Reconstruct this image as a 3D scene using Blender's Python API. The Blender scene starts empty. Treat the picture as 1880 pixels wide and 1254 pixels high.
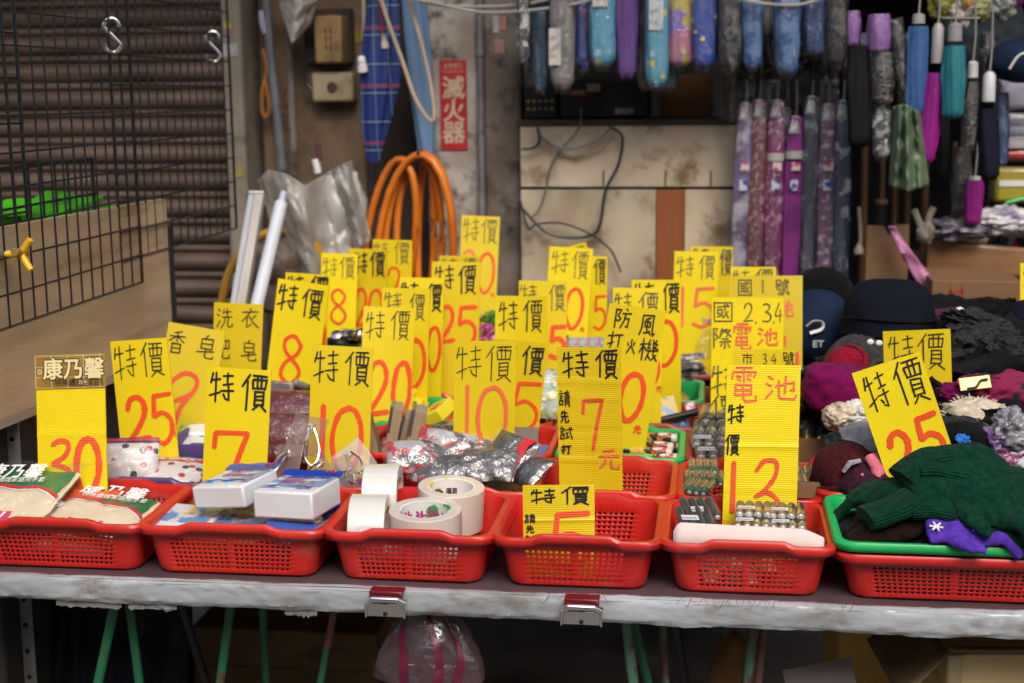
import bpy, math, random
from mathutils import Vector, Matrix, noise as mnoise

S = bpy.context.scene
COL = S.collection
rnd = random.Random(11)

# ------------------------------------------------------------------ camera, sky, sun, exposure
CAM_YAW, CAM_PITCH, CAM_ROLL = math.radians(8.0), math.radians(10.0), math.radians(-0.6)
CAM_POS = Vector((0, 0, 1.5))
FOCAL = 50.0
FPX = FOCAL / 36.0 * 1880.0
_f = Vector((-math.sin(CAM_YAW) * math.cos(CAM_PITCH), math.cos(CAM_YAW) * math.cos(CAM_PITCH), -math.sin(CAM_PITCH)))
_r0 = Vector((math.cos(CAM_YAW), math.sin(CAM_YAW), 0))
_u0 = _r0.cross(_f)
_R = _r0 * math.cos(CAM_ROLL) + _u0 * math.sin(CAM_ROLL)
_U = -_r0 * math.sin(CAM_ROLL) + _u0 * math.cos(CAM_ROLL)
cd = bpy.data.cameras.new('camera')
cam = bpy.data.objects.new('camera', cd)
COL.objects.link(cam)
cam.matrix_world = Matrix(((_R.x, _U.x, -_f.x, CAM_POS.x), (_R.y, _U.y, -_f.y, CAM_POS.y), (_R.z, _U.z, -_f.z, CAM_POS.z), (0, 0, 0, 1)))
cd.lens = FOCAL
cd.sensor_width = 36
cd.clip_end = 200
cd.dof.use_dof = True
cd.dof.focus_distance = 2.33
cd.dof.aperture_fstop = 4.0
S.camera = cam

SUN_EL, SUN_AZ = math.radians(48), math.radians(160)      # azimuth from +Y clockwise: behind the camera, a little right
w = bpy.data.worlds.new('World')
S.world = w
w.use_nodes = True
nt = w.node_tree
bg = nt.nodes['Background']
sky = nt.nodes.new('ShaderNodeTexSky')
sky.sky_type = 'NISHITA'
sky.sun_disc = False
sky.sun_elevation = SUN_EL
sky.sun_rotation = SUN_AZ
sky.air_density = 1.0
sky.dust_density = 4.0
sky.ozone_density = 1.0
nt.links.new(sky.outputs[0], bg.inputs[0])
bg.inputs[1].default_value = 0.12
sl = bpy.data.lights.new('sun', 'SUN')
sl.energy = 1.1
sl.angle = math.radians(28)
sl.color = (1.0, 0.95, 0.88)
so = bpy.data.objects.new('sun', sl)
COL.objects.link(so)
sd = Vector((math.sin(SUN_AZ) * math.cos(SUN_EL), math.cos(SUN_AZ) * math.cos(SUN_EL), math.sin(SUN_EL)))
so.rotation_euler = sd.to_track_quat('Z', 'Y').to_euler()
so.location = sd * 20
S.view_settings.view_transform = 'Standard'
S.view_settings.look = 'None'
S.view_settings.gamma = 1
S.view_settings.exposure = 0.72
S.cycles.max_bounces = 8
S.cycles.transparent_max_bounces = 16
S.cycles.caustics_reflective = False
S.cycles.caustics_refractive = False

# ------------------------------------------------------------------ pixel of the photograph -> point in the stall
def ray(px, py):
    return _f + _R * ((px - 940) / FPX) - _U * ((py - 627) / FPX)
def atY(px, py, Y):
    d = ray(px, py)
    return CAM_POS + d * ((Y - CAM_POS.y) / d.y)
def atZ(px, py, Z):
    d = ray(px, py)
    return CAM_POS + d * ((Z - CAM_POS.z) / d.z)
def atX(px, py, X):
    d = ray(px, py)
    return CAM_POS + d * ((X - CAM_POS.x) / d.x)
def proj(p):
    d = Vector(p) - CAM_POS
    z = d.dot(_f)
    return 940 + FPX * d.dot(_R) / z, 627 - FPX * d.dot(_U) / z
def xAt(px, Y, Z):                       # world X of the point at depth Y, height Z seen in pixel column px
    a, b = -4.0, 4.0
    for _ in range(40):
        m = (a + b) / 2
        if proj((m, Y, Z))[0] < px: a = m
        else: b = m
    return (a + b) / 2

# ------------------------------------------------------------------ materials
_mats = {}
def _n(t, k, **kw):
    n = t.nodes.new(k)
    for a, b in kw.items(): setattr(n, a, b)
    return n
def mat(name, col, rough=0.5, var=0.15, scale=12.0, bump=0.0, bscale=60.0, metal=0.0, coat=0.0, spec=0.5, col2=None, thr=None,
        stretch=(1, 1, 1), sheen=0.0, trans=0.0, alpha=1.0, detail=6.0, dirt=None, vary=None):
    if name in _mats: return _mats[name]
    m = bpy.data.materials.new(name)
    m.use_nodes = True
    t = m.node_tree
    p = t.nodes['Principled BSDF']
    tc = _n(t, 'ShaderNodeTexCoord')
    mp = _n(t, 'ShaderNodeMapping')
    mp.inputs['Scale'].default_value = stretch
    t.links.new(tc.outputs['Object'], mp.inputs[0])
    oi = _n(t, 'ShaderNodeObjectInfo')              # every object gets its own patch of wear
    rm = _n(t, 'ShaderNodeMath', operation='MULTIPLY')
    rm.inputs[1].default_value = 37.0
    t.links.new(oi.outputs['Random'], rm.inputs[0])
    t.links.new(rm.outputs[0], mp.inputs['Location'])
    nz = _n(t, 'ShaderNodeTexNoise')
    nz.inputs['Scale'].default_value = scale
    nz.inputs['Detail'].default_value = detail
    t.links.new(mp.outputs[0], nz.inputs['Vector'])
    cr = _n(t, 'ShaderNodeValToRGB')
    c2 = col2 if col2 else tuple(c * (1 - var) for c in col)
    lo, hi = thr if thr else (0.3, 0.7)
    cr.color_ramp.elements[0].position = lo
    cr.color_ramp.elements[1].position = hi
    cr.color_ramp.elements[0].color = (*c2, 1)
    cr.color_ramp.elements[1].color = (*(col if col2 else tuple(min(1, c * (1 + var * .5)) for c in col)), 1)
    t.links.new(nz.outputs['Fac'], cr.inputs[0])
    out = cr.outputs[0]
    if dirt:                              # (colour, scale, lo, hi)
        n2 = _n(t, 'ShaderNodeTexNoise')
        n2.inputs['Scale'].default_value = dirt[1]
        n2.inputs['Detail'].default_value = 8
        n2.inputs['Roughness'].default_value = 0.65
        t.links.new(mp.outputs[0], n2.inputs['Vector'])
        mr = _n(t, 'ShaderNodeMapRange')
        mr.inputs[1].default_value, mr.inputs[2].default_value = dirt[2], dirt[3]
        t.links.new(n2.outputs['Fac'], mr.inputs[0])
        mx = _n(t, 'ShaderNodeMix', data_type='RGBA')
        t.links.new(mr.outputs[0], mx.inputs[0])
        t.links.new(out, mx.inputs[6])
        mx.inputs[7].default_value = (*dirt[0], 1)
        out = mx.outputs[2]
    if vary:
        vm = _n(t, 'ShaderNodeMath', operation='MULTIPLY')
        vm.inputs[1].default_value = vary[1]
        t.links.new(oi.outputs['Random'], vm.inputs[0])
        mx = _n(t, 'ShaderNodeMix', data_type='RGBA')
        t.links.new(vm.outputs[0], mx.inputs[0])
        t.links.new(out, mx.inputs[6])
        mx.inputs[7].default_value = (*vary[0], 1)
        out = mx.outputs[2]
    t.links.new(out, p.inputs['Base Color'])
    p.inputs['Roughness'].default_value = rough
    p.inputs['Metallic'].default_value = metal
    p.inputs['Coat Weight'].default_value = coat
    p.inputs['Coat Roughness'].default_value = 0.12
    p.inputs['Specular IOR Level'].default_value = spec
    p.inputs['Sheen Weight'].default_value = sheen
    p.inputs['Transmission Weight'].default_value = trans
    p.inputs['Alpha'].default_value = alpha
    if bump:
        nb = _n(t, 'ShaderNodeTexNoise')
        nb.inputs['Scale'].default_value = bscale
        nb.inputs['Detail'].default_value = 4
        t.links.new(mp.outputs[0], nb.inputs['Vector'])
        bp = _n(t, 'ShaderNodeBump')
        bp.inputs['Strength'].default_value = bump
        bp.inputs['Distance'].default_value = 0.004
        t.links.new(nb.outputs['Fac'], bp.inputs['Height'])
        t.links.new(bp.outputs[0], p.inputs['Normal'])
        if coat: t.links.new(bp.outputs[0], p.inputs['Coat Normal'])
    _mats[name] = m
    return m

def flute(name, base, dark, axis, k, amount, bump, rough=0.45, blotch=0.06, grime=False):
    """fluted plastic sheet: fine parallel ribs along one axis"""
    m = bpy.data.materials.new(name)
    m.use_nodes = True
    t = m.node_tree
    p = t.nodes['Principled BSDF']
    tc = _n(t, 'ShaderNodeTexCoord')
    sx = _n(t, 'ShaderNodeSeparateXYZ')
    t.links.new(tc.outputs['Object'], sx.inputs[0])
    mu = _n(t, 'ShaderNodeMath', operation='MULTIPLY')
    t.links.new(sx.outputs[axis], mu.inputs[0])
    mu.inputs[1].default_value = k
    si = _n(t, 'ShaderNodeMath', operation='SINE')
    t.links.new(mu.outputs[0], si.inputs[0])
    mr = _n(t, 'ShaderNodeMapRange')
    mr.inputs[1].default_value, mr.inputs[2].default_value = -0.2, 0.9
    mr.inputs[3].default_value, mr.inputs[4].default_value = 0, amount
    t.links.new(si.outputs[0], mr.inputs[0])
    nz = _n(t, 'ShaderNodeTexNoise')
    nz.inputs['Scale'].default_value = 25
    nz.inputs['Detail'].default_value = 5
    t.links.new(tc.outputs['Object'], nz.inputs['Vector'])
    ad = _n(t, 'ShaderNodeMath', operation='MULTIPLY_ADD')
    t.links.new(nz.outputs['Fac'], ad.inputs[0])
    ad.inputs[1].default_value = blotch * 4
    ad.inputs[2].default_value = -blotch * 2
    a2 = _n(t, 'ShaderNodeMath', operation='ADD', use_clamp=True)
    t.links.new(ad.outputs[0], a2.inputs[0])
    t.links.new(mr.outputs[0], a2.inputs[1])
    mx = _n(t, 'ShaderNodeMix', data_type='RGBA')
    t.links.new(a2.outputs[0], mx.inputs[0])
    mx.inputs[6].default_value = (*base, 1)
    mx.inputs[7].default_value = (*dark, 1)
    t.links.new(mx.outputs[2], p.inputs['Base Color'])
    if grime:
        oi = _n(t, 'ShaderNodeObjectInfo')
        fd = _n(t, 'ShaderNodeMix', data_type='RGBA')
        fm = _n(t, 'ShaderNodeMath', operation='MULTIPLY')
        fm.inputs[1].default_value = 0.85
        t.links.new(oi.outputs['Random'], fm.inputs[0])
        t.links.new(fm.outputs[0], fd.inputs[0])
        t.links.new(mx.outputs[2], fd.inputs[6])
        fd.inputs[7].default_value = (base[0] * .76, base[1] * .71, base[2] + .004, 1)
        g1 = _n(t, 'ShaderNodeTexNoise')
        g1.inputs['Scale'].default_value = 38
        g1.inputs['Detail'].default_value = 9
        g1.inputs['Roughness'].default_value = .72
        t.links.new(tc.outputs['Object'], g1.inputs['Vector'])
        gm = _n(t, 'ShaderNodeMapRange')
        gm.inputs[1].default_value, gm.inputs[2].default_value, gm.inputs[4].default_value = 0.60, 0.80, 0.55
        t.links.new(g1.outputs['Fac'], gm.inputs[0])
        gd = _n(t, 'ShaderNodeMix', data_type='RGBA')
        t.links.new(gm.outputs[0], gd.inputs[0])
        t.links.new(fd.outputs[2], gd.inputs[6])
        gd.inputs[7].default_value = (0.42, 0.30, 0.03, 1)
        t.links.new(gd.outputs[2], p.inputs['Base Color'])
    p.inputs['Roughness'].default_value = rough
    if bump:
        bp = _n(t, 'ShaderNodeBump')
        bp.inputs['Strength'].default_value = bump
        bp.inputs['Distance'].default_value = 0.0008
        t.links.new(si.outputs[0], bp.inputs['Height'])
        t.links.new(bp.outputs[0], p.inputs['Normal'])
    return m

def film(name, tint=(0.9, 0.9, 0.92), fac=0.22, rough=0.12, bump=0.6, bscale=40, cloud=0.1):
    """clear plastic film: mostly see-through, with crinkled gloss"""
    if name in _mats: return _mats[name]
    m = bpy.data.materials.new(name)
    m.use_nodes = True
    t = m.node_tree
    for n in list(t.nodes):
        if n.type != 'OUTPUT_MATERIAL': t.nodes.remove(n)
    o = t.nodes['Material Output']
    tc = _n(t, 'ShaderNodeTexCoord')
    nb = _n(t, 'ShaderNodeTexNoise')
    nb.inputs['Scale'].default_value = bscale
    nb.inputs['Detail'].default_value = 3
    nb.inputs['Distortion'].default_value = 1.5
    t.links.new(tc.outputs['Object'], nb.inputs['Vector'])
    bp = _n(t, 'ShaderNodeBump')
    bp.inputs['Strength'].default_value = bump
    bp.inputs['Distance'].default_value = 0.006
    t.links.new(nb.outputs['Fac'], bp.inputs['Height'])
    tr = _n(t, 'ShaderNodeBsdfTransparent')
    tr.inputs[0].default_value = (*[min(1, .75 + .25 * c) for c in tint], 1)
    gl = _n(t, 'ShaderNodeBsdfGlossy')
    gl.inputs['Roughness'].default_value = rough
    df = _n(t, 'ShaderNodeBsdfDiffuse')
    df.inputs[0].default_value = (*tint, 1)
    t.links.new(bp.outputs[0], gl.inputs['Normal'])
    m1 = _n(t, 'ShaderNodeMixShader')
    m1.inputs[0].default_value = cloud
    t.links.new(tr.outputs[0], m1.inputs[1])
    t.links.new(df.outputs[0], m1.inputs[2])
    m2 = _n(t, 'ShaderNodeMixShader')
    m2.inputs[0].default_value = fac
    t.links.new(m1.outputs[0], m2.inputs[1])
    t.links.new(gl.outputs[0], m2.inputs[2])
    t.links.new(m2.outputs[0], o.inputs[0])
    _mats[name] = m
    return m

def pattern(name, cols, scale=30.0, rough=0.35, coat=0.8, bump=0.5, bscale=25, stretch=(1, 1, 0.35), kind='NOISE', thr=(0.45, 0.55)):
    coat *= .6
    """printed fabric or wrapper under crinkled film: ground colour, spot colours, glossy creases"""
    if name in _mats: return _mats[name]
    m = bpy.data.materials.new(name)
    m.use_nodes = True
    t = m.node_tree
    p = t.nodes['Principled BSDF']
    tc = _n(t, 'ShaderNodeTexCoord')
    out = None
    for i, c in enumerate(cols):
        if i == 0:
            rg = _n(t, 'ShaderNodeRGB')
            rg.outputs[0].default_value = (*c, 1)
            out = rg.outputs[0]
            continue
        mp = _n(t, 'ShaderNodeMapping')
        mp.inputs['Location'].default_value = (i * 3.7, i * 1.3, i * 2.1)
        t.links.new(tc.outputs['Object'], mp.inputs[0])
        if kind == 'DOT':
            vz = _n(t, 'ShaderNodeTexVoronoi')
            vz.inputs['Scale'].default_value = scale
            t.links.new(mp.outputs[0], vz.inputs['Vector'])
            src, lo, hi = vz.outputs['Distance'], thr[1], thr[0]
        else:
            vz = _n(t, 'ShaderNodeTexNoise')
            vz.inputs['Scale'].default_value = scale
            vz.inputs['Detail'].default_value = 3
            t.links.new(mp.outputs[0], vz.inputs['Vector'])
            src, lo, hi = vz.outputs['Fac'], thr[0], thr[1]
        mr = _n(t, 'ShaderNodeMapRange')
        mr.inputs[1].default_value, mr.inputs[2].default_value = lo, hi
        t.links.new(src, mr.inputs[0])
        mx = _n(t, 'ShaderNodeMix', data_type='RGBA')
        t.links.new(mr.outputs[0], mx.inputs[0])
        t.links.new(out, mx.inputs[6])
        mx.inputs[7].default_value = (*c, 1)
        out = mx.outputs[2]
    t.links.new(out, p.inputs['Base Color'])
    p.inputs['Roughness'].default_value = rough
    p.inputs['Coat Weight'].default_value = coat
    p.inputs['Coat Roughness'].default_value = 0.04
    mp = _n(t, 'ShaderNodeMapping')
    mp.inputs['Scale'].default_value = stretch
    t.links.new(tc.outputs['Object'], mp.inputs[0])
    nb = _n(t, 'ShaderNodeTexNoise')
    nb.inputs['Scale'].default_value = bscale
    nb.inputs['Detail'].default_value = 4
    nb.inputs['Distortion'].default_value = 1.0
    t.links.new(mp.outputs[0], nb.inputs['Vector'])
    bp = _n(t, 'ShaderNodeBump')
    bp.inputs['Strength'].default_value = bump
    bp.inputs['Distance'].default_value = 0.012
    t.links.new(nb.outputs['Fac'], bp.inputs['Height'])
    t.links.new(bp.outputs[0], p.inputs['Coat Normal'])
    b2 = _n(t, 'ShaderNodeBump')
    b2.inputs['Strength'].default_value = bump * .4
    b2.inputs['Distance'].default_value = 0.008
    t.links.new(nb.outputs['Fac'], b2.inputs['Height'])
    t.links.new(b2.outputs[0], p.inputs['Normal'])
    _mats[name] = m
    return m

# ------------------------------------------------------------------ mesh helpers
class MB:
    def __init__(s):
        s.v, s.f, s.mi = [], [], []
    def add(s, vs, fs, mi=0):
        o = len(s.v)
        s.v += [tuple(x) for x in vs]
        for f in fs:
            s.f.append(tuple(i + o for i in f))
            s.mi.append(mi)
    def box(s, x0, x1, y0, y1, z0, z1, mi=0, M=None):
        vs = [Vector(p) for p in ((x0, y0, z0), (x1, y0, z0), (x1, y1, z0), (x0, y1, z0), (x0, y0, z1), (x1, y0, z1), (x1, y1, z1), (x0, y1, z1))]
        if M: vs = [M @ v for v in vs]
        s.add(vs, [(0, 3, 2, 1), (4, 5, 6, 7), (0, 1, 5, 4), (1, 2, 6, 5), (2, 3, 7, 6), (3, 0, 4, 7)], mi)
    def tube(s, pts, r, n=8, mi=0, closed=False, flat=1.0, fn=None, up=None):
        pts = [Vector(p) for p in pts]
        N = len(pts)
        rs = r if isinstance(r, (list, tuple)) else [r] * N
        nor = Vector(up) if up else None
        rings = []
        for i, p in enumerate(pts):
            a = pts[(i - 1) % N] if (closed or i > 0) else p
            b = pts[(i + 1) % N] if (closed or i < N - 1) else p
            d = (b - a)
            d = d.normalized() if d.length > 1e-9 else Vector((0, 0, 1))
            if nor is None:
                nor = d.orthogonal()
            nor = (nor - d * nor.dot(d))
            nor = nor.normalized() if nor.length > 1e-6 else d.orthogonal().normalized()
            bi = d.cross(nor)
            ring = []
            for k in range(n):
                a_ = 2 * math.pi * k / n
                m_ = fn(a_, i / max(1, N - 1)) if fn else 1.0
                ring.append(p + (nor * math.cos(a_) * flat + bi * math.sin(a_)) * (rs[i] * m_))
            rings.append(ring)
        s.loft(rings, mi, wrap=closed, cap=not closed)
    def loft(s, rings, mi=0, wrap=False, cap=True):
        n = len(rings[0])
        vs = [p for r in rings for p in r]
        fs = []
        N = len(rings)
        for i in range(N if wrap else N - 1):
            j = (i + 1) % N
            for k in range(n):
                l = (k + 1) % n
                fs.append((i * n + k, i * n + l, j * n + l, j * n + k))
        if cap:
            fs.append(tuple(range(n - 1, -1, -1)))
            fs.append(tuple((N - 1) * n + k for k in range(n)))
        s.add(vs, fs, mi)
    def lathe(s, prof, n=20, mi=0, M=None, cap=True, fn=None):
        rings = []
        for r, z in prof:
            ring = []
            for k in range(n):
                a = 2 * math.pi * k / n
                q = r * (fn(a, z) if fn else 1)
                p = Vector((q * math.cos(a), q * math.sin(a), z))
                ring.append(M @ p if M else p)
            rings.append(ring)
        s.loft(rings, mi, cap=cap)
    def sheet(s, nx, ny, fn, mi=0):
        vs = [fn(i / nx, j / ny) for j in range(ny + 1) for i in range(nx + 1)]
        fs = [(j * (nx + 1) + i, j * (nx + 1) + i + 1, (j + 1) * (nx + 1) + i + 1, (j + 1) * (nx + 1) + i) for j in range(ny) for i in range(nx)]
        s.add(vs, fs, mi)
    def blob(s, c, rad, amp=0.2, freq=1.5, seed=0.0, nu=28, nv=18, mi=0, pw=1.0, M=None, ridge=0.0):
        rings = []
        for j in range(1, nv):
            th = math.pi * j / nv
            ring = []
            for i in range(nu):
                ph = 2 * math.pi * i / nu
                d = Vector((math.sin(th) * math.cos(ph), math.sin(th) * math.sin(ph), -math.cos(th)))
                k = 1 + amp * mnoise.noise(d * freq + Vector((seed, seed * 1.7, seed * .3))) + amp * .4 * mnoise.noise(d * freq * 3.1 + Vector((seed, 5, seed)))
                if ridge:
                    e_ = d * freq * 1.6 + Vector((mnoise.noise(d * 2 + Vector((seed, 0, 0))), mnoise.noise(d * 2 + Vector((0, seed, 0))), seed * 2.3)) * .9
                    k += ridge * (.5 - 2.2 * abs(mnoise.noise(e_))) + ridge * .4 * (.4 - 2 * abs(mnoise.noise(e_ * 2.3)))
                q = Vector([math.copysign(abs(x) ** pw, x) for x in d])
                p = Vector((q.x * rad[0] * k, q.y * rad[1] * k, q.z * rad[2] * k))
                if M: p = M @ p
                ring.append(p + Vector(c))
            rings.append(ring)
        s.loft(rings, mi)
    def build(s, name, mats, parent=None, loc=None, rot=None, smooth=True, bevel=0.0, solid=0.0, remesh=0.0, sub=0, angle=40, relax=6):
        me = bpy.data.meshes.new(name)
        me.from_pydata(s.v, [], s.f)
        for m in (mats if isinstance(mats, (list, tuple)) else [mats]): me.materials.append(m)
        me.polygons.foreach_set('material_index', s.mi)
        me.polygons.foreach_set('use_smooth', [bool(smooth)] * len(me.polygons))
        me.update()
        if smooth: me.set_sharp_from_angle(angle=math.radians(angle))
        return link(name, me, parent, loc, rot, bevel, solid, remesh, sub, relax)

def link(name, me, parent=None, loc=None, rot=None, bevel=0.0, solid=0.0, remesh=0.0, sub=0, relax=6):
    o = bpy.data.objects.new(name, me)
    COL.objects.link(o)
    if parent: o.parent = parent
    if loc is not None: o.location = loc
    if rot is not None: o.rotation_euler = rot
    if remesh:
        md = o.modifiers.new('r', 'REMESH')
        md.mode = 'VOXEL'
        md.voxel_size = remesh
        md.use_smooth_shade = True
        sm = o.modifiers.new('s', 'SMOOTH')
        sm.iterations = relax
    if sub:
        md = o.modifiers.new('u', 'SUBSURF')
        md.levels = md.render_levels = sub
    if solid:
        md = o.modifiers.new('t', 'SOLIDIFY')
        md.thickness = solid
        md.offset = 0
    if bevel:
        md = o.modifiers.new('b', 'BEVEL')
        md.width = bevel
        md.segments = 2
        md.limit_method = 'ANGLE'
        md.angle_limit = math.radians(40)
    return o

def tag(o, label=None, cat=None, group=None, kind=None):
    if label: o['label'] = label
    if cat: o['category'] = cat
    if group: o['group'] = group
    if kind: o['kind'] = kind
    return o
def thing(name, label, cat, loc=(0, 0, 0), rot=(0, 0, 0), group=None):
    o = bpy.data.objects.new(name, None)
    COL.objects.link(o)
    o.location = loc
    o.rotation_euler = rot
    o.empty_display_size = 0.02
    return tag(o, label, cat, group)
def copy_part(src, parent):
    c = src.copy()
    COL.objects.link(c)
    c.parent = parent
    return c
def text_mesh(body, size, material, parent=None, loc=(0, 0, 0), rot=(math.pi / 2, 0, 0), name='lettering', bold=0.0, align='LEFT', sx=1.0, depth=0.0):
    c = bpy.data.curves.new(name, 'FONT')
    c.body = body
    c.size = size
    c.extrude = depth
    c.align_x = align
    o = bpy.data.objects.new(name, c)
    COL.objects.link(o)
    bpy.context.view_layer.update()
    me = bpy.data.meshes.new_from_object(o.evaluated_get(bpy.context.evaluated_depsgraph_get()))
    bpy.data.objects.remove(o)
    if bold:                                  # heavier strokes: the glyphs repeated a hair to each side and above
        vs = [v.co.copy() for v in me.vertices]
        fs = [tuple(p.vertices) for p in me.polygons]
        av, af = [], []
        for k, (dx, dy) in enumerate(((0, 0), (bold, 0), (-bold, 0), (0, bold), (0, -bold), (bold * .7, bold * .7), (-bold * .7, -bold * .7))):
            n = len(av)
            av += [(v.x + dx, v.y + dy, v.z - k * 1.5e-5) for v in vs]
            af += [tuple(i + n for i in f) for f in fs]
        bpy.data.meshes.remove(me)
        me = bpy.data.meshes.new(name)
        me.from_pydata(av, [], af)
    me.materials.clear()
    me.materials.append(material)
    q = link(name, me, parent, loc, rot)
    q.scale = (sx, 1, 1)
    return q
def fbm(x, y, z=0.0):
    return mnoise.fractal(Vector((x, y, z)), 1.0, 2.0, 4)

# ------------------------------------------------------------------ shared materials
RED = mat('red_plastic', (0.56, 0.014, 0.012), 0.34, 0.25, 6, bump=0.08, bscale=90, col2=(0.44, 0.008, 0.008), dirt=((0.36, 0.07, 0.05), 9.0, 0.56, 0.74), vary=((0.60, 0.045, 0.02), .5))
ORANGE = mat('sun_faded_red_plastic', (0.60, 0.032, 0.014), 0.36, 0.3, 6, bump=0.08, bscale=90, col2=(0.52, 0.014, 0.010), dirt=((0.42, 0.11, 0.06), 9.0, 0.55, 0.74), vary=((0.50, 0.012, 0.012), .6))
DULLRED = mat('dull_red_plastic', (0.36, 0.022, 0.02), 0.45, 0.3, 6, bump=0.08, bscale=90, col2=(0.28, 0.018, 0.018), dirt=((0.4, 0.14, 0.1), 7.0, 0.56, 0.8))
GREENP = mat('green_plastic', (0.012, 0.42, 0.10), 0.35, 0.2, 6, bump=0.05, bscale=90, dirt=((0.05, 0.25, 0.1), 9.0, 0.58, 0.85))
PURPLEP = mat('purple_plastic', (0.07, 0.045, 0.17), 0.4, 0.2, 6, bump=0.05, bscale=90)
YEL = {'v': flute('yellow_fluted_sheet', (0.86, 0.69, 0.003), (0.70, 0.54, 0.0), 0, 2 * math.pi / 0.0036, 0.17, 0.16, grime=True),
       'h': flute('yellow_fluted_sheet_crosswise', (0.86, 0.69, 0.003), (0.68, 0.52, 0.0), 2, 2 * math.pi / 0.0036, 0.22, 0.2, grime=True)}
YELSHADE = {'v': flute('shaded_yellow_fluted_sheet', (0.78, 0.61, 0.003), (0.64, 0.48, 0.0), 0, 2 * math.pi / 0.0036, 0.17, 0.16, grime=True),  # darker copy for signs behind others, their shade put into the colour
          'h': flute('shaded_yellow_fluted_sheet_crosswise', (0.78, 0.61, 0.003), (0.64, 0.48, 0.0), 2, 2 * math.pi / 0.0036, 0.22, 0.2, grime=True)}
INKR = {'v': flute('red_marker', (0.78, 0.030, 0.012), (0.86, 0.26, 0.02), 0, 2 * math.pi / 0.0036, 0.55, 0, 0.5, 0.1),
        'h': flute('red_marker_crosswise', (0.74, 0.022, 0.014), (0.90, 0.30, 0.10), 2, 2 * math.pi / 0.0036, 0.75, 0, 0.5, 0.1)}
PINKR = {'v': flute('pale_red_marker', (0.80, 0.09, 0.05), (0.88, 0.36, 0.08), 0, 2 * math.pi / 0.0036, 0.6, 0, 0.5, 0.1),
         'h': flute('pale_red_marker_crosswise', (0.80, 0.06, 0.06), (0.90, 0.38, 0.12), 2, 2 * math.pi / 0.0036, 0.8, 0, 0.5, 0.1)}
INKB = mat('black_marker', (0.012, 0.011, 0.014), 0.5, 0.3, 60)
INKG = mat('worn_black_marker', (0.07, 0.065, 0.04), 0.6, 0.6, 80, col2=(0.28, 0.22, 0.02), thr=(0.32, 0.5))
CHROME = mat('chrome', (0.75, 0.74, 0.72), 0.18, 0.1, 20, metal=1.0)
STEEL = mat('steel_wire', (0.55, 0.52, 0.48), 0.25, 0.2, 40, metal=1.0)
BLACKM = mat('black_coated_wire', (0.012, 0.012, 0.013), 0.35, 0.2, 40)
BLACKP = mat('black_plastic', (0.014, 0.014, 0.016), 0.4, 0.3, 10, bump=0.1)
WHITEP = mat('white_plastic', (0.75, 0.74, 0.70), 0.4, 0.08, 10)
CARD = mat('brown_cardboard', (0.18, 0.095, 0.038), 0.8, 0.15, 7, bump=0.15, bscale=120, stretch=(1, 1, 4), dirt=((0.2, 0.12, 0.06), 4, 0.55, 0.8))
CARDL = mat('pale_cardboard', (0.68, 0.58, 0.53), 0.85, 0.06, 7, bump=0.08, bscale=120, dirt=((0.45, 0.35, 0.3), 14, 0.66, 0.8))
GREYCARD = mat('grey_cardboard', (0.24, 0.21, 0.19), 0.85, 0.1, 9, bump=0.05)
DARK = mat('dark_interior', (0.016, 0.014, 0.013), 0.9, 0.5, 5, bump=0.2, bscale=8)
CONC = mat('dirty_concrete', (0.24, 0.205, 0.17), 0.9, 0.3, 5.0, bump=0.6, bscale=30, col2=(0.14, 0.112, 0.088), dirt=((0.04, 0.03, 0.024), 12, 0.49, 0.68), thr=(0.38, 0.62))
CONCL = mat('peeling_concrete', (0.50, 0.46, 0.41), 0.9, 0.3, 5.0, bump=0.6, bscale=24, col2=(0.30, 0.25, 0.20), dirt=((0.07, 0.055, 0.042), 13, 0.50, 0.66), thr=(0.42, 0.58))
RUSTY = mat('brown_stained_wall', (0.25, 0.165, 0.095), 0.9, 0.3, 5.5, bump=0.5, bscale=30, col2=(0.15, 0.10, 0.06), dirt=((0.05, 0.035, 0.025), 6, 0.52, 0.75))
FILM = film('clear_film', fac=0.12, cloud=0.04, bump=0.9)
FILMT = film('thin_clear_film', fac=0.075, cloud=0.015, rough=0.08, bump=1.0, bscale=60)
FILMW = film('milky_film', (0.55, 0.52, 0.48), 0.045, 0.25, 1.0, 22, 0.34)

# ------------------------------------------------------------------ the setting
TT = 0.72                                            # table top height
TY0, TY1 = 2.112, 3.74
m = MB()
m.sheet(60, 60, lambda u, v: (-40 + 80 * u, -30 + 80 * v, 0.0))
g = m.build('ground', mat('dark_pavement', (0.20, 0.185, 0.165), 0.85, 0.4, 2.5, bump=0.4, bscale=25, dirt=((0.07, 0.06, 0.05), 3, 0.45, 0.7)))
tag(g, kind='structure')
# unseen sheet added above the picture to shade the back of the stall
m = MB()
m.box(-4.5, 4.0, 3.16, 6.4, 2.72, 2.76)
tag(m.build('shade_sheet', mat('shade_sheet_cloth', (0.20, 0.17, 0.15), 0.8, 0.2, 4)), 'dull cloth sheet added out of view to shade the back of the stall', 'shade_sheet')
# unseen building added behind the camera to cut low sky light and darken reflections
m = MB()
m.box(-16, 16, -7.2, -6.2, 0, 5.6)
tag(m.build('added_building', mat('added_facade', (0.24, 0.22, 0.20), 0.8, 0.3, 2)), 'grey low building added unseen behind the camera to cut low sky light', 'building')

WY = 4.30                                            # back wall
def wall_strip(name, px0, px1, Y, material, label, cat, z0=0.0, z1=2.6, thick=0.12, bevel=0.012):
    x0, x1 = xAt(px0, Y, 1.5), xAt(px1, Y, 1.5)
    b = MB()
    b.box(x0, x1, Y, Y + thick, z0, z1)
    return tag(b.build(name, material, bevel=bevel), label, cat)

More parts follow.
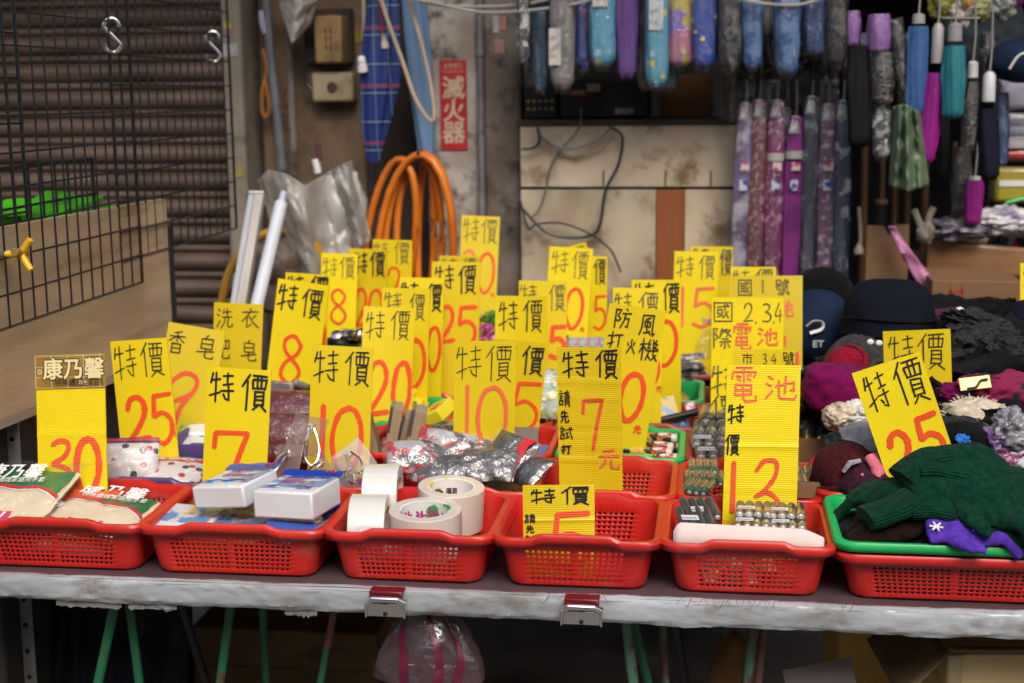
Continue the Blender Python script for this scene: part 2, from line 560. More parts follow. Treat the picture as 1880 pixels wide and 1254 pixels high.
# roller shutter (profile extruded along X)
x0, x1 = -3.6, xAt(424, WY, 1.5)
prof = []
P = 0.0845
z = 0.02
while z < 2.6:
    for k in range(7):                               # wide rounded slat
        a = math.pi * k / 6
        prof.append((WY - 0.017 * math.sin(a) ** 0.7, z + 0.054 * k / 6))
    prof.append((WY + 0.006, z + 0.0575))
    for k in range(4):                               # narrow flat bead
        prof.append((WY - 0.006 * (1 if 0 < k < 3 else 0.2), z + 0.060 + 0.020 * k / 3))
    prof.append((WY + 0.006, z + 0.0825))
    z += P
m = MB()
NXS = 14
m.sheet(NXS, len(prof) - 1, lambda u, v: (x0 + (x1 - x0) * u, prof[int(round(v * (len(prof) - 1)))][0], prof[int(round(v * (len(prof) - 1)))][1]))
SHUT = mat('weathered_shutter_steel', (0.155, 0.102, 0.074), 0.45, 0.35, 5, bump=0.15, bscale=40, col2=(0.070, 0.044, 0.032), stretch=(1, 1, 3), dirt=((0.075, 0.05, 0.04), 6, 0.52, 0.72), metal=0.15)
tag(m.build('roller_shutter', SHUT, angle=50), 'weathered brown steel roller shutter, closed, behind the black wire grids', 'shutter')

cw = wall_strip('concrete_column', 408, 446, WY - 0.10, mat('stained_plaster', (0.34, 0.29, 0.225), 0.9, 0.2, 4, bump=0.3, bscale=30, col2=(0.20, 0.165, 0.125), dirt=((0.09, 0.07, 0.05), 8, 0.56, 0.75)),
                'narrow stained plaster post with torn stickers beside the roller shutter', 'column', thick=0.22)
def sticker(px0, py0, px1, py1, Y, c, label, name='sticker', parent=None):
    a, b = atY(px0, py0, Y - .002), atY(px1, py1, Y - .002)
    q = MB()
    q.box(a.x, b.x, Y - 0.003, Y - 0.001, b.z, a.z)
    return q.build(name, mat('paper_%02x%02x%02x' % tuple(int(255 * x) for x in c), c, 0.7, 0.25, 40, dirt=((0.3, 0.26, 0.22), 18, 0.58, 0.75)), parent)
for a in ((411, 40, 424, 52, (0.5, 0.45, 0.03)), (411, 54, 423, 62, (0.5, 0.16, 0.2)), (409, 64, 424, 76, (0.25, 0.25, 0.3)), (409, 80, 437, 104, (0.38, 0.36, 0.36)), (431, 305, 447, 326, (0.33, 0.28, 0.06))):
    sticker(*a[:4], WY - 0.10, a[4], None, 'torn_sticker', cw)
m = MB()
m.box(xAt(446, WY, 1.5), xAt(478, WY, 1.5), WY + 0.05, WY + 0.1, 0, 2.6)
tag(m.build('door_recess_wall', mat('dark_recess', (0.075, 0.06, 0.05), 0.9, 0.4, 4, bump=0.3)), 'dark recessed strip of wall between plaster post and grey conduit', 'wall')
tag(wall_strip('back_wall', 478, 668, WY, RUSTY, None, None), 'brown stained wall carrying the two old meter boxes', 'wall')
tag(wall_strip('dark_wall', 668, 790, WY + 0.08, mat('dark_brown_wall', (0.10, 0.075, 0.055), 0.9, 0.5, 4, bump=0.4, dirt=((0.03, 0.024, 0.02), 5, 0.48, 0.7)), None, None), 'dark brown wall behind the hanging umbrellas and hose', 'wall')  # strip of wall in a darker brown than its neighbours
pil = wall_strip('peeling_pillar', 782, 879, WY - 0.14, CONCL, 'pale peeling concrete pillar with the red extinguisher poster', 'pillar', thick=0.3)
pil2 = wall_strip('grey_pillar', 886, 956, WY - 0.16, CONC, 'dark grey weathered pillar edge with small paper stickers', 'pillar', thick=0.3)
for a in ((905, 28, 916, 60, (0.45, 0.43, 0.42)), (917, 28, 929, 55, (0.5, 0.2, 0.18)), (908, 72, 926, 98, (0.42, 0.22, 0.2))):
    sticker(*a[:4], WY - 0.16, a[4], None, 'paper_sticker', pil2)
m = MB()
Yc = WY - 0.17
m.tube([(xAt(881, Yc, 1.9), Yc, 2.6), (xAt(881, Yc, 1.5), Yc, 0.6)], 0.010, 10)
m.box(xAt(876, Yc, 1.75), xAt(887, Yc, 1.75), Yc - .014, Yc + .01, 1.60, 1.62)
tag(m.build('conduit_pipe', mat('grey_paint', (0.20, 0.20, 0.20), 0.5, 0.3, 12, dirt=((0.08, 0.06, 0.05), 20, 0.55, 0.7))), 'thin grey conduit running down between the two pillars', 'pipe')
# red poster on the pillar
Yp = WY - 0.142
a, b = atY(807, 111, Yp), atY(859, 275, Yp)
post = thing('fire_poster', 'narrow red poster with pale extinguisher characters pasted on the pillar', 'poster', (a.x, Yp, b.z))
W_, H_ = b.x - a.x, a.z - b.z
m = MB()
m.box(0, W_, -0.003, -0.0008, 0, H_)
m.build('sheet', mat('red_paper', (0.48, 0.02, 0.025), 0.5, 0.12, 14, dirt=((0.35, 0.05, 0.05), 30, 0.62, 0.8)), post)
CREAM = mat('cream_print', (0.62, 0.50, 0.33), 0.6, 0.2, 40)
for ch, fy in (('滅', .60), ('火', .345), ('器', .10)):
    text_mesh(ch, W_ * .86, CREAM, post, (W_ * .07, -0.0036, H_ * fy - .0), bold=0.0017, sx=1.0)
text_mesh('台灣電力', W_ * .17, CREAM, post, (W_ * .16, -0.0036, H_ * .925))
m = MB()
m.box(W_ * .1, W_ * .9, -0.0036, -0.003, H_ * .872, H_ * .878)
m.box(W_ * .1, W_ * .9, -0.0036, -0.003, H_ * .905, H_ * .908)
m.build('printed_rule', CREAM, post)

# cabinet with stained cream panels
Yk = 4.08
a, b = atY(955, 232, Yk), atY(1349, 560, Yk)
cab = thing('wall_cabinet', 'low cabinet faced with stained cream panels and one brown strip', 'cabinet', (a.x, Yk, 0))
Wc, zt = b.x - a.x, a.z
zs = atY(1100, 346, Yk).z
CP = mat('stained_cream_laminate', (0.66, 0.57, 0.42), 0.55, 0.2, 7, bump=0.08, bscale=20, col2=(0.46, 0.37, 0.24), dirt=((0.20, 0.12, 0.055), 11, 0.52, 0.70))
CP2 = mat('older_cream_laminate', (0.56, 0.49, 0.36), 0.55, 0.2, 6, bump=0.08, bscale=20, col2=(0.32, 0.25, 0.155), dirt=((0.13, 0.08, 0.04), 9, 0.50, 0.68))
m = MB(); m.box(0, Wc, 0, 0.018, zs + .004, zt); m.build('top_panel', CP, cab, bevel=0.002)
xs = [(0.0, 0.250), (0.251, 0.0)]
s0, s1 = atY(1205, 400, Yk).x - a.x, atY(1256, 400, Yk).x - a.x
m = MB(); m.box(0, s0 - .002, 0.001, 0.018, 0.35, zs - .004); m.build('lower_panel', CP2, cab, bevel=0.002)
m = MB(); m.box(s0, s1, -0.003, 0.018, 0.35, zs - .004); m.build('brown_strip', mat('brown_laminate', (0.27, 0.085, 0.025), 0.5, 0.12, 14, stretch=(8, 1, 1)), cab, bevel=0.002)
m = MB(); m.box(s1 + .002, Wc, 0.001, 0.018, 0.35, zs - .004); m.build('side_panel', CP, cab, bevel=0.002)
m = MB(); m.box(0, Wc, 0.02, 0.45, 0, zt - .03); m.build('carcass', DARK, cab)
m = MB(); m.box(-.01, Wc + .01, -0.005, 0.45, zt, zt + .018); m.build('top_board', mat('dark_board', (0.05, 0.035, 0.025), 0.7, 0.3, 8), cab, bevel=0.003)
m = MB()
for px in (1108, 1222, 1305):
    q = atY(px, 338, Yk).x - a.x
    m.box(q - .002, q + .002, -0.004, -.0005, zs + .006, zs + .05)
m.build('screw_strip', mat('rusty_iron', (0.10, 0.05, 0.03), 0.7, 0.4, 30), cab)
# shop interior behind, dark
m = MB()
m.box(-0.2, 3.4, 6.2, 6.3, 0, 2.6)
tag(m.build('shop_back_wall', DARK), 'dark back wall of the shop interior on the right', 'wall')
m = MB()
m.box(xAt(953, 4.62, 1.5), xAt(1352, 4.62, 1.5), 4.62, 4.7, 0, 2.6)
tag(m.build('inner_wall', DARK), 'dark inner wall above the cabinet, behind the hanging umbrellas', 'wall')
m = MB()
m.box(3.2, 3.3, 2.2, 6.3, 0, 2.6)
tag(m.build('shop_side_wall', DARK), 'dark side wall of the shop beyond the right edge', 'wall')
m = MB()
for i in range(26):
    for j in range(8):
        ox = (j % 2) * .11
        m.box(-2.6 + i * .22 + ox, -2.6 + i * .22 + ox + .21, WY - .3, WY - .2, .01 + j * .085, .01 + j * .085 + .078)
tag(m.build('brick_plinth', mat('sooty_brick', (0.06, 0.048, 0.042), 0.9, 0.5, 3, bump=0.5, bscale=20), bevel=0.006), 'low dark brick plinth at the back beneath the table', 'wall')

# ------------------------------------------------------------------ table
tab = thing('market_table', 'long market table wrapped in grimy white plastic sheeting', 'table', (0, 0, TT))
TX0, TX1 = -1.36, 0.80
m = MB()
def top(u, v):
    x = TX0 + (TX1 - TX0) * u
    y = TY0 + (TY1 - TY0) * v
    return (x, y + (0.004 * fbm(x * 5, 1) if v == 0 else 0), 0.0015 * fbm(x * 6, y * 6, 3))
m.sheet(90, 50, top, 0)
VINYL = mat('mauve_vinyl', (0.10, 0.068, 0.075), 0.3, 0.25, 6, bump=0.12, bscale=30, dirt=((0.07, 0.05, 0.05), 8, 0.55, 0.8))
m.build('vinyl_cover', VINYL, tab)
m = MB()
prof = [(0.012, 0.0008), (0.003, 0.0012), (-0.003, -0.002), (-0.0045, -0.008), (-0.0045, -0.020), (-0.003, -0.034), (0.002, -0.041), (0.02, -0.042)]
def edge(u, v):
    x = TX0 + (TX1 - TX0) * u
    k = v * (len(prof) - 1)
    i = min(int(k), len(prof) - 2)
    f = k - i
    py = prof[i][0] * (1 - f) + prof[i + 1][0] * f
    pz = prof[i][1] * (1 - f) + prof[i + 1][1] * f
    cr = 0.0020 * fbm(x * 11 + v * 2, v * 2.5, 1) + 0.0012 * abs(fbm(x * 26 - v * 3, v * 4, 2)) + 0.0005 * fbm(x * 70, v * 9, 2)
    sag = (-0.006 * max(0, fbm(x * 7, 4)) if v > .8 else 0)
    return (x, TY0 + py + 0.004 * fbm(x * 5, 1) + cr, pz + cr * .6 + sag)
m.sheet(420, 21, edge, 0)
EDGE = mat('grimy_white_sheeting', (0.45, 0.48, 0.51), 0.3, 0.2, 5, bump=0.4, bscale=35, col2=(0.27, 0.285, 0.29), stretch=(1, 1, 2.0), dirt=((0.15, 0.115, 0.08), 8, 0.53, 0.72))
m.build('wrapped_edge', EDGE, tab)
m = MB()
m.box(TX0, TX1, TY0 + .008, TY1, -0.040, -0.004)
m.build('board', mat('raw_board', (0.16, 0.10, 0.06), 0.8, 0.2, 9), tab)
m = MB()                                              # cracks in the sheeting and a torn strip
for px0, px1 in ((1240, 1420), (990, 1110), (1540, 1600)):
    x = px0
    while x < px1:
        p0 = atY(x, 1098 + (x - 1240) * .03, TY0 - .006)
        dx = rnd.uniform(12, 34)
        pts = []
        for k in range(5):
            q = atY(x + dx * k / 4 + rnd.uniform(-2, 2), 1100 + (x - 1240) * .025 + rnd.uniform(-6, 14), TY0 - .0085)
            pts.append((q.x, q.y, q.z - TT))
        m.tube(pts, [.0001, .0004, .0005, .0004, .0001], 5)
        x += dx * rnd.uniform(.6, 1.2)
m.build('crack', mat('grime', (0.11, 0.08, 0.055), 0.8, 0.3, 30), tab)
m = MB()
for px, wd in ((100, 120), (232, 90), (520, 60)):
    p0, p1 = atY(px, 1075, TY0 + .004), atY(px + wd, 1078, TY0 + .004)
    m.sheet(14, 3, lambda u, v: (p0.x + (p1.x - p0.x) * u, TY0 + .006 + .004 * fbm(u * 4, v, px), -0.041 - v * (.010 + .010 * abs(fbm(u * 6, px)))))
m.build('torn_film', FILMW, tab)

# clamps on the front edge
for k, (px, py, lab) in enumerate(((711, 1078, 'red and chrome spring clamp gripping table edge below the tape basket'), (1069, 1085, 'red and chrome spring clamp gripping table edge below the empty basket'))):
    p = atY(px, py, TY0 - .012)
    c = thing('table_clamp', lab, 'clamp', (p.x, p.y, TT), group='clamps on the table edge')
    b = MB(); b.box(-.027, .027, -.010, .014, .002, .005); b.box(-.027, .027, -.012, -.0095, -.006, .005)
    b.build('red_jaw', mat('red_enamel', (0.13, 0.006, 0.009), 0.3, 0.15, 20), c, bevel=.0015)
    b = MB()
    b.tube([(-.031, -.014, -.018), (-.020, -.022, -.004), (.020, -.022, -.004), (.031, -.014, -.012)], .0055, 10)
    b.box(-.029, .029, -.018, -.014, -.034, -.013)
    b.box(-.0325, -.029, -.02, .0, -.036, -.010); b.box(.029, .0325, -.02, .0, -.036, -.010)
    b.build('latch', CHROME, c, bevel=.001)
    b = MB(); b.tube([(0, -.0145, -.012), (0, -.017, -.012)], .0045, 10); b.tube([(0, -.018, -.029), (0, -.0205, -.029)], .0035, 10)
    b.build('rivet', BLACKP, c)

# ------------------------------------------------------------------ baskets
_bm = {}
def basket_mesh(W, D, H=0.08, bump=True):
    key = (round(W, 3), round(D, 3), bump, round(H, 3))
    if key in _bm: return _bm[key]
    ins, r0 = 0.026, 0.026
    vs, fs = [], []
    def seg(L, pitch, mid):
        """fractions along a straight edge and the hole flag of every interval"""
        n = max(4, int(round((L - .03) / pitch)))
        fr, fl = [0.0], []
        half = n // 2
        m0 = 0.5 * (.030 / L)
        mg = 0.010 / L if mid else 0.0
        wd = (1 - 2 * m0 - mg) / (2 * half)
        t = m0
        for s in range(2):
            fr.append(t); fl.append(False)
            for k in range(half):
                fr.append(t + wd * .56); fl.append(True)
                if k < half - 1:
                    fr.append(t + wd); fl.append(False)
                t += wd
            t += mg
        fr.append(1.0); fl.append(False)
        return fr, fl
    fx, hx = seg(W - 2 * ins - 2 * r0 + .03, 0.0100, True)
    fy, hy = seg(D - 2 * ins - 2 * r0 + .03, 0.0112, True)
    def path(e, z):
        """rounded rectangle, half extents reduced/grown by e, list of (x,y)"""
        a, b = W / 2 + e, D / 2 + e
        r = r0 + max(0, e + .01) * .6
        pts = []
        def arc(cx, cy, a0):
            for k in range(1, 6):
                t = a0 + math.pi / 2 * k / 6
                pts.append((cx + r * math.cos(t), cy + r * math.sin(t)))
        for f in fx: pts.append((-a + r + (2 * a - 2 * r) * f, -b))
        arc(a - r, -b + r, -math.pi / 2)
        for f in fy: pts.append((a, -b + r + (2 * b - 2 * r) * f))
        arc(a - r, b - r, 0)
        for f in fx: pts.append((a - r - (2 * a - 2 * r) * f, b))
        arc(-a + r, b - r, math.pi / 2)
        for f in fy: pts.append((-a, b - r - (2 * b - 2 * r) * f))
        arc(-a + r, -b + r, math.pi)
        return pts
    nf = [False] * 6
    colhole = hx + nf + hy + nf + hx + nf + hy + nf
    NR = 7
    zs, rh = [0.0, 0.0035, 0.011], [False, False]
    z0, z1 = 0.011, H - 0.014
    ph = (z1 - z0) / NR
    for k in range(NR):
        zs.append(z0 + ph * (k + .60)); rh.append(True)
        if k < NR - 1:
            zs.append(z0 + ph * (k + 1)); rh.append(False)
    zs += [H - 0.010, H]; rh += [False, False]
    def bz(x, y, z):
        if not bump or z < H - .012 or abs(y) < D / 2 - .03: return 0.0
        t = (abs(x) - W * .20) / (W * .07)
        return 0.0075 * (1 - min(1, max(0, t)))
    layers = []
    for k, z in enumerate(zs):
        e = -ins - (0.006 if k == 0 else (0.0012 if k == 1 else 0)) + (ins - 0.012) * (z / H)
        layers.append([(x, y, z + bz(x, y, z)) for x, y in path(e, z)])
    rim = [(-0.011, H + .003), (-0.007, H + .0048), (-0.002, H + .0045), (0.0, H + .001), (-0.0005, H - .008)]
    lr = [[(x, y, z + bz(x, y, H)) for x, y in path(e, H)] for e, z in rim]
    allL = layers + lr
    n = len(layers[0])
    for L in allL: vs += L
    for j in range(len(allL) - 1):
        hole = rh[j] if j < len(rh) else False
        for i in range(n):
            if hole and colhole[i]: continue
            k = (i + 1) % n
            fs.append((j * n + i, j * n + k, (j + 1) * n + k, (j + 1) * n + i))
    # lattice floor
    a0, b0 = W / 2 - ins - .006, D / 2 - ins - .006
    nx, ny = int(2 * a0 / .010), int(2 * b0 / .010)
    gx = sorted([-a0 + 2 * a0 * i / nx for i in range(nx + 1)] + [-a0 + 2 * a0 * (i + .5) / nx for i in range(nx)])
    gy = sorted([-b0 + 2 * b0 * i / ny for i in range(ny + 1)] + [-b0 + 2 * b0 * (i + .5) / ny for i in range(ny)])
    o = len(vs)
    for y in gy:
        for x in gx: vs.append((x, y, 0.0012))
    cut = r0 * .8
    for j in range(len(gy) - 1):
        for i in range(len(gx) - 1):
            if i % 2 and j % 2 and 2 < i < len(gx) - 4 and 2 < j < len(gy) - 4: continue
            cx, cy = abs(gx[i] + gx[i + 1]) / 2, abs(gy[j] + gy[j + 1]) / 2
            if cx > a0 - cut and cy > b0 - cut and (cx - a0 + cut) ** 2 + (cy - b0 + cut) ** 2 > cut * cut: continue
            q = o + j * len(gx) + i
            fs.append((q, q + 1, q + 1 + len(gx), q + len(gx)))
    me = bpy.data.meshes.new('basket')
    me.from_pydata(vs, [], fs)
    me.polygons.foreach_set('use_smooth', [True] * len(me.polygons))
    me.update()
    me.set_sharp_from_angle(angle=math.radians(35))
    _bm[key] = me
    return me
_bc = {}
def basket(px0, px1, Y, D, material, label, z=0.0, group='plastic baskets on the table', H=0.08, bump=True, yaw=0.0, snap=True):
    x0, x1 = xAt(px0, Y, TT + z + H), xAt(px1, Y, TT + z + H)
    W = round((x1 - x0) / .01) * .01 if snap else x1 - x0
    me = basket_mesh(W, D, H, bump)
    k = (me.name, material.name)
    if k not in _bc:
        c = me.copy()
        c.materials.clear()
        c.materials.append(material)
        _bc[k] = c
    o = link('plastic_basket', _bc[k], None, ((x0 + x1) / 2, Y + D / 2, TT + z + .002), (0, 0, yaw), solid=0.0018)
    o.modifiers['t'].offset = -1
    return tag(o, label, 'basket', group)
Y1, Y2, Y3, Y4, Y5, Y6 = 2.122, 2.378, 2.634, 2.89, 3.15, 3.41
BD = 0.252
B = {}
def bk(key, *a, **k): B[key] = basket(*a, **k)
bk('gloves', -75, 262, Y1, BD, ORANGE, 'red basket holding cream glove packs, nearest the left edge')
bk('sponges', 243, 594, Y1, BD, ORANGE, 'faded red basket holding white melamine sponge packs')
bk('tape', 590, 903, Y1, BD, ORANGE, 'bright red basket holding four rolls of packing tape')
bk('empty', 899, 1214, Y1, BD, RED, 'empty bright red basket with the number 5 sign inside')
bk('aa', 1212, 1538, Y1, BD, RED, 'red basket of gold AA batteries behind a pale card strip')
bk('wide', 1534, 1992, Y1, 0.270, RED, 'wide red basket under the green tray of dark gloves', H=0.072, bump=False)
bk('tray', 1532, 1990, Y1 + .0012, 0.2676, GREENP, 'green basket nested in a red one, heaped with dark green gloves', z=0.0185, H=0.072, bump=False)
bk('purple_a', 150, 385, Y2, BD, PURPLEP, 'dark purple basket of dotted snack bags behind the glove packs')
bk('hooks', 418, 690, Y2, BD, RED, 'red basket of clear adhesive hooks behind the sponge packs')
bk('wool', 684, 986, Y2, BD, RED, 'red basket of steel wool packs behind the tape rolls')
bk('glue', 966, 1242, Y2, BD, ORANGE, 'red basket behind the empty one, holding small glue tubes')
bk('aaa', 1242, 1512, Y2, BD, RED, 'red basket of green AAA batteries, second from the front')
bk('hats', 1504, 1812, Y2 + .014, BD, ORANGE, 'orange-red basket of caps and mittens behind green tray', z=0.012)
bk('purple_b', 290, 500, Y3, BD, PURPLEP, 'dark purple basket of green and white soap packs')
bk('packs', 500, 668, Y3, BD, DULLRED, 'red basket of glossy brown packs below the leaning 8 sign')
bk('cards', 600, 800, Y3 - .035, BD, RED, 'red basket of upright wooden-edged cards')
bk('divider', 775, 1010, Y3, BD, RED, 'red basket with grey cardboard divider, behind steel wool')
bk('lighters', 1016, 1256, Y3, BD, GREENP, 'green basket of printed cigarette lighters')
bk('ccell', 1256, 1514, Y3, BD, DULLRED, 'dull red basket of silver C batteries, third from the front')
bk('boxes', 640, 830, Y4 - .03, BD, GREENP, 'green basket of yellow boxes behind the upright cards')
bk('markers', 455, 630, Y4, BD, RED, 'red basket of marker pens behind the brown packs')
bk('sweets', 815, 1010, Y4, BD, ORANGE, 'red basket of green leaf packs behind the cardboard divider')
bk('key', 1080, 1292, Y4, BD, DULLRED, 'dusty red basket of carded tools behind the lighters')
bk('dcell', 1276, 1512, Y4, BD, DULLRED, 'dusty red basket of large D batteries, fourth from the front')
bk('flowers', 690, 870, Y5, BD, RED, 'red basket of pink tissue flowers')
bk('pens', 1120, 1294, Y5, BD, GREENP, 'green basket of carded pens behind the tool basket')
bk('packets', 1302, 1506, Y5, BD, RED, 'red basket of green packets farthest back in the battery column')
bk('chrome', 560, 730, Y5 + .02, BD, RED, 'red basket of shiny steel fittings at the back of the table')
bk('erasers', 985, 1120, Y5, BD, DULLRED, 'red basket of striped eraser packs behind the 0 sign')
bk('ribbons', 830, 965, Y6, BD, DULLRED, 'red basket of curled pink and green ribbon at the back')
bk('cloth', 1225, 1350, Y6, BD, DULLRED, 'red basket of folded cream cloths at the back of the table')

# ------------------------------------------------------------------ hand lettering: strokes on a 100 x 100 grid, y down
HZ = {
'特': [[(14,6),(6,38)],[(6,28),(44,24)],[(28,4),(27,98)],[(4,80),(44,64)],[(56,16),(96,12)],[(75,2),(75,40)],[(58,42),(94,38)],[(50,62),(98,57)],[(80,46),(82,90),(66,84)],[(58,72),(66,82)]],
'價': [[(32,2),(2,36)],[(21,20),(20,98)],[(40,6),(94,5)],[(42,18),(44,40)],[(42,17),(93,16),(88,40)],[(44,40),(88,39)],[(59,6),(58,38)],[(75,6),(74,38)],[(50,48),(49,83)],[(50,48),(85,47),(84,83)],[(50,60),(84,59)],[(50,71),(84,70)],[(49,83),(84,82)],[(62,85),(42,98)],[(70,84),(94,99)]],
'洗': [[(10,8),(22,18)],[(5,32),(18,42)],[(4,92),(24,62)],[(48,6),(40,28)],[(44,20),(88,18)],[(66,2),(66,44)],[(36,46),(96,42)],[(54,46),(50,70),(32,96)],[(72,46),(72,86),(80,92),(98,88),(98,76)]],
'衣': [[(50,2),(56,12)],[(8,22),(94,18)],[(48,20),(34,44),(6,66)],[(34,44),(34,94),(58,78)],[(44,36),(64,66),(96,92)],[(82,34),(60,52)]],
'肥': [[(10,6),(10,60),(2,94)],[(10,6),(34,6),(34,92),(26,86)],[(10,32),(34,32)],[(10,58),(34,58)],[(50,8),(92,8),(92,48),(50,48)],[(72,8),(72,48)],[(50,8),(50,86),(60,94),(96,92),(97,76)]],
'皂': [[(54,0),(44,14)],[(24,16),(24,56),(80,56)],[(24,16),(80,16),(80,56)],[(24,35),(80,35)],[(6,74),(92,66)],[(48,58),(48,88),(58,96),(90,94),(92,84)]],
'香': [[(72,2),(30,12)],[(6,26),(94,22)],[(50,8),(50,52)],[(48,26),(8,50)],[(52,26),(94,48)],[(26,58),(26,98),(74,98)],[(26,58),(74,58),(74,98)],[(26,78),(74,78)]],
'請': [[(16,2),(24,10)],[(4,20),(40,18)],[(10,34),(34,33)],[(10,48),(34,47)],[(10,62),(10,90),(34,88)],[(10,62),(36,61),(34,88)],[(52,12),(94,10)],[(54,26),(92,25)],[(48,40),(98,38)],[(73,2),(73,39)],[(56,52),(56,96)],[(56,52),(92,51),(92,94),(84,90)],[(56,66),(92,65)],[(56,80),(92,79)]],
'先': [[(28,6),(14,30)],[(22,22),(84,20)],[(52,0),(52,46)],[(4,48),(96,45)],[(36,48),(30,74),(6,96)],[(62,48),(62,86),(72,94),(96,90),(96,76)]],
'試': [[(16,2),(24,10)],[(4,20),(40,18)],[(10,34),(34,33)],[(10,48),(34,47)],[(10,62),(10,90),(34,88)],[(10,62),(36,61),(34,88)],[(44,26),(98,22)],[(48,50),(70,48)],[(59,50),(59,80)],[(46,84),(72,76)],[(78,4),(82,50),(92,88),(98,76)],[(88,6),(94,14)]],
'打': [[(4,26),(44,22)],[(28,2),(28,90),(16,82)],[(4,66),(44,52)],[(50,18),(98,15)],[(76,17),(76,92),(64,84)]],
'元': [[(28,10),(74,8)],[(6,36),(96,32)],[(38,36),(32,66),(6,94)],[(62,35),(62,84),(72,92),(96,90),(97,74)]],
'防': [[(10,8),(10,98)],[(10,8),(36,8),(22,34),(36,50),(28,64),(16,62)],[(66,0),(72,12)],[(46,24),(96,21)],[(64,23),(60,60),(44,94)],[(62,48),(88,47),(84,88),(72,86)]],
'風': [[(14,6),(14,60),(4,96)],[(14,6),(82,4),(82,70),(90,94),(98,82)],[(62,14),(32,22)],[(32,32),(32,54),(64,54)],[(32,32),(64,32),(64,54)],[(48,20),(48,84)],[(26,84),(68,80)],[(62,70),(72,90)]],
'火': [[(14,28),(22,46)],[(84,20),(70,42)],[(50,2),(48,44),(10,96)],[(50,44),(92,94)]],
'機': [[(2,28),(38,24)],[(20,2),(20,98)],[(18,32),(2,66)],[(22,36),(36,54)],[(54,4),(44,20),(56,22),(42,42),(60,40)],[(88,4),(78,20),(92,22),(76,42),(96,40)],[(40,54),(98,50)],[(52,56),(40,94)],[(50,74),(60,90)],[(68,4),(76,70),(96,94)],[(92,66),(64,94)]],
'國': [[(6,4),(6,96),(94,96)],[(6,4),(94,4),(94,96)],[(20,26),(80,24)],[(24,40),(24,58),(46,58)],[(24,40),(46,40),(46,58)],[(18,74),(50,68)],[(56,12),(62,56),(80,82)],[(76,46),(52,80)],[(68,12),(76,18)]],
'際': [[(6,6),(6,98)],[(6,6),(26,6),(16,32),(28,46),(14,58)],[(52,4),(36,34)],[(46,14),(60,14),(36,50)],[(72,6),(62,22)],[(66,12),(94,12),(72,44)],[(70,20),(98,46)],[(48,54),(84,53)],[(36,68),(98,66)],[(66,68),(66,98),(58,92)],[(50,76),(40,92)],[(80,76),(94,92)]],
'電': [[(20,4),(82,3)],[(8,16),(6,34)],[(8,16),(94,15),(88,32)],[(50,4),(50,44)],[(24,24),(38,27)],[(24,36),(38,39)],[(62,24),(78,26)],[(62,36),(78,38)],[(20,52),(20,80),(78,80)],[(20,52),(78,52),(78,80)],[(20,66),(78,66)],[(48,52),(48,88),(58,97),(94,95),(96,84)]],
'池': [[(10,10),(26,20)],[(4,36),(20,44)],[(4,92),(26,64)],[(36,44),(92,32),(90,62),(80,60)],[(64,8),(64,72)],[(46,22),(46,84),(56,94),(96,92),(98,76)]],
'號': [[(10,8),(10,34),(38,34)],[(10,8),(38,8),(38,34)],[(2,46),(44,44)],[(20,46),(16,62),(38,62),(34,92),(22,88)],[(68,2),(68,18)],[(68,10),(90,9)],[(54,20),(54,60),(44,96)],[(54,20),(96,19),(90,30)],[(62,34),(88,31)],[(76,24),(76,44),(92,43)],[(68,54),(66,76),(54,94)],[(68,54),(84,53),(84,88),(96,92),(98,80)]],
'市': [[(50,0),(50,16)],[(6,20),(94,17)],[(18,38),(18,80)],[(18,38),(82,36),(82,78),(72,74)],[(50,18),(50,98)]],
'.': [[(44,90),(52,98)]],
}
DG = {
'0': [[(56,0),(26,10),(8,40),(10,72),(34,98),(62,94),(88,66),(90,30),(72,6),(48,1)]],
'1': [[(50,0),(48,100)]],
'2': [[(12,26),(26,6),(56,0),(80,14),(80,38),(52,68),(8,98)],[(8,98),(95,91)]],
'3': [[(12,10),(46,1),(74,14),(66,34),(36,46)],[(36,46),(70,54),(88,74),(64,96),(8,95)]],
'y': [[(6,20),(34,0),(74,2),(72,32),(34,62),(4,74)],[(4,74),(48,66),(84,84),(90,112)]],
'z': [[(16,10),(40,2),(66,4),(74,16),(56,36),(14,50)],[(14,50),(64,60),(78,74),(70,104)]],
'4': [[(54,0),(8,66),(94,62)],[(68,36),(66,100)]],
'5': [[(26,2),(20,46)],[(20,46),(56,38),(88,54),(86,82),(52,100),(10,92)],[(24,3),(94,0)]],
'7': [[(8,30),(10,6)],[(10,6),(86,3)],[(86,3),(64,50),(46,100)]],
'8': [[(82,18),(50,0),(20,12),(26,34),(72,60),(84,80),(54,100),(18,86),(26,60),(68,38),(82,18)]],
'9': [[(10,58),(2,36),(44,4),(80,10),(70,36),(10,56),(4,60)],[(70,36),(48,62),(40,100)]],
'L': [[(50,0),(50,100)]],
}
def smooth_line(p, n=7):
    if len(p) < 3: return p
    q = [Vector((2 * p[0][0] - p[1][0], 2 * p[0][1] - p[1][1]))] + [Vector(a) for a in p] + [Vector((2 * p[-1][0] - p[-2][0], 2 * p[-1][1] - p[-2][1]))]
    out = []
    for i in range(1, len(q) - 2):
        a, b, c, d = q[i - 1:i + 3]
        for k in range(n):
            t = k / n
            out.append(.5 * ((2 * b) + (c - a) * t + (2 * a - 5 * b + 4 * c - d) * t * t + (3 * b - a - 3 * c + d) * t ** 3))
    out.append(q[-2])
    return out
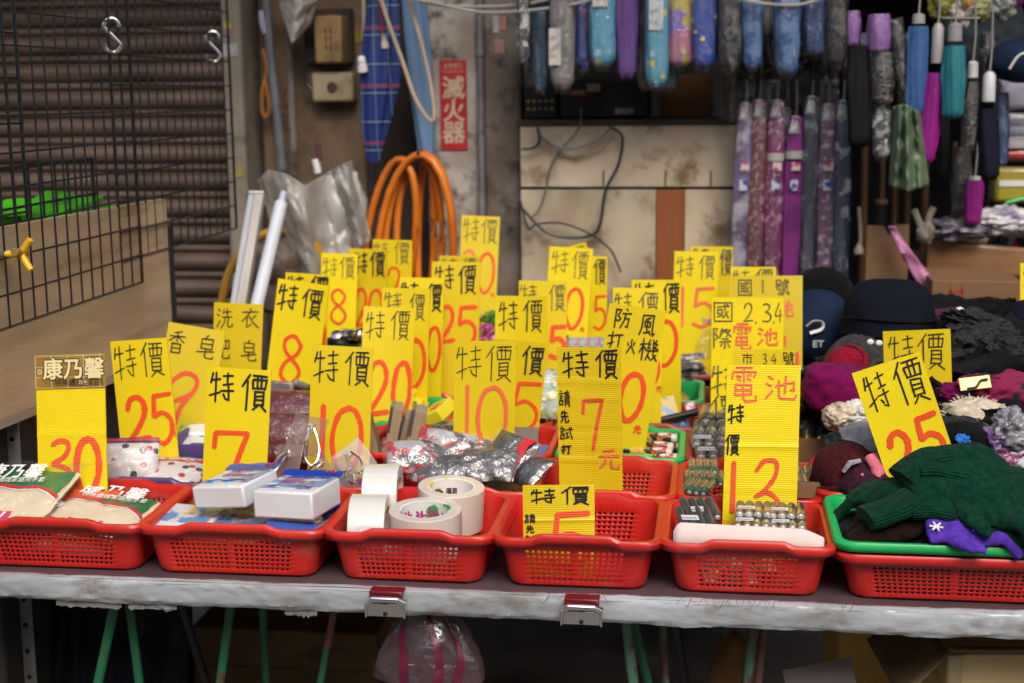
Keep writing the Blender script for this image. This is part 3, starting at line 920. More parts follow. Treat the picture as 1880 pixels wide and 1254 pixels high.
def stroke(mb, pts, wd, y):
    """flat ribbon with round ends in the sign's plane (x, z); y is the ink's height off the sheet"""
    p = [Vector(a) for a in pts]
    n = len(p)
    L, Rr = [], []
    for i in range(n):
        d0 = (p[i] - p[i - 1]).normalized() if i else None
        d1 = (p[i + 1] - p[i]).normalized() if i < n - 1 else None
        d = (d0 + d1) if (d0 and d1 and (d0 + d1).length > .2) else (d1 or d0)
        d = d.normalized()
        nn = Vector((-d.y, d.x))
        k = 1.0
        if d0 and d1:
            k = min(1.6, 1 / max(.4, nn.dot(Vector((-d0.y, d0.x)))))
        h = wd / 2 * k * (1 + .26 * mnoise.noise(Vector((p[i].x * 170, p[i].y * 170, y * 1e4))))
        L.append(p[i] + nn * h)
        Rr.append(p[i] - nn * h)
    e0, e1 = (p[0] - p[1]).normalized() * wd / 2, (p[-1] - p[-2]).normalized() * wd / 2
    loop = [p[0] + e0 * .8] + Rr + [p[-1] + e1 * .8] + L[::-1]
    m_ = len(loop)
    vs = [(a.x, y, a.y) for a in loop]
    fs = [(0, 1, m_ - 1)]
    for i in range(1, n):
        fs.append((i, i + 1, m_ - i - 1, m_ - i))
    fs.append((n, n + 1, n + 2))
    mb.add(vs, fs)
SIGN_GROUP = 'yellow handwritten price signs'
def sign(label, TL, TR, BL, Y, items, fl='v', lean=0.10, bend=0.0, bottom=None, ink=None, red=None, name='price_sign', crease=(), tilt=0.0, cut=None, old=False, flat=False):  # old: use the darker sheet that has shade put into its colour
    """items: (char, x0, y0, x1, y1, stroke width, 'b' black / 'r' red / 'p' pale red), in units of the sign's width, y down from the top edge"""
    lean += rnd.uniform(-.07, .09)
    tilt += rnd.uniform(-.018, .018)
    A, Bp = atY(*TL, Y), atY(*TR, Y + tilt)
    w_ = (Bp - A).length
    u = (Bp - A).normalized()
    C = atY(*BL, Y)
    vdir = (C - A).normalized()
    v2 = Vector((u.z, 0, -u.x)).normalized()
    v = ((vdir if abs(vdir.dot(u)) < .6 else v2) + v2).normalized()
    u = (u - v * u.dot(v)).normalized()
    v = (v + Vector((0, -lean, 0))).normalized()
    u = (u - v * u.dot(v)).normalized()
    n = u.cross(v) * -1
    if n.y > 0: n = -n                                # outward normal, towards the street
    base = TT + .012 if bottom is None else bottom
    h = (A.z - base) / max(.3, -v.z)
    root = thing(name, label, 'price sign', (0, 0, 0), group=SIGN_GROUP)
    up = -v
    root.matrix_world = Matrix(((u.x, -n.x, up.x, A.x), (u.y, -n.y, up.y, A.y), (u.z, -n.z, up.z, A.z), (0, 0, 0, 1)))
    nz_ = 24
    T_ = .0030
    bend = 0.0 if flat else bend + rnd.uniform(-.16, .10)
    twist = 0.0 if flat else rnd.uniform(-.012, .012)
    wave = 0.0 if flat else 1.0
    def by(x, z):
        s_ = bend * ((x / w_ - .5) ** 2) * w_ + twist * (x / w_ - .5) * (1 + z / h) + .004 * wave * math.sin(2.2 * z / h + A.x * 9)
        for c, amt in crease: s_ += amt * math.exp(-((-z / w_ - c) / .025) ** 2)
        return s_ + .0012 * wave * mnoise.noise(Vector((x * 12, z * 9, A.x * 7)))
    b = MB()
    nx_, nzz = 14, 60
    r = .006
    def pt(i, j, yo):
        x, z_ = w_ * i / nx_, -h * j / nzz
        if cut and j == 0: z_ -= cut * (i / nx_)
        return (x, yo + by(x, z_), z_)
    fr = [pt(i, j, 0) for j in range(nzz + 1) for i in range(nx_ + 1)]
    bk_ = [pt(i, j, T_) for j in range(nzz + 1) for i in range(nx_ + 1)]
    q = lambda i, j: j * (nx_ + 1) + i
    N_ = len(fr)
    fs = []
    for j in range(nzz):
        for i in range(nx_):
            fs.append((q(i, j), q(i, j + 1), q(i + 1, j + 1), q(i + 1, j)))
            fs.append((N_ + q(i, j), N_ + q(i + 1, j), N_ + q(i + 1, j + 1), N_ + q(i, j + 1)))
    for i in range(nx_):
        fs.append((q(i, 0), q(i + 1, 0), N_ + q(i + 1, 0), N_ + q(i, 0)))
        fs.append((q(i, nzz), N_ + q(i, nzz), N_ + q(i + 1, nzz), q(i + 1, nzz)))
    for j in range(nzz):
        fs.append((q(0, j), N_ + q(0, j), N_ + q(0, j + 1), q(0, j + 1)))
        fs.append((q(nx_, j), q(nx_, j + 1), N_ + q(nx_, j + 1), N_ + q(nx_, j)))
    b.add(fr + bk_, fs)
    b.build('panel', (YELSHADE if old else YEL)[fl], root, angle=30)
    lay = {'b': MB(), 'r': MB(), 'p': MB()}
    k = 0
    for ch, x0_, y0_, x1_, y1_, wd, kind in items:
        src = HZ.get(ch) if ch in HZ and kind != 'd' else None
        dig = ch in DG
        for ln in (DG[ch] if dig else HZ[ch]):
            jj = .8 if dig else 2.2
            p_ = [(x0_ + (x1_ - x0_) * (a + rnd.uniform(-jj, jj)) / 100, -(y0_ + (y1_ - y0_) * (c + rnd.uniform(-jj, jj)) / 100)) for a, c in ln]
            if dig: p_ = smooth_line(p_)
            else:                                     # subdivide so that ink follows the sheet
                p2 = []
                for i in range(len(p_) - 1):
                    for t in (0, .5): p2.append((p_[i][0] + (p_[i + 1][0] - p_[i][0]) * t, p_[i][1] + (p_[i + 1][1] - p_[i][1]) * t))
                p2.append(p_[-1]); p_ = p2
            k += 1
            o_ = len(lay[kind].v)
            stroke(lay[kind], [(a * w_, c * w_) for a, c in p_], wd * w_ * (.80 if kind == 'b' else .95), -.0010 - k * 1.2e-5)
            for i in range(o_, len(lay[kind].v)):
                x, y, z_ = lay[kind].v[i]
                x = min(max(x, .0003), w_ - .0003); z_ = max(z_, -h + .0003)
                lay[kind].v[i] = (x, y + by(x, z_), z_)
    if lay['b'].v: lay['b'].build('black_lettering', ink or INKB, root, smooth=False)
    if lay['r'].v: lay['r'].build('red_numeral', (red or INKR)[fl], root, smooth=False)
    if lay['p'].v: lay['p'].build('pale_red_lettering', PINKR[fl], root, smooth=False)
    return root, w_, h
def TJ(w=.035, a=(.05, .07, .46, .60), b=(.54, .05, .95, .62)):
    return [('特', *a, w, 'b'), ('價', *b, w, 'b')]
def DD(s, y0=.80, y1=1.82, w=.115, x0=.12, x1=.90, c='r'):
    n = len(s)
    out = []
    if s[0] == '1' and n == 2:
        return [('1', x0, y0, x0 + .16, y1 - .05, w, c), (s[1], x0 + .24, y0 + .02, x1, y1, w, c)]
    for i, ch in enumerate(s):
        g_ = (x1 - x0) / n
        out.append((ch, x0 + g_ * i + .03, y0, x0 + g_ * (i + 1) - .03, y1, w, c))
    return out
YN = lambda x0, y0, s=.13, c='r', w=.022: [('元', x0, y0, x0 + s, y0 + s, w, c)]

# --- left part of the table
s_, w_, h_ = sign('yellow sign with brown printed label on top and red 30', (65, 653), (190, 643), (81, 890), 2.335,
     [('z', .16, 1.17, .56, 1.82, .075, 'r'), ('0', .54, 1.15, .92, 1.92, .095, 'r'), ('元', .66, 1.95, .96, 2.25, .03, 'r')], fl='h', crease=((1.10, -.0015), (1.88, -.001)), flat=True)
LB = mat('brown_tile_print', (0.40, 0.26, 0.05), 0.25, 0.3, 10, col2=(0.22, 0.12, 0.03), coat=0.6)
b = MB(); b.box(-.001, w_ * 1.005, -.0022, -.0012, -w_ * .46, -.0005); lab_ = b.build('printed_label', LB, s_)
b = MB()
for i in range(5): b.box(w_ * (.0 + .235 * i), w_ * (.0 + .235 * i) + .0009, -.0026, -.0022, -w_ * .455, -.001)
for i in range(4): b.box(0, w_, -.0026, -.0022, -w_ * (.02 + .145 * i), -w_ * (.02 + .145 * i) + .0008)
b.build('tile_line', mat('pale_line', (0.66, 0.58, 0.42), 0.4), lab_)
text_mesh('康乃馨', w_ * .30, mat('dark_outline_print', (0.06, 0.03, 0.015), 0.4), lab_, (w_ * .115, -.0031, -w_ * .305), bold=.0028)
text_mesh('康乃馨', w_ * .30, mat('cream_letter', (0.80, 0.70, 0.38), 0.35), lab_, (w_ * .115, -.0036, -w_ * .305), bold=.0009)
text_mesh('特殊處理', w_ * .105, mat('dark_outline_print', (0, 0, 0)), lab_, (w_ * .28, -.0031, -w_ * .42), bold=.0001)
b = MB(); b.lathe([(w_ * .075, 0), (w_ * .075, .0007)], 20, M=Matrix.Translation((w_ * .70, -.0028, -w_ * .385)) @ Matrix.Scale(.55, 4, (0, 0, 1)) @ Matrix.Rotation(math.pi / 2, 4, 'X'))
b.build('oval_badge', mat('dark_outline_print', (0, 0, 0)), lab_)
text_mesh('双色', w_ * .07, mat('cream_letter', (0, 0, 0)), lab_, (w_ * .63, -.0038, -w_ * .41))
text_mesh('家庭用', w_ * .095, mat('dark_outline_print', (0, 0, 0)), lab_, (w_ * .78, -.0031, -w_ * .42), sx=.75)
b = MB()
for k in range(8):
    a = k * math.pi / 4
    b.tube([(w_ * .07 + .002 * math.cos(a), -.003, -w_ * .23 + .002 * math.sin(a)), (w_ * .07 + .0048 * math.cos(a), -.003, -w_ * .23 + .0048 * math.sin(a))], .0008, 6)
b.build('flower_mark', mat('cream_letter', (0, 0, 0)), lab_)

sign('yellow sign with large red 25 between the brown-label sign and the soap packs', (200, 628), (305, 617), (226, 860), 2.60,
     TJ(.028, (.03, .08, .44, .68), (.50, .06, .92, .66)) + [('2', .14, 1.00, .56, 1.78, .10, 'r'), ('5', .56, .97, .98, 1.83, .085, 'r')] + YN(.90, 1.62, .11), lean=.08)
sign('tilted yellow sign reading soap with thin red 9', (311, 591), (414, 604), (288, 760), 2.86,
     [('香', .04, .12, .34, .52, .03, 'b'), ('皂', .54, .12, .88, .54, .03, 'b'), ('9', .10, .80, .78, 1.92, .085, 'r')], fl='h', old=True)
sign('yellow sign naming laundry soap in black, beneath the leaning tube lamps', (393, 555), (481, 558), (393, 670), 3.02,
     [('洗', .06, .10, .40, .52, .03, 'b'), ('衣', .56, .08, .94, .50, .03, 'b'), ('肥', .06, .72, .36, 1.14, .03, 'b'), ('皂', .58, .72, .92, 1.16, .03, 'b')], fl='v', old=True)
sign('bright yellow sign with red 7 standing behind the white sponge packs', (381, 672), (499, 674), (369, 882), 2.345,
     TJ(.042, (.04, .06, .44, .55), (.56, .06, .97, .64)) + [('7', .12, .96, .78, 1.90, .085, 'r')], lean=.06)
sign('yellow sign leaning right with red 8, behind the marker pens', (512, 511), (606, 518), (486, 680), 3.00,
     TJ(.045, (.03, .08, .42, .60), (.50, .10, .93, .68)) + [('8', .18, 1.06, .70, 1.98, .075, 'r')] + YN(.5, 2.08, .1), lean=.05)
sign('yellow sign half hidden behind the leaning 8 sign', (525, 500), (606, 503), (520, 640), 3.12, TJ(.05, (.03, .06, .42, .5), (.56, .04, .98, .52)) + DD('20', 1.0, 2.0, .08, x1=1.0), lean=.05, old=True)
sign('yellow sign with red 8, second in the row left of the orange hose', (591, 464), (657, 467), (592, 600), 3.42, TJ(.03, (.03, .1, .46, .68), (.50, .08, .94, .70)) + [('8', .22, 1.0, .80, 1.95, .075, 'r')], ink=INKG)
sign('yellow sign with red 20 between red 8 and red 2 signs', (641, 456), (713, 459), (642, 600), 3.50, TJ(.05, (.14, .08, .5, .62), (.56, .06, .96, .66)) + [('2', .18, .95, .52, 1.85, .075, 'r'), ('0', .52, .95, .92, 1.85, .075, 'r')])
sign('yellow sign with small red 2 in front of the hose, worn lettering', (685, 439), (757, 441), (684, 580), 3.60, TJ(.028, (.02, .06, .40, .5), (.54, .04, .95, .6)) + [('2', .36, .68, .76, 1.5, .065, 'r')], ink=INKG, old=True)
sign('yellow sign with tall red 10 behind the adhesive hooks', (572, 633), (686, 635), (568, 850), 2.60, TJ(.034, (.03, .08, .46, .60), (.56, .06, .96, .62)) +
     [('1', .20, .96, .26, 1.92, .10, 'r'), ('0', .36, .97, .90, 2.02, .085, 'r')], lean=.06)
sign('yellow sign with red 20 rising behind the yellow boxes', (668, 562), (763, 565), (668, 720), 2.92, TJ(.026, (.05, .08, .42, .64), (.54, .04, .92, .62)) + [('2', .12, 1.06, .58, 2.1, .095, 'r'), ('0', .62, 1.04, 1.0, 2.1, .095, 'r')])
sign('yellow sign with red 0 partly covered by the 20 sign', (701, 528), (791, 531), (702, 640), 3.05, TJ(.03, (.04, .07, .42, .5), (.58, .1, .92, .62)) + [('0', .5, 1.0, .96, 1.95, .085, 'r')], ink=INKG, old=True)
sign('yellow sign with broad black lettering beside the red 25 sign', (736, 509), (816, 512), (736, 640), 3.18, TJ(.05, (.02, .1, .42, .55), (.60, .12, .96, .74)) + [('0', .64, 1.05, .98, 2.0, .08, 'r')])
sign('yellow sign with red 25 left of the pink ribbon', (794, 480), (881, 482), (796, 610), 3.24, TJ(.042, (.05, .08, .46, .60), (.54, .06, .93, .66)) + [('2', .16, .92, .50, 1.68, .085, 'r'), ('5', .50, .92, .96, 1.72, .085, 'r')])
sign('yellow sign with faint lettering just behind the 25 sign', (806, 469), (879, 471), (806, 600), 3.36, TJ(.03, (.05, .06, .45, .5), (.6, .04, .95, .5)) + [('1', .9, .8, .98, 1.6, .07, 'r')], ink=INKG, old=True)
sign('tallest yellow sign at the very back with red 30', (848, 395), (918, 397), (846, 560), 3.62, TJ(.03, (.04, .06, .48, .7), (.52, .05, .95, .72)) + [('3', .06, .9, .46, 1.8, .07, 'p'), ('0', .46, .95, .94, 2.02, .075, 'r')] + YN(.84, 2.0, .1), ink=INKG)
# --- middle
sign('yellow sign with red 10 in pale stripes behind the steel wool', (834, 626), (947, 627), (833, 840), 2.575, TJ(.022, (.02, .07, .45, .64), (.52, .05, .95, .66)) +
     [('1', .20, .74, .24, 1.72, .065, 'p'), ('0', .36, .74, .90, 1.78, .075, 'p')] + YN(.84, 1.66, .11), lean=.05)
sign('yellow sign leaning right with red 5, half behind the striped 10 sign', (912, 622), (1008, 627), (880, 830), 2.79, TJ(.045, (.02, .08, .4, .5), (.52, .08, .95, .64)) + [('5', .36, .80, .98, 1.75, .075, 'r')] + YN(.84, 1.68, .11), lean=.05, old=True)
sign('yellow sign without visible numeral above the striped 10 sign', (909, 543), (1005, 546), (911, 640), 3.06, TJ(.034, (.06, .09, .44, .68), (.54, .06, .92, .68)) + DD('30', 1.1, 2.0), old=True)
sign('yellow sign with bold red 5 left of the windproof lighter sign', (953, 515), (1041, 517), (955, 640), 3.16, TJ(.028, (.02, .08, .38, .42), (.62, .06, .97, .62)) + [('5', .62, .94, 1.0, 1.6, .10, 'r'), ('1', .2, .94, .3, 1.7, .09, 'r')], ink=INKG)
sign('yellow sign with tall red 0 below the black cable loop', (1009, 452), (1089, 456), (1000, 600), 3.40, TJ(.028, (.06, .08, .46, .62), (.54, .06, .93, .72)) + [('1', .14, .9, .2, 1.8, .07, 'r'), ('0', .44, .92, .88, 1.85, .08, 'r')] + YN(.82, 1.8, .1), ink=INKG)
sign('small yellow sign corner tilted behind the tall red 0 sign', (1035, 455), (1075, 442), (1050, 520), 3.52, [('價', .3, .1, .95, 1.1, .05, 'b')], ink=INKG, old=True)
sign('narrow yellow sign with red 5 and black lettering right of the tall red 0', (1066, 471), (1115, 473), (1066, 600), 3.50, [('價', .52, .08, .96, 1.0, .06, 'b'), ('5', .48, 1.4, 1.0, 2.6, .10, 'r')])
sign('yellow sign with red 7 and a column of small black characters', (1022, 637), (1140, 636), (1022, 885), 2.425, TJ(.036, (.07, .05, .50, .49), (.60, .02, .96, .48)) +
     [('請', .02, .68, .20, .94, .025, 'b'), ('先', .04, 1.00, .17, 1.20, .028, 'b'), ('試', .02, 1.26, .23, 1.48, .025, 'b'), ('打', .04, 1.55, .20, 1.71, .03, 'b'),
      ('7', .37, .79, .76, 1.62, .055, 'r'), ('元', .62, 1.60, .97, 1.94, .036, 'p')], fl='h', crease=((.54, -.0012), (.80, -.0012), (1.32, .001), (1.58, -.001), (1.80, -.0015)), lean=.05)
sign('yellow sign tilted right naming windproof lighters with thick red 10', (1119, 556), (1223, 572), (1100, 700), 2.745, [('防', .12, .05, .42, .42, .036, 'b'), ('風', .58, .10, .86, .50, .036, 'b'), ('打', .06, .47, .32, .83, .036, 'b'), ('火', .40, .56, .57, .84, .034, 'b'), ('機', .63, .52, .97, .92, .034, 'b'),
      ('1', .18, 1.1, .24, 2.0, .1, 'r'), ('0', .40, 1.16, .86, 2.02, .095, 'r')] + YN(.74, 2.08, .14, w=.03), lean=.05)
sign('yellow sign with small red character at its edge behind the lighter sign', (1126, 528), (1218, 531), (1128, 660), 2.98, TJ(.034, (.02, .10, .38, .56), (.52, .08, .92, .7)) + [('0', .5, 1.3, .98, 2.0, .06, 'r')] + YN(.88, 1.95, .14), ink=INKG, old=True)
sign('yellow sign with red 0 left of the cream cloths', (1160, 514), (1251, 516), (1162, 640), 3.14, TJ(.045, (.04, .06, .46, .5), (.62, .06, .98, .66)) + [('1', .3, .85, .4, 1.7, .08, 'r'), ('0', .42, .82, .96, 1.72, .085, 'r')])
sign('yellow sign with pale red 15 below the brown cabinet strip', (1238, 461), (1319, 464), (1239, 600), 3.48, TJ(.03, (.04, .1, .46, .6), (.56, .08, .94, .62)) + [('1', .18, .82, .24, 1.7, .08, 'p'), ('5', .40, .82, .95, 1.7, .08, 'p')], ink=INKG)
sign('yellow sign half hidden behind the pale 15 sign', (1268, 452), (1346, 454), (1268, 560), 3.56, TJ(.05, (.04, .05, .42, .4), (.70, .06, .98, .68)), ink=INKG, old=True)
# --- battery column
sign('large yellow battery sign with red 13 nearest in the battery column', (1334, 669), (1471, 668), (1322, 925), 2.315, [('電', .05, .02, .42, .50, .03, 'p'), ('池', .52, .12, .95, .48, .03, 'p'), ('特', .02, .53, .25, .80, .03, 'b'), ('價', .0, .94, .20, 1.22, .03, 'b'),
      ('1', .10, 1.32, .16, 2.0, .075, 'r'), ('y', .42, 1.30, .80, 1.95, .065, 'r')], fl='h', crease=((1.10, -.0016), (1.68, -.0008)), lean=.05)
sign('yellow sign strip with thin black 34 peeking over the red 13 battery sign', (1347, 643), (1459, 641), (1345, 720), 2.57, [('市', .14, .05, .32, .25, .018, 'b'), ('3', .48, .06, .55, .23, .018, 'b'), ('4', .62, .06, .71, .22, .018, 'b'), ('號', .80, .02, .99, .26, .018, 'b')], fl='h', lean=.05, old=True)
sign('yellow battery sign listing 2.3.4 in black, second in the battery column', (1307, 546), (1439, 545), (1303, 740), 2.86, [('國', .02, .06, .30, .35, .024, 'b'), ('2', .44, .08, .58, .34, .024, 'b'), ('.', .58, .2, .66, .36, .028, 'b'), ('3', .70, .08, .84, .34, .024, 'b'), ('.', .83, .2, .91, .36, .028, 'b'), ('4', .88, .07, .99, .34, .02, 'b'),
      ('際', .02, .42, .28, .72, .024, 'b'), ('電', .30, .36, .56, .74, .028, 'p'), ('池', .64, .40, .93, .68, .026, 'p'), ('特', .0, .96, .35, 1.38, .028, 'b'), ('價', .0, 1.38, .35, 1.78, .028, 'b')], fl='v', ink=INKG, lean=.06)
sign('yellow battery sign numbered 1 behind the 2.3.4 sign', (1342, 507), (1473, 507), (1341, 720), 3.12, [('國', .10, .05, .30, .28, .022, 'b'), ('1', .43, .06, .47, .24, .024, 'b'), ('號', .62, .04, .82, .28, .02, 'b'), ('電', .3, .3, .56, .58, .028, 'p'), ('池', .70, .32, .88, .58, .024, 'p'),
      ('L', .74, .86, .78, 1.0, .03, 'r'), ('1', .9, 1.1, .95, 1.6, .06, 'r')], fl='h', ink=INKG, lean=.05, old=True)
sign('yellow sign top edge peeking out behind the battery sign numbered 1', (1341, 490), (1425, 491), (1341, 580), 3.40, TJ(.034, (.04, .06, .42, .5), (.54, .04, .94, .5)), ink=INKG)
# --- right
sign('yellow sign tilted left with red 25 stuck into the green gloves', (1564, 686), (1691, 651), (1631, 860), 2.40, [('特', .08, .08, .42, .66, .03, 'b'), ('價', .52, .04, .96, .70, .032, 'b'), ('2', .14, 1.02, .50, 1.66, .10, 'r'), ('5', .56, .90, .94, 1.6, .09, 'r')], lean=.05, bottom=TT + .05)
sign('upright yellow sign behind the tilted 25 sign, among knitted hats', (1621, 609), (1745, 606), (1628, 760), 2.70, TJ(.024, (.06, .06, .46, .58), (.50, .04, .92, .62)) + [('2', .66, .88, 1.0, 1.5, .09, 'r')], lean=.04, bottom=TT + .03, old=True)
sign('sliver of yellow sign at the right picture edge above the hats', (1873, 483), (1962, 485), (1872, 545), 3.2, TJ(.03), lean=.05)
# --- front basket
sign('short yellow sign with red 5 standing inside the empty red basket', (960, 890), (1091, 882), (957, 992), 2.175, [('特', .10, .05, .46, .27, .03, 'b'), ('價', .54, .02, .94, .28, .03, 'b'), ('請', .02, .41, .17, .54, .02, 'b'), ('先', .04, .57, .15, .68, .022, 'b'), ('試', .02, .71, .18, .84, .022, 'b'),
      ('5', .32, .40, .95, 1.16, .085, 'r')], fl='h', crease=((.50, -.0015), (.78, -.0015)), lean=.10)
# grey handwritten divider cards
for (px0, py0, px1, Y, lab, fx) in ((788, 781, 836, 2.735, 'grey cardboard divider with upside-down writing left of striped 10 sign', .1), (944, 786, 968, 2.70, 'grey cardboard scrap right of the striped 10 sign', None)):
    a, b_ = atY(px0, py0, Y), atY(px1, py0 - 2, Y)
    d = thing('divider_card', lab, 'card', (a.x, Y, TT + .01), (math.radians(-6), 0, 0))
    q = MB(); q.box(0, b_.x - a.x + .02, 0, .003, 0, a.z - TT - .01); q.build('sheet', GREYCARD, d)
    if fx:
        q = MB(); k = 0
        for ch, cx in (('請', .0), ('先', .026), ('打', .05)):
            for ln in HZ[ch]:
                k += 1
                stroke(q, [(.004 + cx + .018 * (1 - x / 100), a.z - TT - .012 - .018 * (1 - y / 100)) for x, y in ln], .0016, -.0006 - k * 1e-5)
        q.build('black_lettering', INKB, d, smooth=False)

# ------------------------------------------------------------------ goods in the baskets
def bpos(px, py, Y): return atY(px, py, Y)
FLOORZ = TT + .004

# glove packs: cream gloves in a clear bag with a printed green card
CREAMF = mat('cream_cotton', (0.72, 0.62, 0.42), 0.9, 0.12, 18, bump=0.35, bscale=90)
GCARD = mat('green_print', (0.012, 0.20, 0.055), 0.35, 0.2, 9, coat=0.4)
RCARD = mat('red_print', (0.62, 0.025, 0.03), 0.35, 0.1, 9, coat=0.4)
WPRINT = mat('white_print', (0.85, 0.84, 0.82), 0.5, 0.05, 9)
def glove_pack(label, loc, rot, W=.215, H=.150):
    t = thing('glove_pack', label, 'glove pack', loc, rot, 'cream glove packs')
    hz = lambda u, v: .008 + .014 * (4 * u * (1 - u)) ** .6 * (4 * min(max(v, .0), .9) * (1 - min(v, .9)) + .1) + .0035 * fbm(u * 6, v * 5, loc[0] * 9) + .004 * math.sin(u * 9 + v * 3) * v * (1 - v)
    wx = lambda v: W * (1 + .05 * v)
    P_ = lambda u, v, e=0: (wx(v) * (u - .5), H * v, hz(u, v) + e)
    b = MB(); b.sheet(34, 24, lambda u, v: P_(u, v)); b.sheet(10, 8, lambda u, v: (W * (u - .5), H * (1 - v), 0.001))
    b.build('gloves', CREAMF, t)
    def band(lo, hi, e, m_, nm, u0=0.01, u1=.99):
        q = MB(); q.sheet(40, 8, lambda u, v: P_(u0 + (u1 - u0) * u, lo(u) + (hi(u) - lo(u)) * v, e)); return q.build(nm, m_, t)
    wav = lambda u: .545 + .09 * abs(math.sin(math.pi * (u * 1.35 + .12))) - (.16 * max(0, u - .8) / .2)
    card = band(lambda u: wav(u) + .075, lambda u: .99, .0012, GCARD, 'header_card', 0.01, .97)
    band(lambda u: wav(u) + .012, lambda u: wav(u) + .075, .0016, RCARD, 'red_wave')
    band(lambda u: wav(u) - .008, lambda u: wav(u) + .012, .0018, WPRINT, 'white_wave')
    band(lambda u: .04, lambda u: .21, .0014, mat('pink_print', (0.72, 0.03, 0.14), 0.35, 0.1, 9), 'pink_band', .0, .72)
    q = MB()
    for k in range(6):
        u_ = .05 + .11 * k
        q.sheet(2, 8, lambda u, v: P_(u_ + .03 * u + .05 * v, .05 + .15 * v, .002))
    q.build('white_stripe', WPRINT, t)
    zz = hz(.5, .8) + .006
    text_mesh('康乃馨', .040, WPRINT, card, (-W * .30, H * .80, zz + .001), (math.radians(4), 0, 0), bold=.0008)
    text_mesh('特殊處理家庭用手套', .0135, WPRINT, card, (-W * .24, H * .70, zz + .0015), (math.radians(8), 0, 0))
    q = MB(); q.lathe([(.011, zz - .004), (.011, zz - .0025)], 18, M=Matrix.Translation((-W * .40, H * .46, 0))); q.build('round_badge', WPRINT, t)
    text_mesh('S', .014, mat('navy_print', (0.02, 0.04, 0.12), 0.5), t, (-W * .40 - .004, H * .46 - .005, zz - .002), (0, 0, 0), bold=.0006)
    q = MB(); q.sheet(30, 22, lambda u, v: ((W + .03) * (u - .5), (H + .03) * v - .008, hz(min(max(u, .02), .98), min(max(v, .02), .98)) + .0045 + .004 * fbm(u * 9, v * 9, loc[1] * 5)))
    q.build('clear_bag', FILMT, t)
    return t
glove_pack('cream glove pack with green card, on top at the left picture edge', (atZ(10, 925, TT + .072).x + .012, 2.165, TT + .056), (math.radians(22), math.radians(-4), math.radians(-9)))
glove_pack('cream glove pack with green card, tucked low against basket side', (atZ(193, 940, TT + .06).x, 2.162, TT + .052), (math.radians(9), math.radians(4), math.radians(-4)), .168, .14)
q = MB(); q.sheet(12, 10, lambda u, v: (atY(110, 930, 2.27).x + .11 * u, 2.23 + .05 * v, TT + .07 + .03 * v + .012 * fbm(u * 3, v * 3)))
tag(q.build('plastic_sheet', mat('orange_red_sheet', (0.62, 0.09, 0.03), 0.4, 0.2, 8), solid=.002), 'creased orange-red plastic sheet between the two glove packs', 'sheet')
q = MB(); q.blob((B['gloves'].location.x, Y1 + BD / 2, TT + .028), (.10, .078, .022), .15, 2, 4, pw=.6)
tag(q.build('glove_bundle', CREAMF), 'bundle of cream gloves filling the bottom of left-edge basket', 'gloves')

# dotted snack bags in the purple basket
DOTS = pattern('dotted_wrapper', ((0.74, 0.69, 0.66), (0.55, 0.04, 0.03), (0.05, 0.045, 0.06)), scale=34, kind='DOT', thr=(0.20, 0.26), bump=.6)
def pouch(name, label, cat, loc, rot, W, D, T_, m_, group=None, head=None, film_=None, seed=0):
    t = thing(name, label, cat, loc, rot, group)
    b = MB()
    hz = lambda u, v: T_ * (max(0, 4 * u * (1 - u)) ** .5) * (max(0, 4 * v * (1 - v)) ** .5) * (1 + .18 * fbm(u * 4, v * 4, seed)) + .0015 * fbm(u * 14, v * 14, seed)
    b.sheet(22, 18, lambda u, v: (W * (u - .5), D * v, hz(u, v))); b.sheet(22, 18, lambda u, v: (W * (.5 - u), D * v, -hz(u, v) * .5))
    b.build('bag', m_, t)
    if head:
        q = MB(); q.sheet(14, 3, lambda u, v: (W * (u - .5) * 1.0, D * (.97 + .16 * v), .0015 + .004 * fbm(u * 5, v, seed)))
        hh = q.build('header', head[0], t)
        if len(head) > 1:
            q = MB(); q.sheet(14, 2, lambda u, v: (W * (u - .5) * 1.0, D * (1.04 + .06 * v), .0028 + .004 * fbm(u * 5, .44 + .37 * v, seed))); q.build('header_stripe', head[1], hh)
    if film_:
        q = MB(); q.sheet(20, 16, lambda u, v: ((W + .012) * (u - .5), D * v, hz(u, v) + .002 + .0035 * fbm(u * 8, v * 8, seed + 3))); q.build('clear_bag', film_, t)
    return t
NAVYP = mat('navy_print', (0.01, 0.03, 0.2), 0.4)
pouch('snack_bag', 'dotted snack bag with red and blue header standing up behind red 30 sign', 'snack bag', tuple(atY(222, 884, 2.43)), (math.radians(58), 0, math.radians(8)), .13, .075, .02, DOTS, 'dotted snack bags', (NAVYP, RCARD), FILMT, 1)
pouch('snack_bag', 'dotted snack bag lying flat in front of purple basket', 'snack bag', tuple(atZ(285, 894, TT + .068)), (math.radians(14), 0, math.radians(-3)), .15, .09, .016, DOTS, 'dotted snack bags', (RCARD,), FILMT, 2)
pouch('snack_bag', 'dotted snack bag underneath, filling the purple basket', 'snack bag', (B['purple_a'].location.x - .02, Y2 + .06, TT + .045), (math.radians(8), 0, .1), .19, .16, .03, DOTS, 'dotted snack bags', None, FILMT, 3)
m_ = mat('dark_blue_tarp', (0.012, 0.03, 0.10), 0.45, 0.4, 6, bump=0.5, bscale=14)
q = MB(); q.blob((-1.16, 2.55, TT + .03), (.10, .16, .05), .4, 1.6, 3, pw=.8)
tag(q.build('tarp_bundle', m_), 'crumpled dark blue tarp in the shadow by the left post', 'tarp')

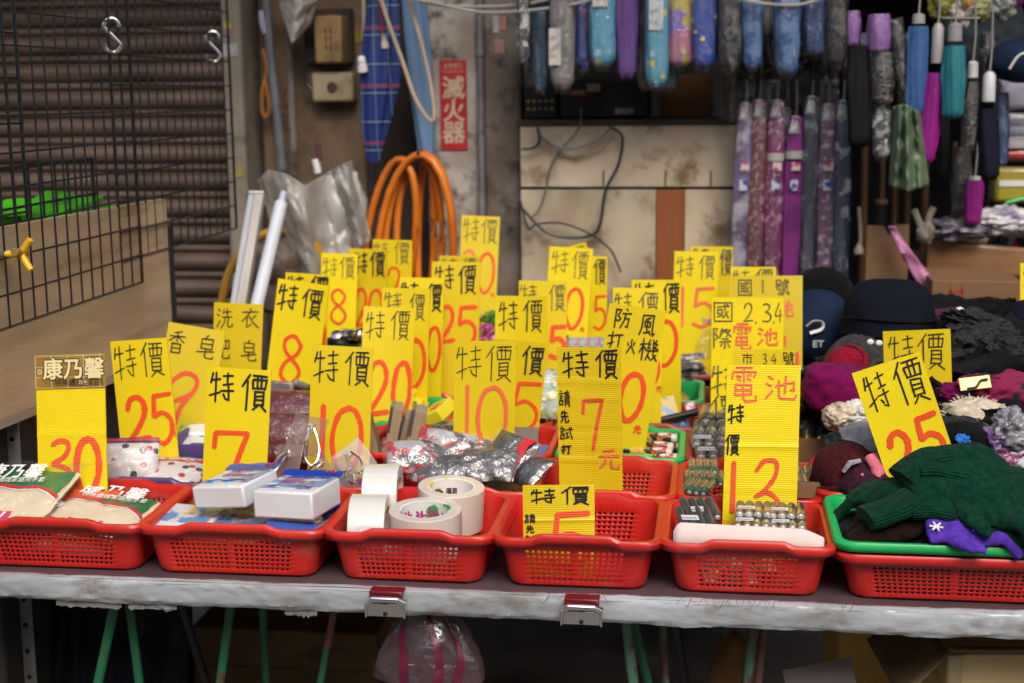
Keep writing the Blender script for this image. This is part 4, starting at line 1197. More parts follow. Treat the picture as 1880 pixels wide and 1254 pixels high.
# soap packs
SOAPG = pattern('soap_wrapper', ((0.62, 0.66, 0.60), (0.16, 0.42, 0.05), (0.70, 0.74, 0.74)), scale=12, kind='NOISE', thr=(.48, .56), bump=.3)
for k, (px, py, Y, rz, lab) in enumerate(((398, 838, 2.68, .12, 'green and white soap pack, lowest in front of purple basket'), (352, 822, 2.72, -.2, 'green and white soap pack on the left of its pile'), (415, 808, 2.74, .05, 'green and white soap pack near the red 7 sign, upper layer'), (372, 797, 2.78, .3, 'green and white soap pack on top of its pile'))):
    p = atY(px, py, Y)
    t = thing('soap_pack', lab, 'soap', tuple(p), (math.radians(12), 0, rz), 'green and white soap packs')
    b = MB(); b.box(-.05, .05, -.002, .05, -.03, .004); o = b.build('wrapper', SOAPG, t, bevel=.008)
    text_mesh('Amily', .022, mat('dark_green_print', (0.02, 0.06, 0.03), .5), t, (-.032, -.0035, -.016), (math.pi / 2, 0, 0), bold=.0003, sx=.8)
    text_mesh('保濕香皂', .013, mat('dark_green_print', (0, 0, 0)), t, (-.03, -.0035, -.029), (math.pi / 2, 0, 0))

# melamine sponges: white blocks with printed film and blue header
SPW = mat('white_melamine', (0.80, 0.81, 0.83), 0.55, 0.04, 12, bump=0.06, bscale=60, coat=.5)
SPP = pattern('sponge_label', ((0.68, 0.72, 0.78), (0.70, 0.58, 0.12), (0.30, 0.14, 0.42), (0.10, 0.30, 0.62)), scale=26, thr=(.52, .58), bump=.3, stretch=(1, 1, 1))
BLUEH = mat('blue_header', (0.01, 0.055, 0.36), 0.35, 0.12, 9, coat=.5)
def sponge(label, loc, rot, W=.115, D=.155, T_=.038, back=False):
    t = thing('sponge_pack', label, 'sponge pack', loc, rot, 'white sponge packs')
    b = MB(); b.box(-W / 2, W / 2, 0, D, 0, T_); b.build('block', SPW, t, bevel=.004)
    b = MB(); b.box(-W / 2 + .004, W / 2 - .004, .022, D - .004, T_ + .0003, T_ + .0012); lb = b.build('label', SPP, t)
    if not back:
        b = MB()
        b.tube([(-W * .38, .030, T_ + .002), (-W * .2, .037, T_ + .002), (0, .030, T_ + .002), (W * .18, .037, T_ + .002), (W * .36, .031, T_ + .002)], .0022, 6, flat=.3)
        b.build('wave_print', mat('cyan_print', (0.04, 0.30, 0.60), .4), lb)
        text_mesh('神奇擦', .026, mat('blue_print', (0.02, 0.06, 0.42), .4), lb, (-W * .34, .092, T_ + .0018), (0, 0, 0), bold=.0006)
        text_mesh('強力去污', .016, mat('violet_print', (0.26, 0.08, 0.36), .4), lb, (-W * .32, .06, T_ + .0018), (0, 0, 0), bold=.0003)
        b = MB(); b.sheet(10, 3, lambda u, v: ((W + .004) * (u - .5), D - .004 + .022 * v, T_ + .001 + .010 * v - .004 * v * v + .0015 * fbm(u * 4, v)))
        b.build('header', BLUEH, t)
        b = MB(); b.box(W * .25, W * .27, D + .002, D + .012, T_ + .0065, T_ + .0085); b.box(W * .32, W * .34, D + .002, D + .012, T_ + .0065, T_ + .0085); b.box(W * .39, W * .41, D + .002, D + .012, T_ + .0065, T_ + .0085); b.build('red_mark', RCARD, t)
    b = MB(); b.box(-W / 2 - .0012, W / 2 + .0012, -.0012, D + .001, -.0005, T_ + .0022); b.build('shrink_film', FILMT, t, bevel=.004)
    return t
pa, pb = atY(346, 935, 2.20), atY(466, 945, 2.16)
sponge('white sponge pack on top left, tilted up against red 7 sign', (atY(404, 934, 2.18).x, 2.18, atY(404, 934, 2.18).z), (math.radians(1), math.radians(-7), math.radians(-15)), .102, .105, .038)
sponge('white sponge pack on top right with blue header, nearest tape basket', (atY(520, 952, 2.15).x, 2.15, atY(520, 954, 2.15).z), (math.radians(-2), math.radians(-2), math.radians(-9)), .106, .112, .046)
sponge('white sponge pack lying face down in the left front of its basket', (atZ(336, 962, TT + .060).x + .004, 2.165, TT + .055), (math.radians(5), 0, math.radians(-12)), .105, .10, .020, True)
sponge('white sponge pack lying label up in middle of lower layer', (atZ(437, 966, TT + .060).x + .004, 2.165, TT + .050), (math.radians(5), 0, math.radians(-8)), .095, .13, .020)
sponge('white sponge pack under the top right one, its blue header facing front', (atZ(560, 950, TT + .055).x - .01, 2.18, TT + .046), (0, 0, math.radians(-18)), .10, .12, .026, True)
p = atY(535, 962, 2.158)
q = MB(); q.box(-.043, .043, -.002, .0, -.016, .005); o = q.build('header_flap', BLUEH, None, (p.x, p.y, p.z), (math.radians(-35), 0, math.radians(-4)), bevel=.001)
tag(o, 'blue sponge header flap hanging over the basket rim', 'header card')
q = MB(); q.sheet(8, 6, lambda u, v: (.03 * u, .03 * u, .045 * v * (1 - .3 * u)))
p = atY(606, 962, 2.24)
tag(q.build('header_flap', BLUEH, None, (p.x - .02, 2.25, p.z), (0, math.radians(20), .3), solid=.001), 'dark blue header flap upright beside the tape basket', 'header card')

# packing tape rolls
TAPE_S = mat('clear_tape_side', (0.78, 0.70, 0.60), 0.22, 0.08, 30, coat=.6, stretch=(1, 1, .05), trans=.15)
TAPE_E = mat('tape_edge', (0.58, 0.52, 0.42), 0.35, 0.1, 60)
def tape(label, loc, rot, R_=.066, Wd=.060, inner='g', side=TAPE_S):
    t = thing('tape_roll', label, 'tape roll', loc, rot, 'rolls of packing tape')
    ri = R_ * .66
    b = MB(); b.lathe([(ri + .003, 0), (R_ - .001, 0), (R_, .001), (R_, Wd * .3), (R_ + .0003, Wd * .6), (R_, Wd - .001), (R_ - .001, Wd), (ri + .003, Wd)], 64, cap=False)
    b.build('tape', side, t)
    cm = {'g': pattern('green_print_core', ((0.74, 0.73, 0.70), (0.02, 0.36, 0.06)), scale=22, thr=(.53, .55), bump=.05, coat=.2), 'y': pattern('yellow_print_core', ((0.80, 0.78, 0.74), (0.80, 0.66, 0.02)), scale=10, thr=(.5, .52), bump=.05, coat=.2)}[inner]
    b = MB(); b.lathe([(ri + .003, 0), (ri, .0006), (ri, Wd - .0006), (ri + .003, Wd)], 48, cap=False); c = b.build('core', cm, t)
    if inner == 'g':
        for k, a in enumerate((.6, 1.2, 1.75, 2.4)):
            text_mesh('BH', .024, mat('magenta_print', (0.55, 0.02, 0.25), .5), c, (math.cos(a) * (ri - .0012) * 1, math.sin(a) * (ri - .0012), Wd * .55 + .004 * (k % 2)), (math.pi / 2, 0, a - math.pi / 2), bold=.0007, align='CENTER')
    else:
        text_mesh('封箱膠帶', .013, INKB, c, (math.cos(1.55) * (ri - .0012), math.sin(1.55) * (ri - .0012), Wd * .62), (math.pi / 2, 0, 0), bold=.0003, align='CENTER')
        b = MB(); b.tube([(math.cos(a) * (ri - .001), math.sin(a) * (ri - .001), Wd * (.66 + .1 * math.sin((a - 2.0) * 5))) for a in [2.0 + .08 * i for i in range(9)]], .0035, 6, flat=.3); b.build('black_swoosh', INKB, c)
    return t
zt_ = FLOORZ + .002
fx_ = atZ(788, 985, TT + .062)
tape('packing tape roll lying flat in front, green and magenta core', (xAt(781, 2.21, .8), 2.211, TT + .032), (math.radians(3), 0, .2), R_=.060, Wd=.074)
tape('packing tape roll lying flat behind, yellow core label', (xAt(822, 2.3, .8), 2.318, TT + .044), (math.radians(4), math.radians(3), .15), R_=.057, Wd=.072, inner='y')
SILV = mat('silvery_tape', (0.66, 0.64, 0.58), 0.22, 0.06, 8, coat=.8, stretch=(40, 1, 1))
for lab, px, Y, zc in (('packing tape roll standing on edge, nearest the sponge packs', 682, 2.206, .062), ('packing tape roll standing on edge behind the first upright one', 706, 2.322, .082)):
    xx = xAt(px, Y, TT + .08)
    tape(lab, (xx - .033, Y, TT + zc + .004), (0, math.pi / 2, math.radians(6)), R_=.060, Wd=.060, inner='y', side=SILV)
q = MB(); q.box(-.012, .012, -.0005, .0005, -.006, .006)
p = atY(672, 972, 2.145)
tag(q.build('price_tag', WPRINT, None, p, (0, 0, 0)), 'tiny white price tag on the front of upright tape roll', 'tag')

# adhesive hooks and brown packs
HOOKP = film('hook_plate_plastic', (0.70, 0.62, 0.58), 0.10, 0.18, .2, 20, .16)
def hook(label, p, rot, s=1.0, pink=False):
    t = thing('adhesive_hook', label, 'hook', p, rot, 'clear adhesive hooks')
    b = MB(); b.box(-.032 * s, .032 * s, -.001, .001, -.032 * s, .032 * s); b.build('plate', HOOKP, t, bevel=.003)
    pts = [(-.004, -.006, .016), (-.008, -.014, .006), (-.012, -.02, -.012), (-.008, -.026, -.028), (0, -.036, -.036), (.008, -.036, -.028), (.012, -.028, -.012), (.008, -.016, .006), (.004, -.007, .016)]
    b = MB(); b.tube([Vector(a) * s for a in smooth3(pts)], .0021 * s, 8); b.build('wire', CHROME, t)
    b = MB(); b.box(-.008 * s, .008 * s, -.009 * s, -.001, .008 * s, .022 * s); b.build('clip', film('clear_clip', (0.9, .9, .9), .3, .1, .2, 30, .15), t, bevel=.002)
    if pink:
        b = MB(); b.tube([Vector((0, -.037, -.037)) * s, Vector((.006, -.042, -.028)) * s, Vector((.008, -.043, -.018)) * s], [.003 * s, .0042 * s, .0035 * s], 8); b.build('pink_tip', mat('pink_rubber', (0.75, 0.25, 0.33), .5), t)
    return t
def smooth3(p, n=5):
    p = [Vector(a) for a in p]
    q = [2 * p[0] - p[1]] + p + [2 * p[-1] - p[-2]]
    out = []
    for i in range(1, len(q) - 2):
        a, b, c, d = q[i - 1:i + 3]
        for k in range(n):
            t = k / n
            out.append(.5 * ((2 * b) + (c - a) * t + (2 * a - 5 * b + 4 * c - d) * t * t + (3 * b - a - 3 * c + d) * t ** 3))
    out.append(q[-2])
    return out
hook('clear adhesive hook with pink wire tip, left in hook basket', atY(528, 850, 2.46), (math.radians(-24), math.radians(-8), math.radians(-32)), 1.1, True)
hook('clear adhesive hook hanging upright across the red 10 sign edge', atY(562, 800, 2.50), (math.radians(10), math.radians(18), math.radians(50)), 1.2)
hook('clear adhesive hook lying down in front of the red 10 numeral', atY(630, 872, 2.44), (math.radians(-62), math.radians(75), math.radians(8)), 1.05)
hook('clear adhesive hook leaning right beside the tape rolls', atY(650, 845, 2.50), (math.radians(-30), math.radians(-35), math.radians(20)), 1.0)
hook('clear adhesive hook buried low behind sponge header', atY(590, 862, 2.45), (math.radians(-14), math.radians(20), math.radians(-60)), .9)
BRW = pattern('brown_wrapper', ((0.12, 0.018, 0.016), (0.62, 0.58, 0.56), (0.55, 0.18, 0.04)), scale=7, thr=(.60, .63), bump=.6, stretch=(1, 1, 1))
for lab, px, py, Y, W, D, rx in (('glossy brown pack with white and orange print, upper of two', 530, 790, 2.70, .12, .10, 40), ('glossy brown pack standing low behind the clear hooks', 535, 850, 2.58, .14, .10, 62)):
    pouch('snack_pack', lab, 'snack pack', tuple(atY(px, py, Y)), (math.radians(rx), 0, .05), W, D, .022, BRW, 'glossy brown packs', None, FILMT, px * .1)
p = atY(500, 792, 2.676)
o = text_mesh('卡迪那', .020, mat('orange_print', (0.75, 0.22, 0.02), .4), None, (p.x, p.y - .03, p.z - .004), (math.radians(50), 0, 0), name='pack_print', bold=.0006)
bpy.data.objects.remove(o)

# steel wool packs
WOOL = mat('steel_wool', (0.30, 0.29, 0.27), 0.35, 0.6, 60, bump=1.0, bscale=140, metal=.85, col2=(0.06, 0.055, 0.05))
WOOLW = pattern('steel_wool_wrapper', ((0.46, 0.44, 0.44), (0.50, 0.012, 0.018), (0.07, 0.065, 0.065)), scale=27, thr=(.50, .53), bump=1.0, stretch=(1, 1, 1), rough=.2)
for k, (px, py, Y, W, D, rx, rz, lab) in enumerate(((762, 862, 2.44, .10, .07, 42, .25, 'steel wool pack with white and red wrapper, leftmost in its basket'), (806, 846, 2.50, .11, .07, 50, -.1, 'steel wool pack with white and red wrapper touching the grey card'), (838, 884, 2.42, .12, .07, 34, .12, 'steel wool pack showing grey wool at the front left'), (884, 876, 2.44, .11, .07, 38, -.25, 'steel wool pack showing grey wool, front centre'), (914, 862, 2.49, .09, .08, 50, -.6, 'steel wool pack with red band below the striped 10 sign'),
        (950, 884, 2.45, .08, .07, 35, -.9, 'steel wool pack wedged against right basket side'), (862, 856, 2.52, .10, .06, 46, .3, 'steel wool pack with white and red wrapper behind the centre ones'), (788, 886, 2.42, .09, .06, 30, -.4, 'steel wool pack with red print behind yellow-cored tape roll'))):
    t = pouch('steel_wool_pack', lab, 'steel wool pack', tuple(atY(px, py, Y) + Vector((0, 0, -.006))), (math.radians(rx), math.radians(8 * math.sin(k * 2)), rz), W, D, .018, WOOLW if k in (0, 1, 6, 7) else WOOL, 'steel wool packs', None, FILM, k * 1.9)
    if k == 4:
        q = MB(); q.sheet(16, 4, lambda u, v: (W * (.5 - .24 * v), D * u, .014 * math.sin(math.pi * u) ** .5 + .006 + .004 * fbm(u * 6, v * 3, k))); q.build('red_band', RCARD, t)
q = MB(); q.blob((B['wool'].location.x, Y2 + BD / 2, TT + .03), (.12, .10, .028), .3, 3, 8, pw=.6)
tag(q.build('wool_heap', WOOL), 'loose grey steel wool filling the bottom of its basket', 'steel wool')

# upright wooden-edged cards
CSIDE = mat('card_edges', (0.42, 0.33, 0.21), 0.8, 0.5, 30, col2=(0.24, 0.17, 0.10), stretch=(60, 1, 1))
CFACE = mat('dark_card_face', (0.09, 0.09, 0.085), 0.3, 0.4, 20, coat=.5)
for k, (px0, px1, py, Y, tilt, ln) in enumerate(((684, 702, 770, 2.68, -14, .10), (700, 722, 748, 2.66, 10, .11), (716, 734, 762, 2.70, 14, .11), (735, 764, 752, 2.68, 12, .115), (668, 686, 782, 2.66, -16, .10))):
    p = atY(px0, py, Y)
    t = thing('card_pack', 'pack of upright wooden-edged cards, number of its place from left: %s' % ['second', 'third', 'fourth', 'tallest and rightmost', 'leftmost'][k], 'card pack', (p.x, Y, p.z - ln), (0, math.radians(tilt), math.radians(10)), 'upright card packs')
    wd = (px1 - px0) / FPX * Y
    b = MB(); b.box(0, wd, 0, .07, 0, ln); b.build('cards', CSIDE, t, bevel=.001)
    b = MB(); b.box(-.0015, wd * .2, -.002, .071, ln * .55, ln + .004); b.build('cover', CFACE, t, bevel=.001)
    t['label'] = ['card pack second from left, leaning left by the red 10 sign', 'card pack with dark cover, third from left, leaning right', 'narrow card pack with dark cover between two taller ones', 'thickest card pack on the right beside green basket', 'card pack partly behind the red 10 sign, leaning left'][k]
# yellow boxes
YBOX = pattern('yellow_carton', ((0.78, 0.66, 0.03), (0.60, 0.06, 0.03), (0.75, 0.70, 0.45)), scale=14, thr=(.60, .63), bump=.1, stretch=(1, 1, 1), coat=.3)
for k, (px, py, Y, rz, sx, lab) in enumerate(((718, 728, 2.96, .08, .10, 'yellow carton with red print, topmost under red 20'), (716, 757, 2.90, -.04, .115, 'yellow carton with red print, just below the topmost'), (786, 760, 2.93, -.35, .05, 'small yellow carton leaning on green basket rim'), (745, 765, 2.98, .1, .09, 'yellow carton at the back of its green basket'))):
    p = atY(px, py, Y)
    t = thing('yellow_carton', lab, 'carton', tuple(p), (math.radians(14), math.radians(-25 if k == 2 else 0), rz), 'yellow cartons')
    b = MB(); b.box(-sx / 2, sx / 2, 0, .075, -.028, 0); b.build('box', YBOX, t, bevel=.002)
    b = MB(); b.box(-sx * .2, sx * .2, .02, .05, .0004, .0014); pl_ = b.build('red_plate', RCARD, t)
    text_mesh('TOKUGEN'[0:3], .016, mat('cream_letter', (0, 0, 0)), pl_, (-sx * .15, .028, .0018), (0, 0, .2), bold=.0005)

# markers, pens
MK = [mat('marker_%s' % n, c, .3, .1, 9, coat=.5) for n, c in (('grey', (.16, .17, .15)), ('olive', (.10, .10, .03)), ('red', (.34, .05, .04)), ('pale', (.42, .44, .42)), ('black', (.02, .02, .02)))]
for k in range(9):
    px = 506 + k * 9
    p = atY(px, 742 - (k % 3) * 9 - (8 if k > 5 else 0), 2.99 + (k % 2) * .03)
    t = thing('marker_pen', 'marker pen', 'marker', tuple(p), (math.radians(58 + 4 * (k % 3)), 0, math.radians(-34 + 5 * (k % 4))), 'marker pens below the red 8')
    t['label'] = ['marker pen in front of the red 8 sign, %s of the row' % w_ for w_ in ('first from left', 'second from left', 'third from left', 'fourth from left', 'middle', 'fourth from right', 'third from right', 'second from right', 'rightmost')][k]
    b = MB(); b.lathe([(.007, -.06), (.0085, -.058), (.0085, .03)], 12); b.build('barrel', MK[(k * 2) % 5], t)
    b = MB(); b.lathe([(.0092, .03), (.0092, .062), (.006, .066), (.004, .067)], 12); b.build('cap', MK[(k * 3 + 1) % 5], t)
q = MB(); q.box(-.03, .03, -.012, .012, -.05, .03)
tag(q.build('packet', pattern('grey_packet', ((.3, .28, .26), (.5, .45, .4), (.12, .1, .1)), scale=20, bump=.6), None, atY(512, 725, 2.90), (-.2, .1, .1), bevel=.004), 'crinkled grey packet left of the marker pens', 'packet')

# lighters, glue
LIT = pattern('lighter_print', ((0.62, 0.40, 0.04), (0.55, 0.05, 0.02), (0.02, 0.018, 0.016), (0.72, 0.55, 0.42)), scale=42, thr=(.52, .56), bump=.1, coat=.9, stretch=(1, 1, 1))
for k, (px, py, Y, rz, lab) in enumerate(((1205, 803, 2.78, 2, 'printed lighter lying on top, nearest the green rim'), (1198, 818, 2.755, 4, 'slim black lighter under the topmost one'), (1195, 830, 2.735, 1, 'printed orange lighter in the middle of the pile'), (1208, 842, 2.72, -2, 'printed orange lighter lowest at the front'), (1160, 838, 2.74, 8, 'printed lighter half hidden by red 7 sign'), (1215, 822, 2.80, 0, 'printed lighter behind the pile, by the back rim'))):
    p = atY(px, py, Y)
    t = thing('lighter', lab, 'lighter', tuple(p), (0, math.radians(90 + rz), math.radians(-rz)), 'cigarette lighters')
    b = MB(); b.lathe([(.0095, -.042), (.0105, -.040), (.0105, .030)], 20); b.build('body', LIT, t)
    b = MB(); b.lathe([(.0098, .030), (.0098, .040), (.006, .042)], 16); b.build('base_cap', mat('clear_cap', (.6, .55, .45), .2, .1, 9), t)
    b = MB(); b.box(-.006, .006, -.009, .009, -.055, -.042); b.build('valve', BLACKP, t, bevel=.002)
for lab, px, c in (('orange-capped glue tube peeking over the number 5 sign', 1040, (.72, .40, .10)), ('red-capped glue tube right of the orange one', 1077, (.6, .03, .02))):
    p = atY(px, 880, 2.44)
    t = thing('glue_tube', lab, 'glue tube', tuple(p), (math.radians(52), 0, math.radians(-28)), 'glue tubes')
    b = MB(); b.lathe([(.010, -.05), (.011, .0)], 16); b.build('tube', mat('glue_%d' % px, c, .4, .1), t)
    b = MB(); b.lathe([(.012, -.062), (.0125, -.05), (.011, -.049)], 16); b.build('cap', WHITEP, t)
for k in range(6):
    q = MB(); q.lathe([(.008, -.045), (.008, .045)], 12)
    p = Vector((B['glue'].location.x - .06 + .024 * k, Y2 + .13 + .01 * (k % 3), TT + .014 + .012 * (k % 2)))
    tag(q.build('glue_tube', mat('glue_dim', (.35, .03, .02), .4, .3), None, p, (math.pi / 2, 0, .2 * (k - 3))), 'glue tube lying on the bottom of the basket behind number 5', 'glue tube', 'glue tubes lying down')

# batteries
BODY = mat('battery_gold', (0.60, 0.49, 0.30), 0.25, 0.15, 30, metal=.75)
BODK = mat('battery_dark', (0.03, 0.032, 0.036), 0.3, 0.3, 30, coat=.5)
BGRN = mat('battery_green', (0.02, 0.16, 0.08), 0.3, 0.3, 30, coat=.5)
TERM = mat('nickel_terminal', (0.78, 0.76, 0.72), .3, .1, 30, metal=.55)
BWHT = mat('battery_label', (0.62, 0.62, 0.64), 0.3, 0.1, 30, coat=.3)
def battery_meshes(R_, Ln, m1, m2):
    b = MB(); b.lathe([(R_ * .96, 0), (R_, .0006), (R_, Ln * .38)], 16); b.lathe([(R_, Ln * .38), (R_, Ln)], 16, 1); A_ = (b, [m1, m2])
    c = MB(); c.lathe([(R_ * .74, -.0001), (R_ * .74, -.0008), (R_ * .5, -.0010), (R_ * .42, -.0016), (R_ * .40, -.003), (R_ * .2, -.0034)], 16)
    return A_, c
def battery_pack(label, loc, rot, n=4, R_=.0072, Ln=.050, m1=BODY, m2=BODK, group='shrink-wrapped battery packs', lbl=True):
    t = thing('battery_pack', label, 'batteries', loc, rot, group)
    for k in range(n):
        (b, ms), c = battery_meshes(R_, Ln, m1, m2)
        x = (k - (n - 1) / 2) * R_ * 2.02
        o = MB(); o.v, o.f, o.mi = b.v, b.f, b.mi
        e = o.build('battery', ms, t, (x, 0, 0), (-math.pi / 2, 0, 0))
        c.build('terminal', TERM, e)
    W = n * R_ * 2.02
    b = MB()
    ring = [(-W / 2, -R_), (W / 2, -R_), (W / 2 + R_ * .3, 0), (W / 2, R_), (-W / 2, R_), (-W / 2 - R_ * .3, 0)]
    b.loft([[(x * 1.01, y, z * 1.06) for x, z in ring] for y in (-.002, Ln * .5, Ln + .001)], cap=False)
    b.build('shrink_film', FILMT, t)
    if lbl:
        b = MB(); b.box(-W * .42, W * .05, Ln * .12, Ln * .42, R_ * 1.07, R_ * 1.10); l_ = b.build('label', BWHT, t)
        text_mesh('Extreme', R_ * .9, mat('navy_print', (0, 0, 0)), l_, (-W * .40, Ln * .2, R_ * 1.12), (0, 0, 0), bold=.0002)
    return t
R5 = math.radians
rows = [((1383, 945, 2.215), 'AA battery pack, upper layer left, ends facing front'), ((1444, 948, 2.215), 'AA battery pack, upper layer right, ends facing front'), ((1380, 967, 2.19), 'AA battery pack, lower layer left, behind pale card strip'), ((1446, 970, 2.19), 'AA battery pack, lower layer right, behind pale card strip')]
for k, ((px, py, Y), lab) in enumerate(rows):
    battery_pack(lab, tuple(atY(px, py, Y)), (R5(2), R5(-1.5), R5(-3)))
battery_pack('AA battery pack with dark sides, upper one in left corner', tuple(atY(1293, 950, 2.23)), (R5(16), R5(3), R5(18)), m1=BODK)
battery_pack('AA battery pack with dark sides, lower one in left corner', tuple(atY(1281, 966, 2.195)), (R5(14), R5(3), R5(12)), m1=BODK)
battery_pack('AA battery pack deep in the front battery basket', (B['aa'].location.x, Y1 + .08, TT + .02), (0, 0, .1))
for k in range(4): battery_pack('AA battery pack on the floor of the front battery basket', (B['aa'].location.x - .045 + .03 * k, Y1 + .07 + .06 * (k % 2), TT + .012), (0, 0, R5(80 + 5 * k)), group='hidden AA battery packs', lbl=False)
q = MB()
xa, xb = atY(1236, 985, 2.158), atY(1513, 990, 2.158)
Wd = xb.x - xa.x
n_ = 40
def ctop(u): return .050 - .012 * max(0, (u - .86) / .14) ** 1.2 - .014 * max(0, (.05 - u) / .05) ** 2 - .004 * u
vs = [(Wd * i / n_, 0, 0) for i in range(n_ + 1)] + [(Wd * i / n_, .0, ctop(i / n_)) for i in range(n_ + 1)]
q.add(vs, [(i, i + 1, n_ + 2 + i, n_ + 1 + i) for i in range(n_)])
z0 = atY(1370, 1016, 2.158).z - .004
tag(q.build('card_strip', CARDL, None, (xa.x, 2.156, z0), (R5(-9), 0, R5(-1)), solid=.003), 'pale cardboard strip standing along the front of the AA battery basket', 'card strip')
for k, (px, py, Y, rz, lab) in enumerate(((1292, 868, 2.52, 3, 'green AAA battery pack, back layer left of red 13 sign'), (1285, 888, 2.48, 2, 'green AAA battery pack, ends facing front, middle left'), (1272, 905, 2.44, -22, 'green AAA battery pack lying askew at the front left'), (1476, 880, 2.50, 0, 'green AAA battery pack right of the red 13 sign, upper'), (1478, 896, 2.46, 5, 'green AAA battery pack right of the red 13 sign, lower'), (1330, 890, 2.49, 0, 'green AAA battery pack mostly behind the red 13 sign'))):
    battery_pack(lab, tuple(atY(px, py, Y)), (R5(12), 0, R5(rz)), R_=.0066, Ln=.044, m1=BGRN, m2=BODY, lbl=False)
q = MB(); q.box(0, .10, 0, .003, 0, .028)
tag(q.build('card_strip', CARD, None, atY(1462, 914, 2.42), (R5(-8), 0, 0)), 'brown cardboard strip in front of the AAA batteries, right side', 'card strip')
q = MB(); q.box(0, .09, 0, .003, 0, .05)
tag(q.build('card_strip', CARD, None, atY(1462, 853, 2.67), (R5(-6), 0, 0)), 'brown cardboard strip in front of the C batteries, right side', 'card strip')
SILB = mat('battery_silver', (0.45, 0.43, 0.40), 0.22, 0.2, 30, metal=.8)
for k, (px, py, Y, lab) in enumerate(((1310, 840, 2.70, 'silver C battery pack, bottom front row left of the sign'), (1302, 818, 2.73, 'silver C battery pack, second row from the front'), (1305, 800, 2.76, 'silver C battery pack, third row from the front'), (1486, 815, 2.74, 'silver C battery pack right of the red 13 sign'))):
    battery_pack(lab, tuple(atY(px, py, Y)), (R5(14), 0, R5(4 - 3 * k)), n=3, R_=.0118, Ln=.045, m1=SILB, m2=BODK, lbl=k < 2)
for k, (px, py, Y, n, lab) in enumerate(((1327, 779, 2.81, 3, 'large D battery pack with round ends, above the C batteries'), (1475, 778, 2.84, 2, 'large D battery pack right of battery signs'), (1400, 772, 2.90, 4, 'large D battery pack behind the battery signs'), (1497, 798, 2.79, 2, 'large C battery pack standing near the hat basket'))):
    battery_pack(lab, tuple(atY(px, py, Y)), (R5(16), 0, R5(-3)), n=n, R_=.0160, Ln=.055, m1=BODK, m2=BODY, lbl=False)

# small goods further back
GLEAF = pattern('leaf_print_packet', ((0.48, 0.55, 0.45), (0.05, 0.22, 0.03), (0.60, 0.62, 0.52), (.45, .42, .05)), scale=20, thr=(.5, .56), bump=.5)
for k, (px, py, Y, rz, lab) in enumerate(((1012, 718, 2.98, .2, 'green leaf-print packet, topmost of its stack'), (1008, 742, 2.95, .1, 'green leaf-print packet, middle of its stack'), (1004, 762, 2.94, .3, 'green leaf-print packet, lower left of its stack'), (1020, 770, 2.92, -.2, 'green leaf-print packet, lowest beside red 7 sign'), (990, 770, 2.96, .5, 'green leaf-print packet leaning on the right-leaning 5 sign'))):
    pouch('leaf_packet', lab, 'packet', tuple(atY(px, py, Y)), (R5(38), 0, rz), .075, .06, .014, GLEAF, 'green leaf-print packets', None, FILMT, k)
PINKF = pattern('pink_flower_print', ((0.70, 0.58, 0.55), (0.62, 0.22, 0.35), (0.72, 0.50, 0.28)), scale=14, thr=(.56, .64), bump=.6)
for k, (px, py, Y, rz, lab) in enumerate(((795, 700, 3.26, .1, 'pink flower-print pack, topmost between the 20 and 10 signs'), (800, 728, 3.22, -.15, 'pink flower-print pack in the middle'), (808, 752, 3.20, .1, 'pink flower-print pack with pale top, lowest of its pile'), (780, 745, 3.22, .4, 'pink flower-print pack at the left of its pile'))):
    pouch('flower_pack', lab, 'pack', tuple(atY(px, py, Y)), (R5(44), 0, rz), .09, .075, .022, PINKF, 'pink flower-print packs', None, FILM, k + 9)
def ribbon_ball(label, px, py, Y, c, r_):
    t = MB()
    for k in range(16):
        a, e = rnd.uniform(0, 6.28), rnd.uniform(-.3, 1.2)
        d = Vector((math.cos(a) * math.cos(e), math.sin(a) * math.cos(e), math.sin(e)))
        s_ = d.orthogonal().normalized()
        pts = [d * (r_ * .15) + (d * (.5 + .5 * math.sin(math.pi * i / 8)) + s_ * .45 * math.sin(2 * math.pi * i / 8)) * r_ * .9 * math.sin(math.pi * i / 8) for i in range(9)]
        t.tube(pts, r_ * .10, 6, flat=.25)
    tag(t.build('ribbon_bow', mat('ribbon_%d' % px, c, .25, .2, 20, coat=.6), None, atY(px, py, Y)), label, 'ribbon')
ribbon_ball('curled pink ribbon bow beside red 25 sign', 892, 618, 3.50, (0.55, 0.08, 0.36), .033)
ribbon_ball('curled green ribbon bow above the pink one', 900, 592, 3.56, (0.06, 0.28, 0.05), .030)
for k in range(7):
    p = atY(620 + 9 * k, 622 - 7 * (k % 2), 3.26 + .03 * (k % 3))
    q = MB(); q.lathe([(.004, -.02), (.013, -.018), (.016, 0), (.013, .018), (.004, .02)], 16)
    tag(q.build('steel_fitting', CHROME, None, p, (.8 + k, .5 * k, 0)), 'shiny steel fitting between the 8 and 20 signs', 'knob', 'steel fittings')
q = MB(); q.blob(tuple(atY(645, 650, 3.3)), (.08, .07, .05), .3, 3, 5)
tag(q.build('dark_packet', BLACKP), 'dark packet under the shiny steel knobs', 'packet')
ER = pattern('pastel_stripe', ((0.36, 0.38, 0.40), (0.12, 0.32, 0.45), (0.42, 0.16, 0.24), (.20, .40, .18)), scale=30, thr=(.50, .55), bump=.15, coat=.4)
for k in range(4):
    q = MB(); q.box(-.016, .016, 0, .04, -.03, 0)
    tag(q.build('eraser_pack', ER, None, atY(1054 + 20 * k, 636, 3.30), (R5(25), 0, .05), bevel=.003), 'pastel striped eraser pack, %s from left below the tall red 0' % ('first', 'second', 'third', 'fourth')[k], 'eraser pack', 'pastel eraser packs')
CLO = mat('cream_cloth', (0.62, 0.47, 0.28), 0.85, 0.12, 12, bump=.25, bscale=30)
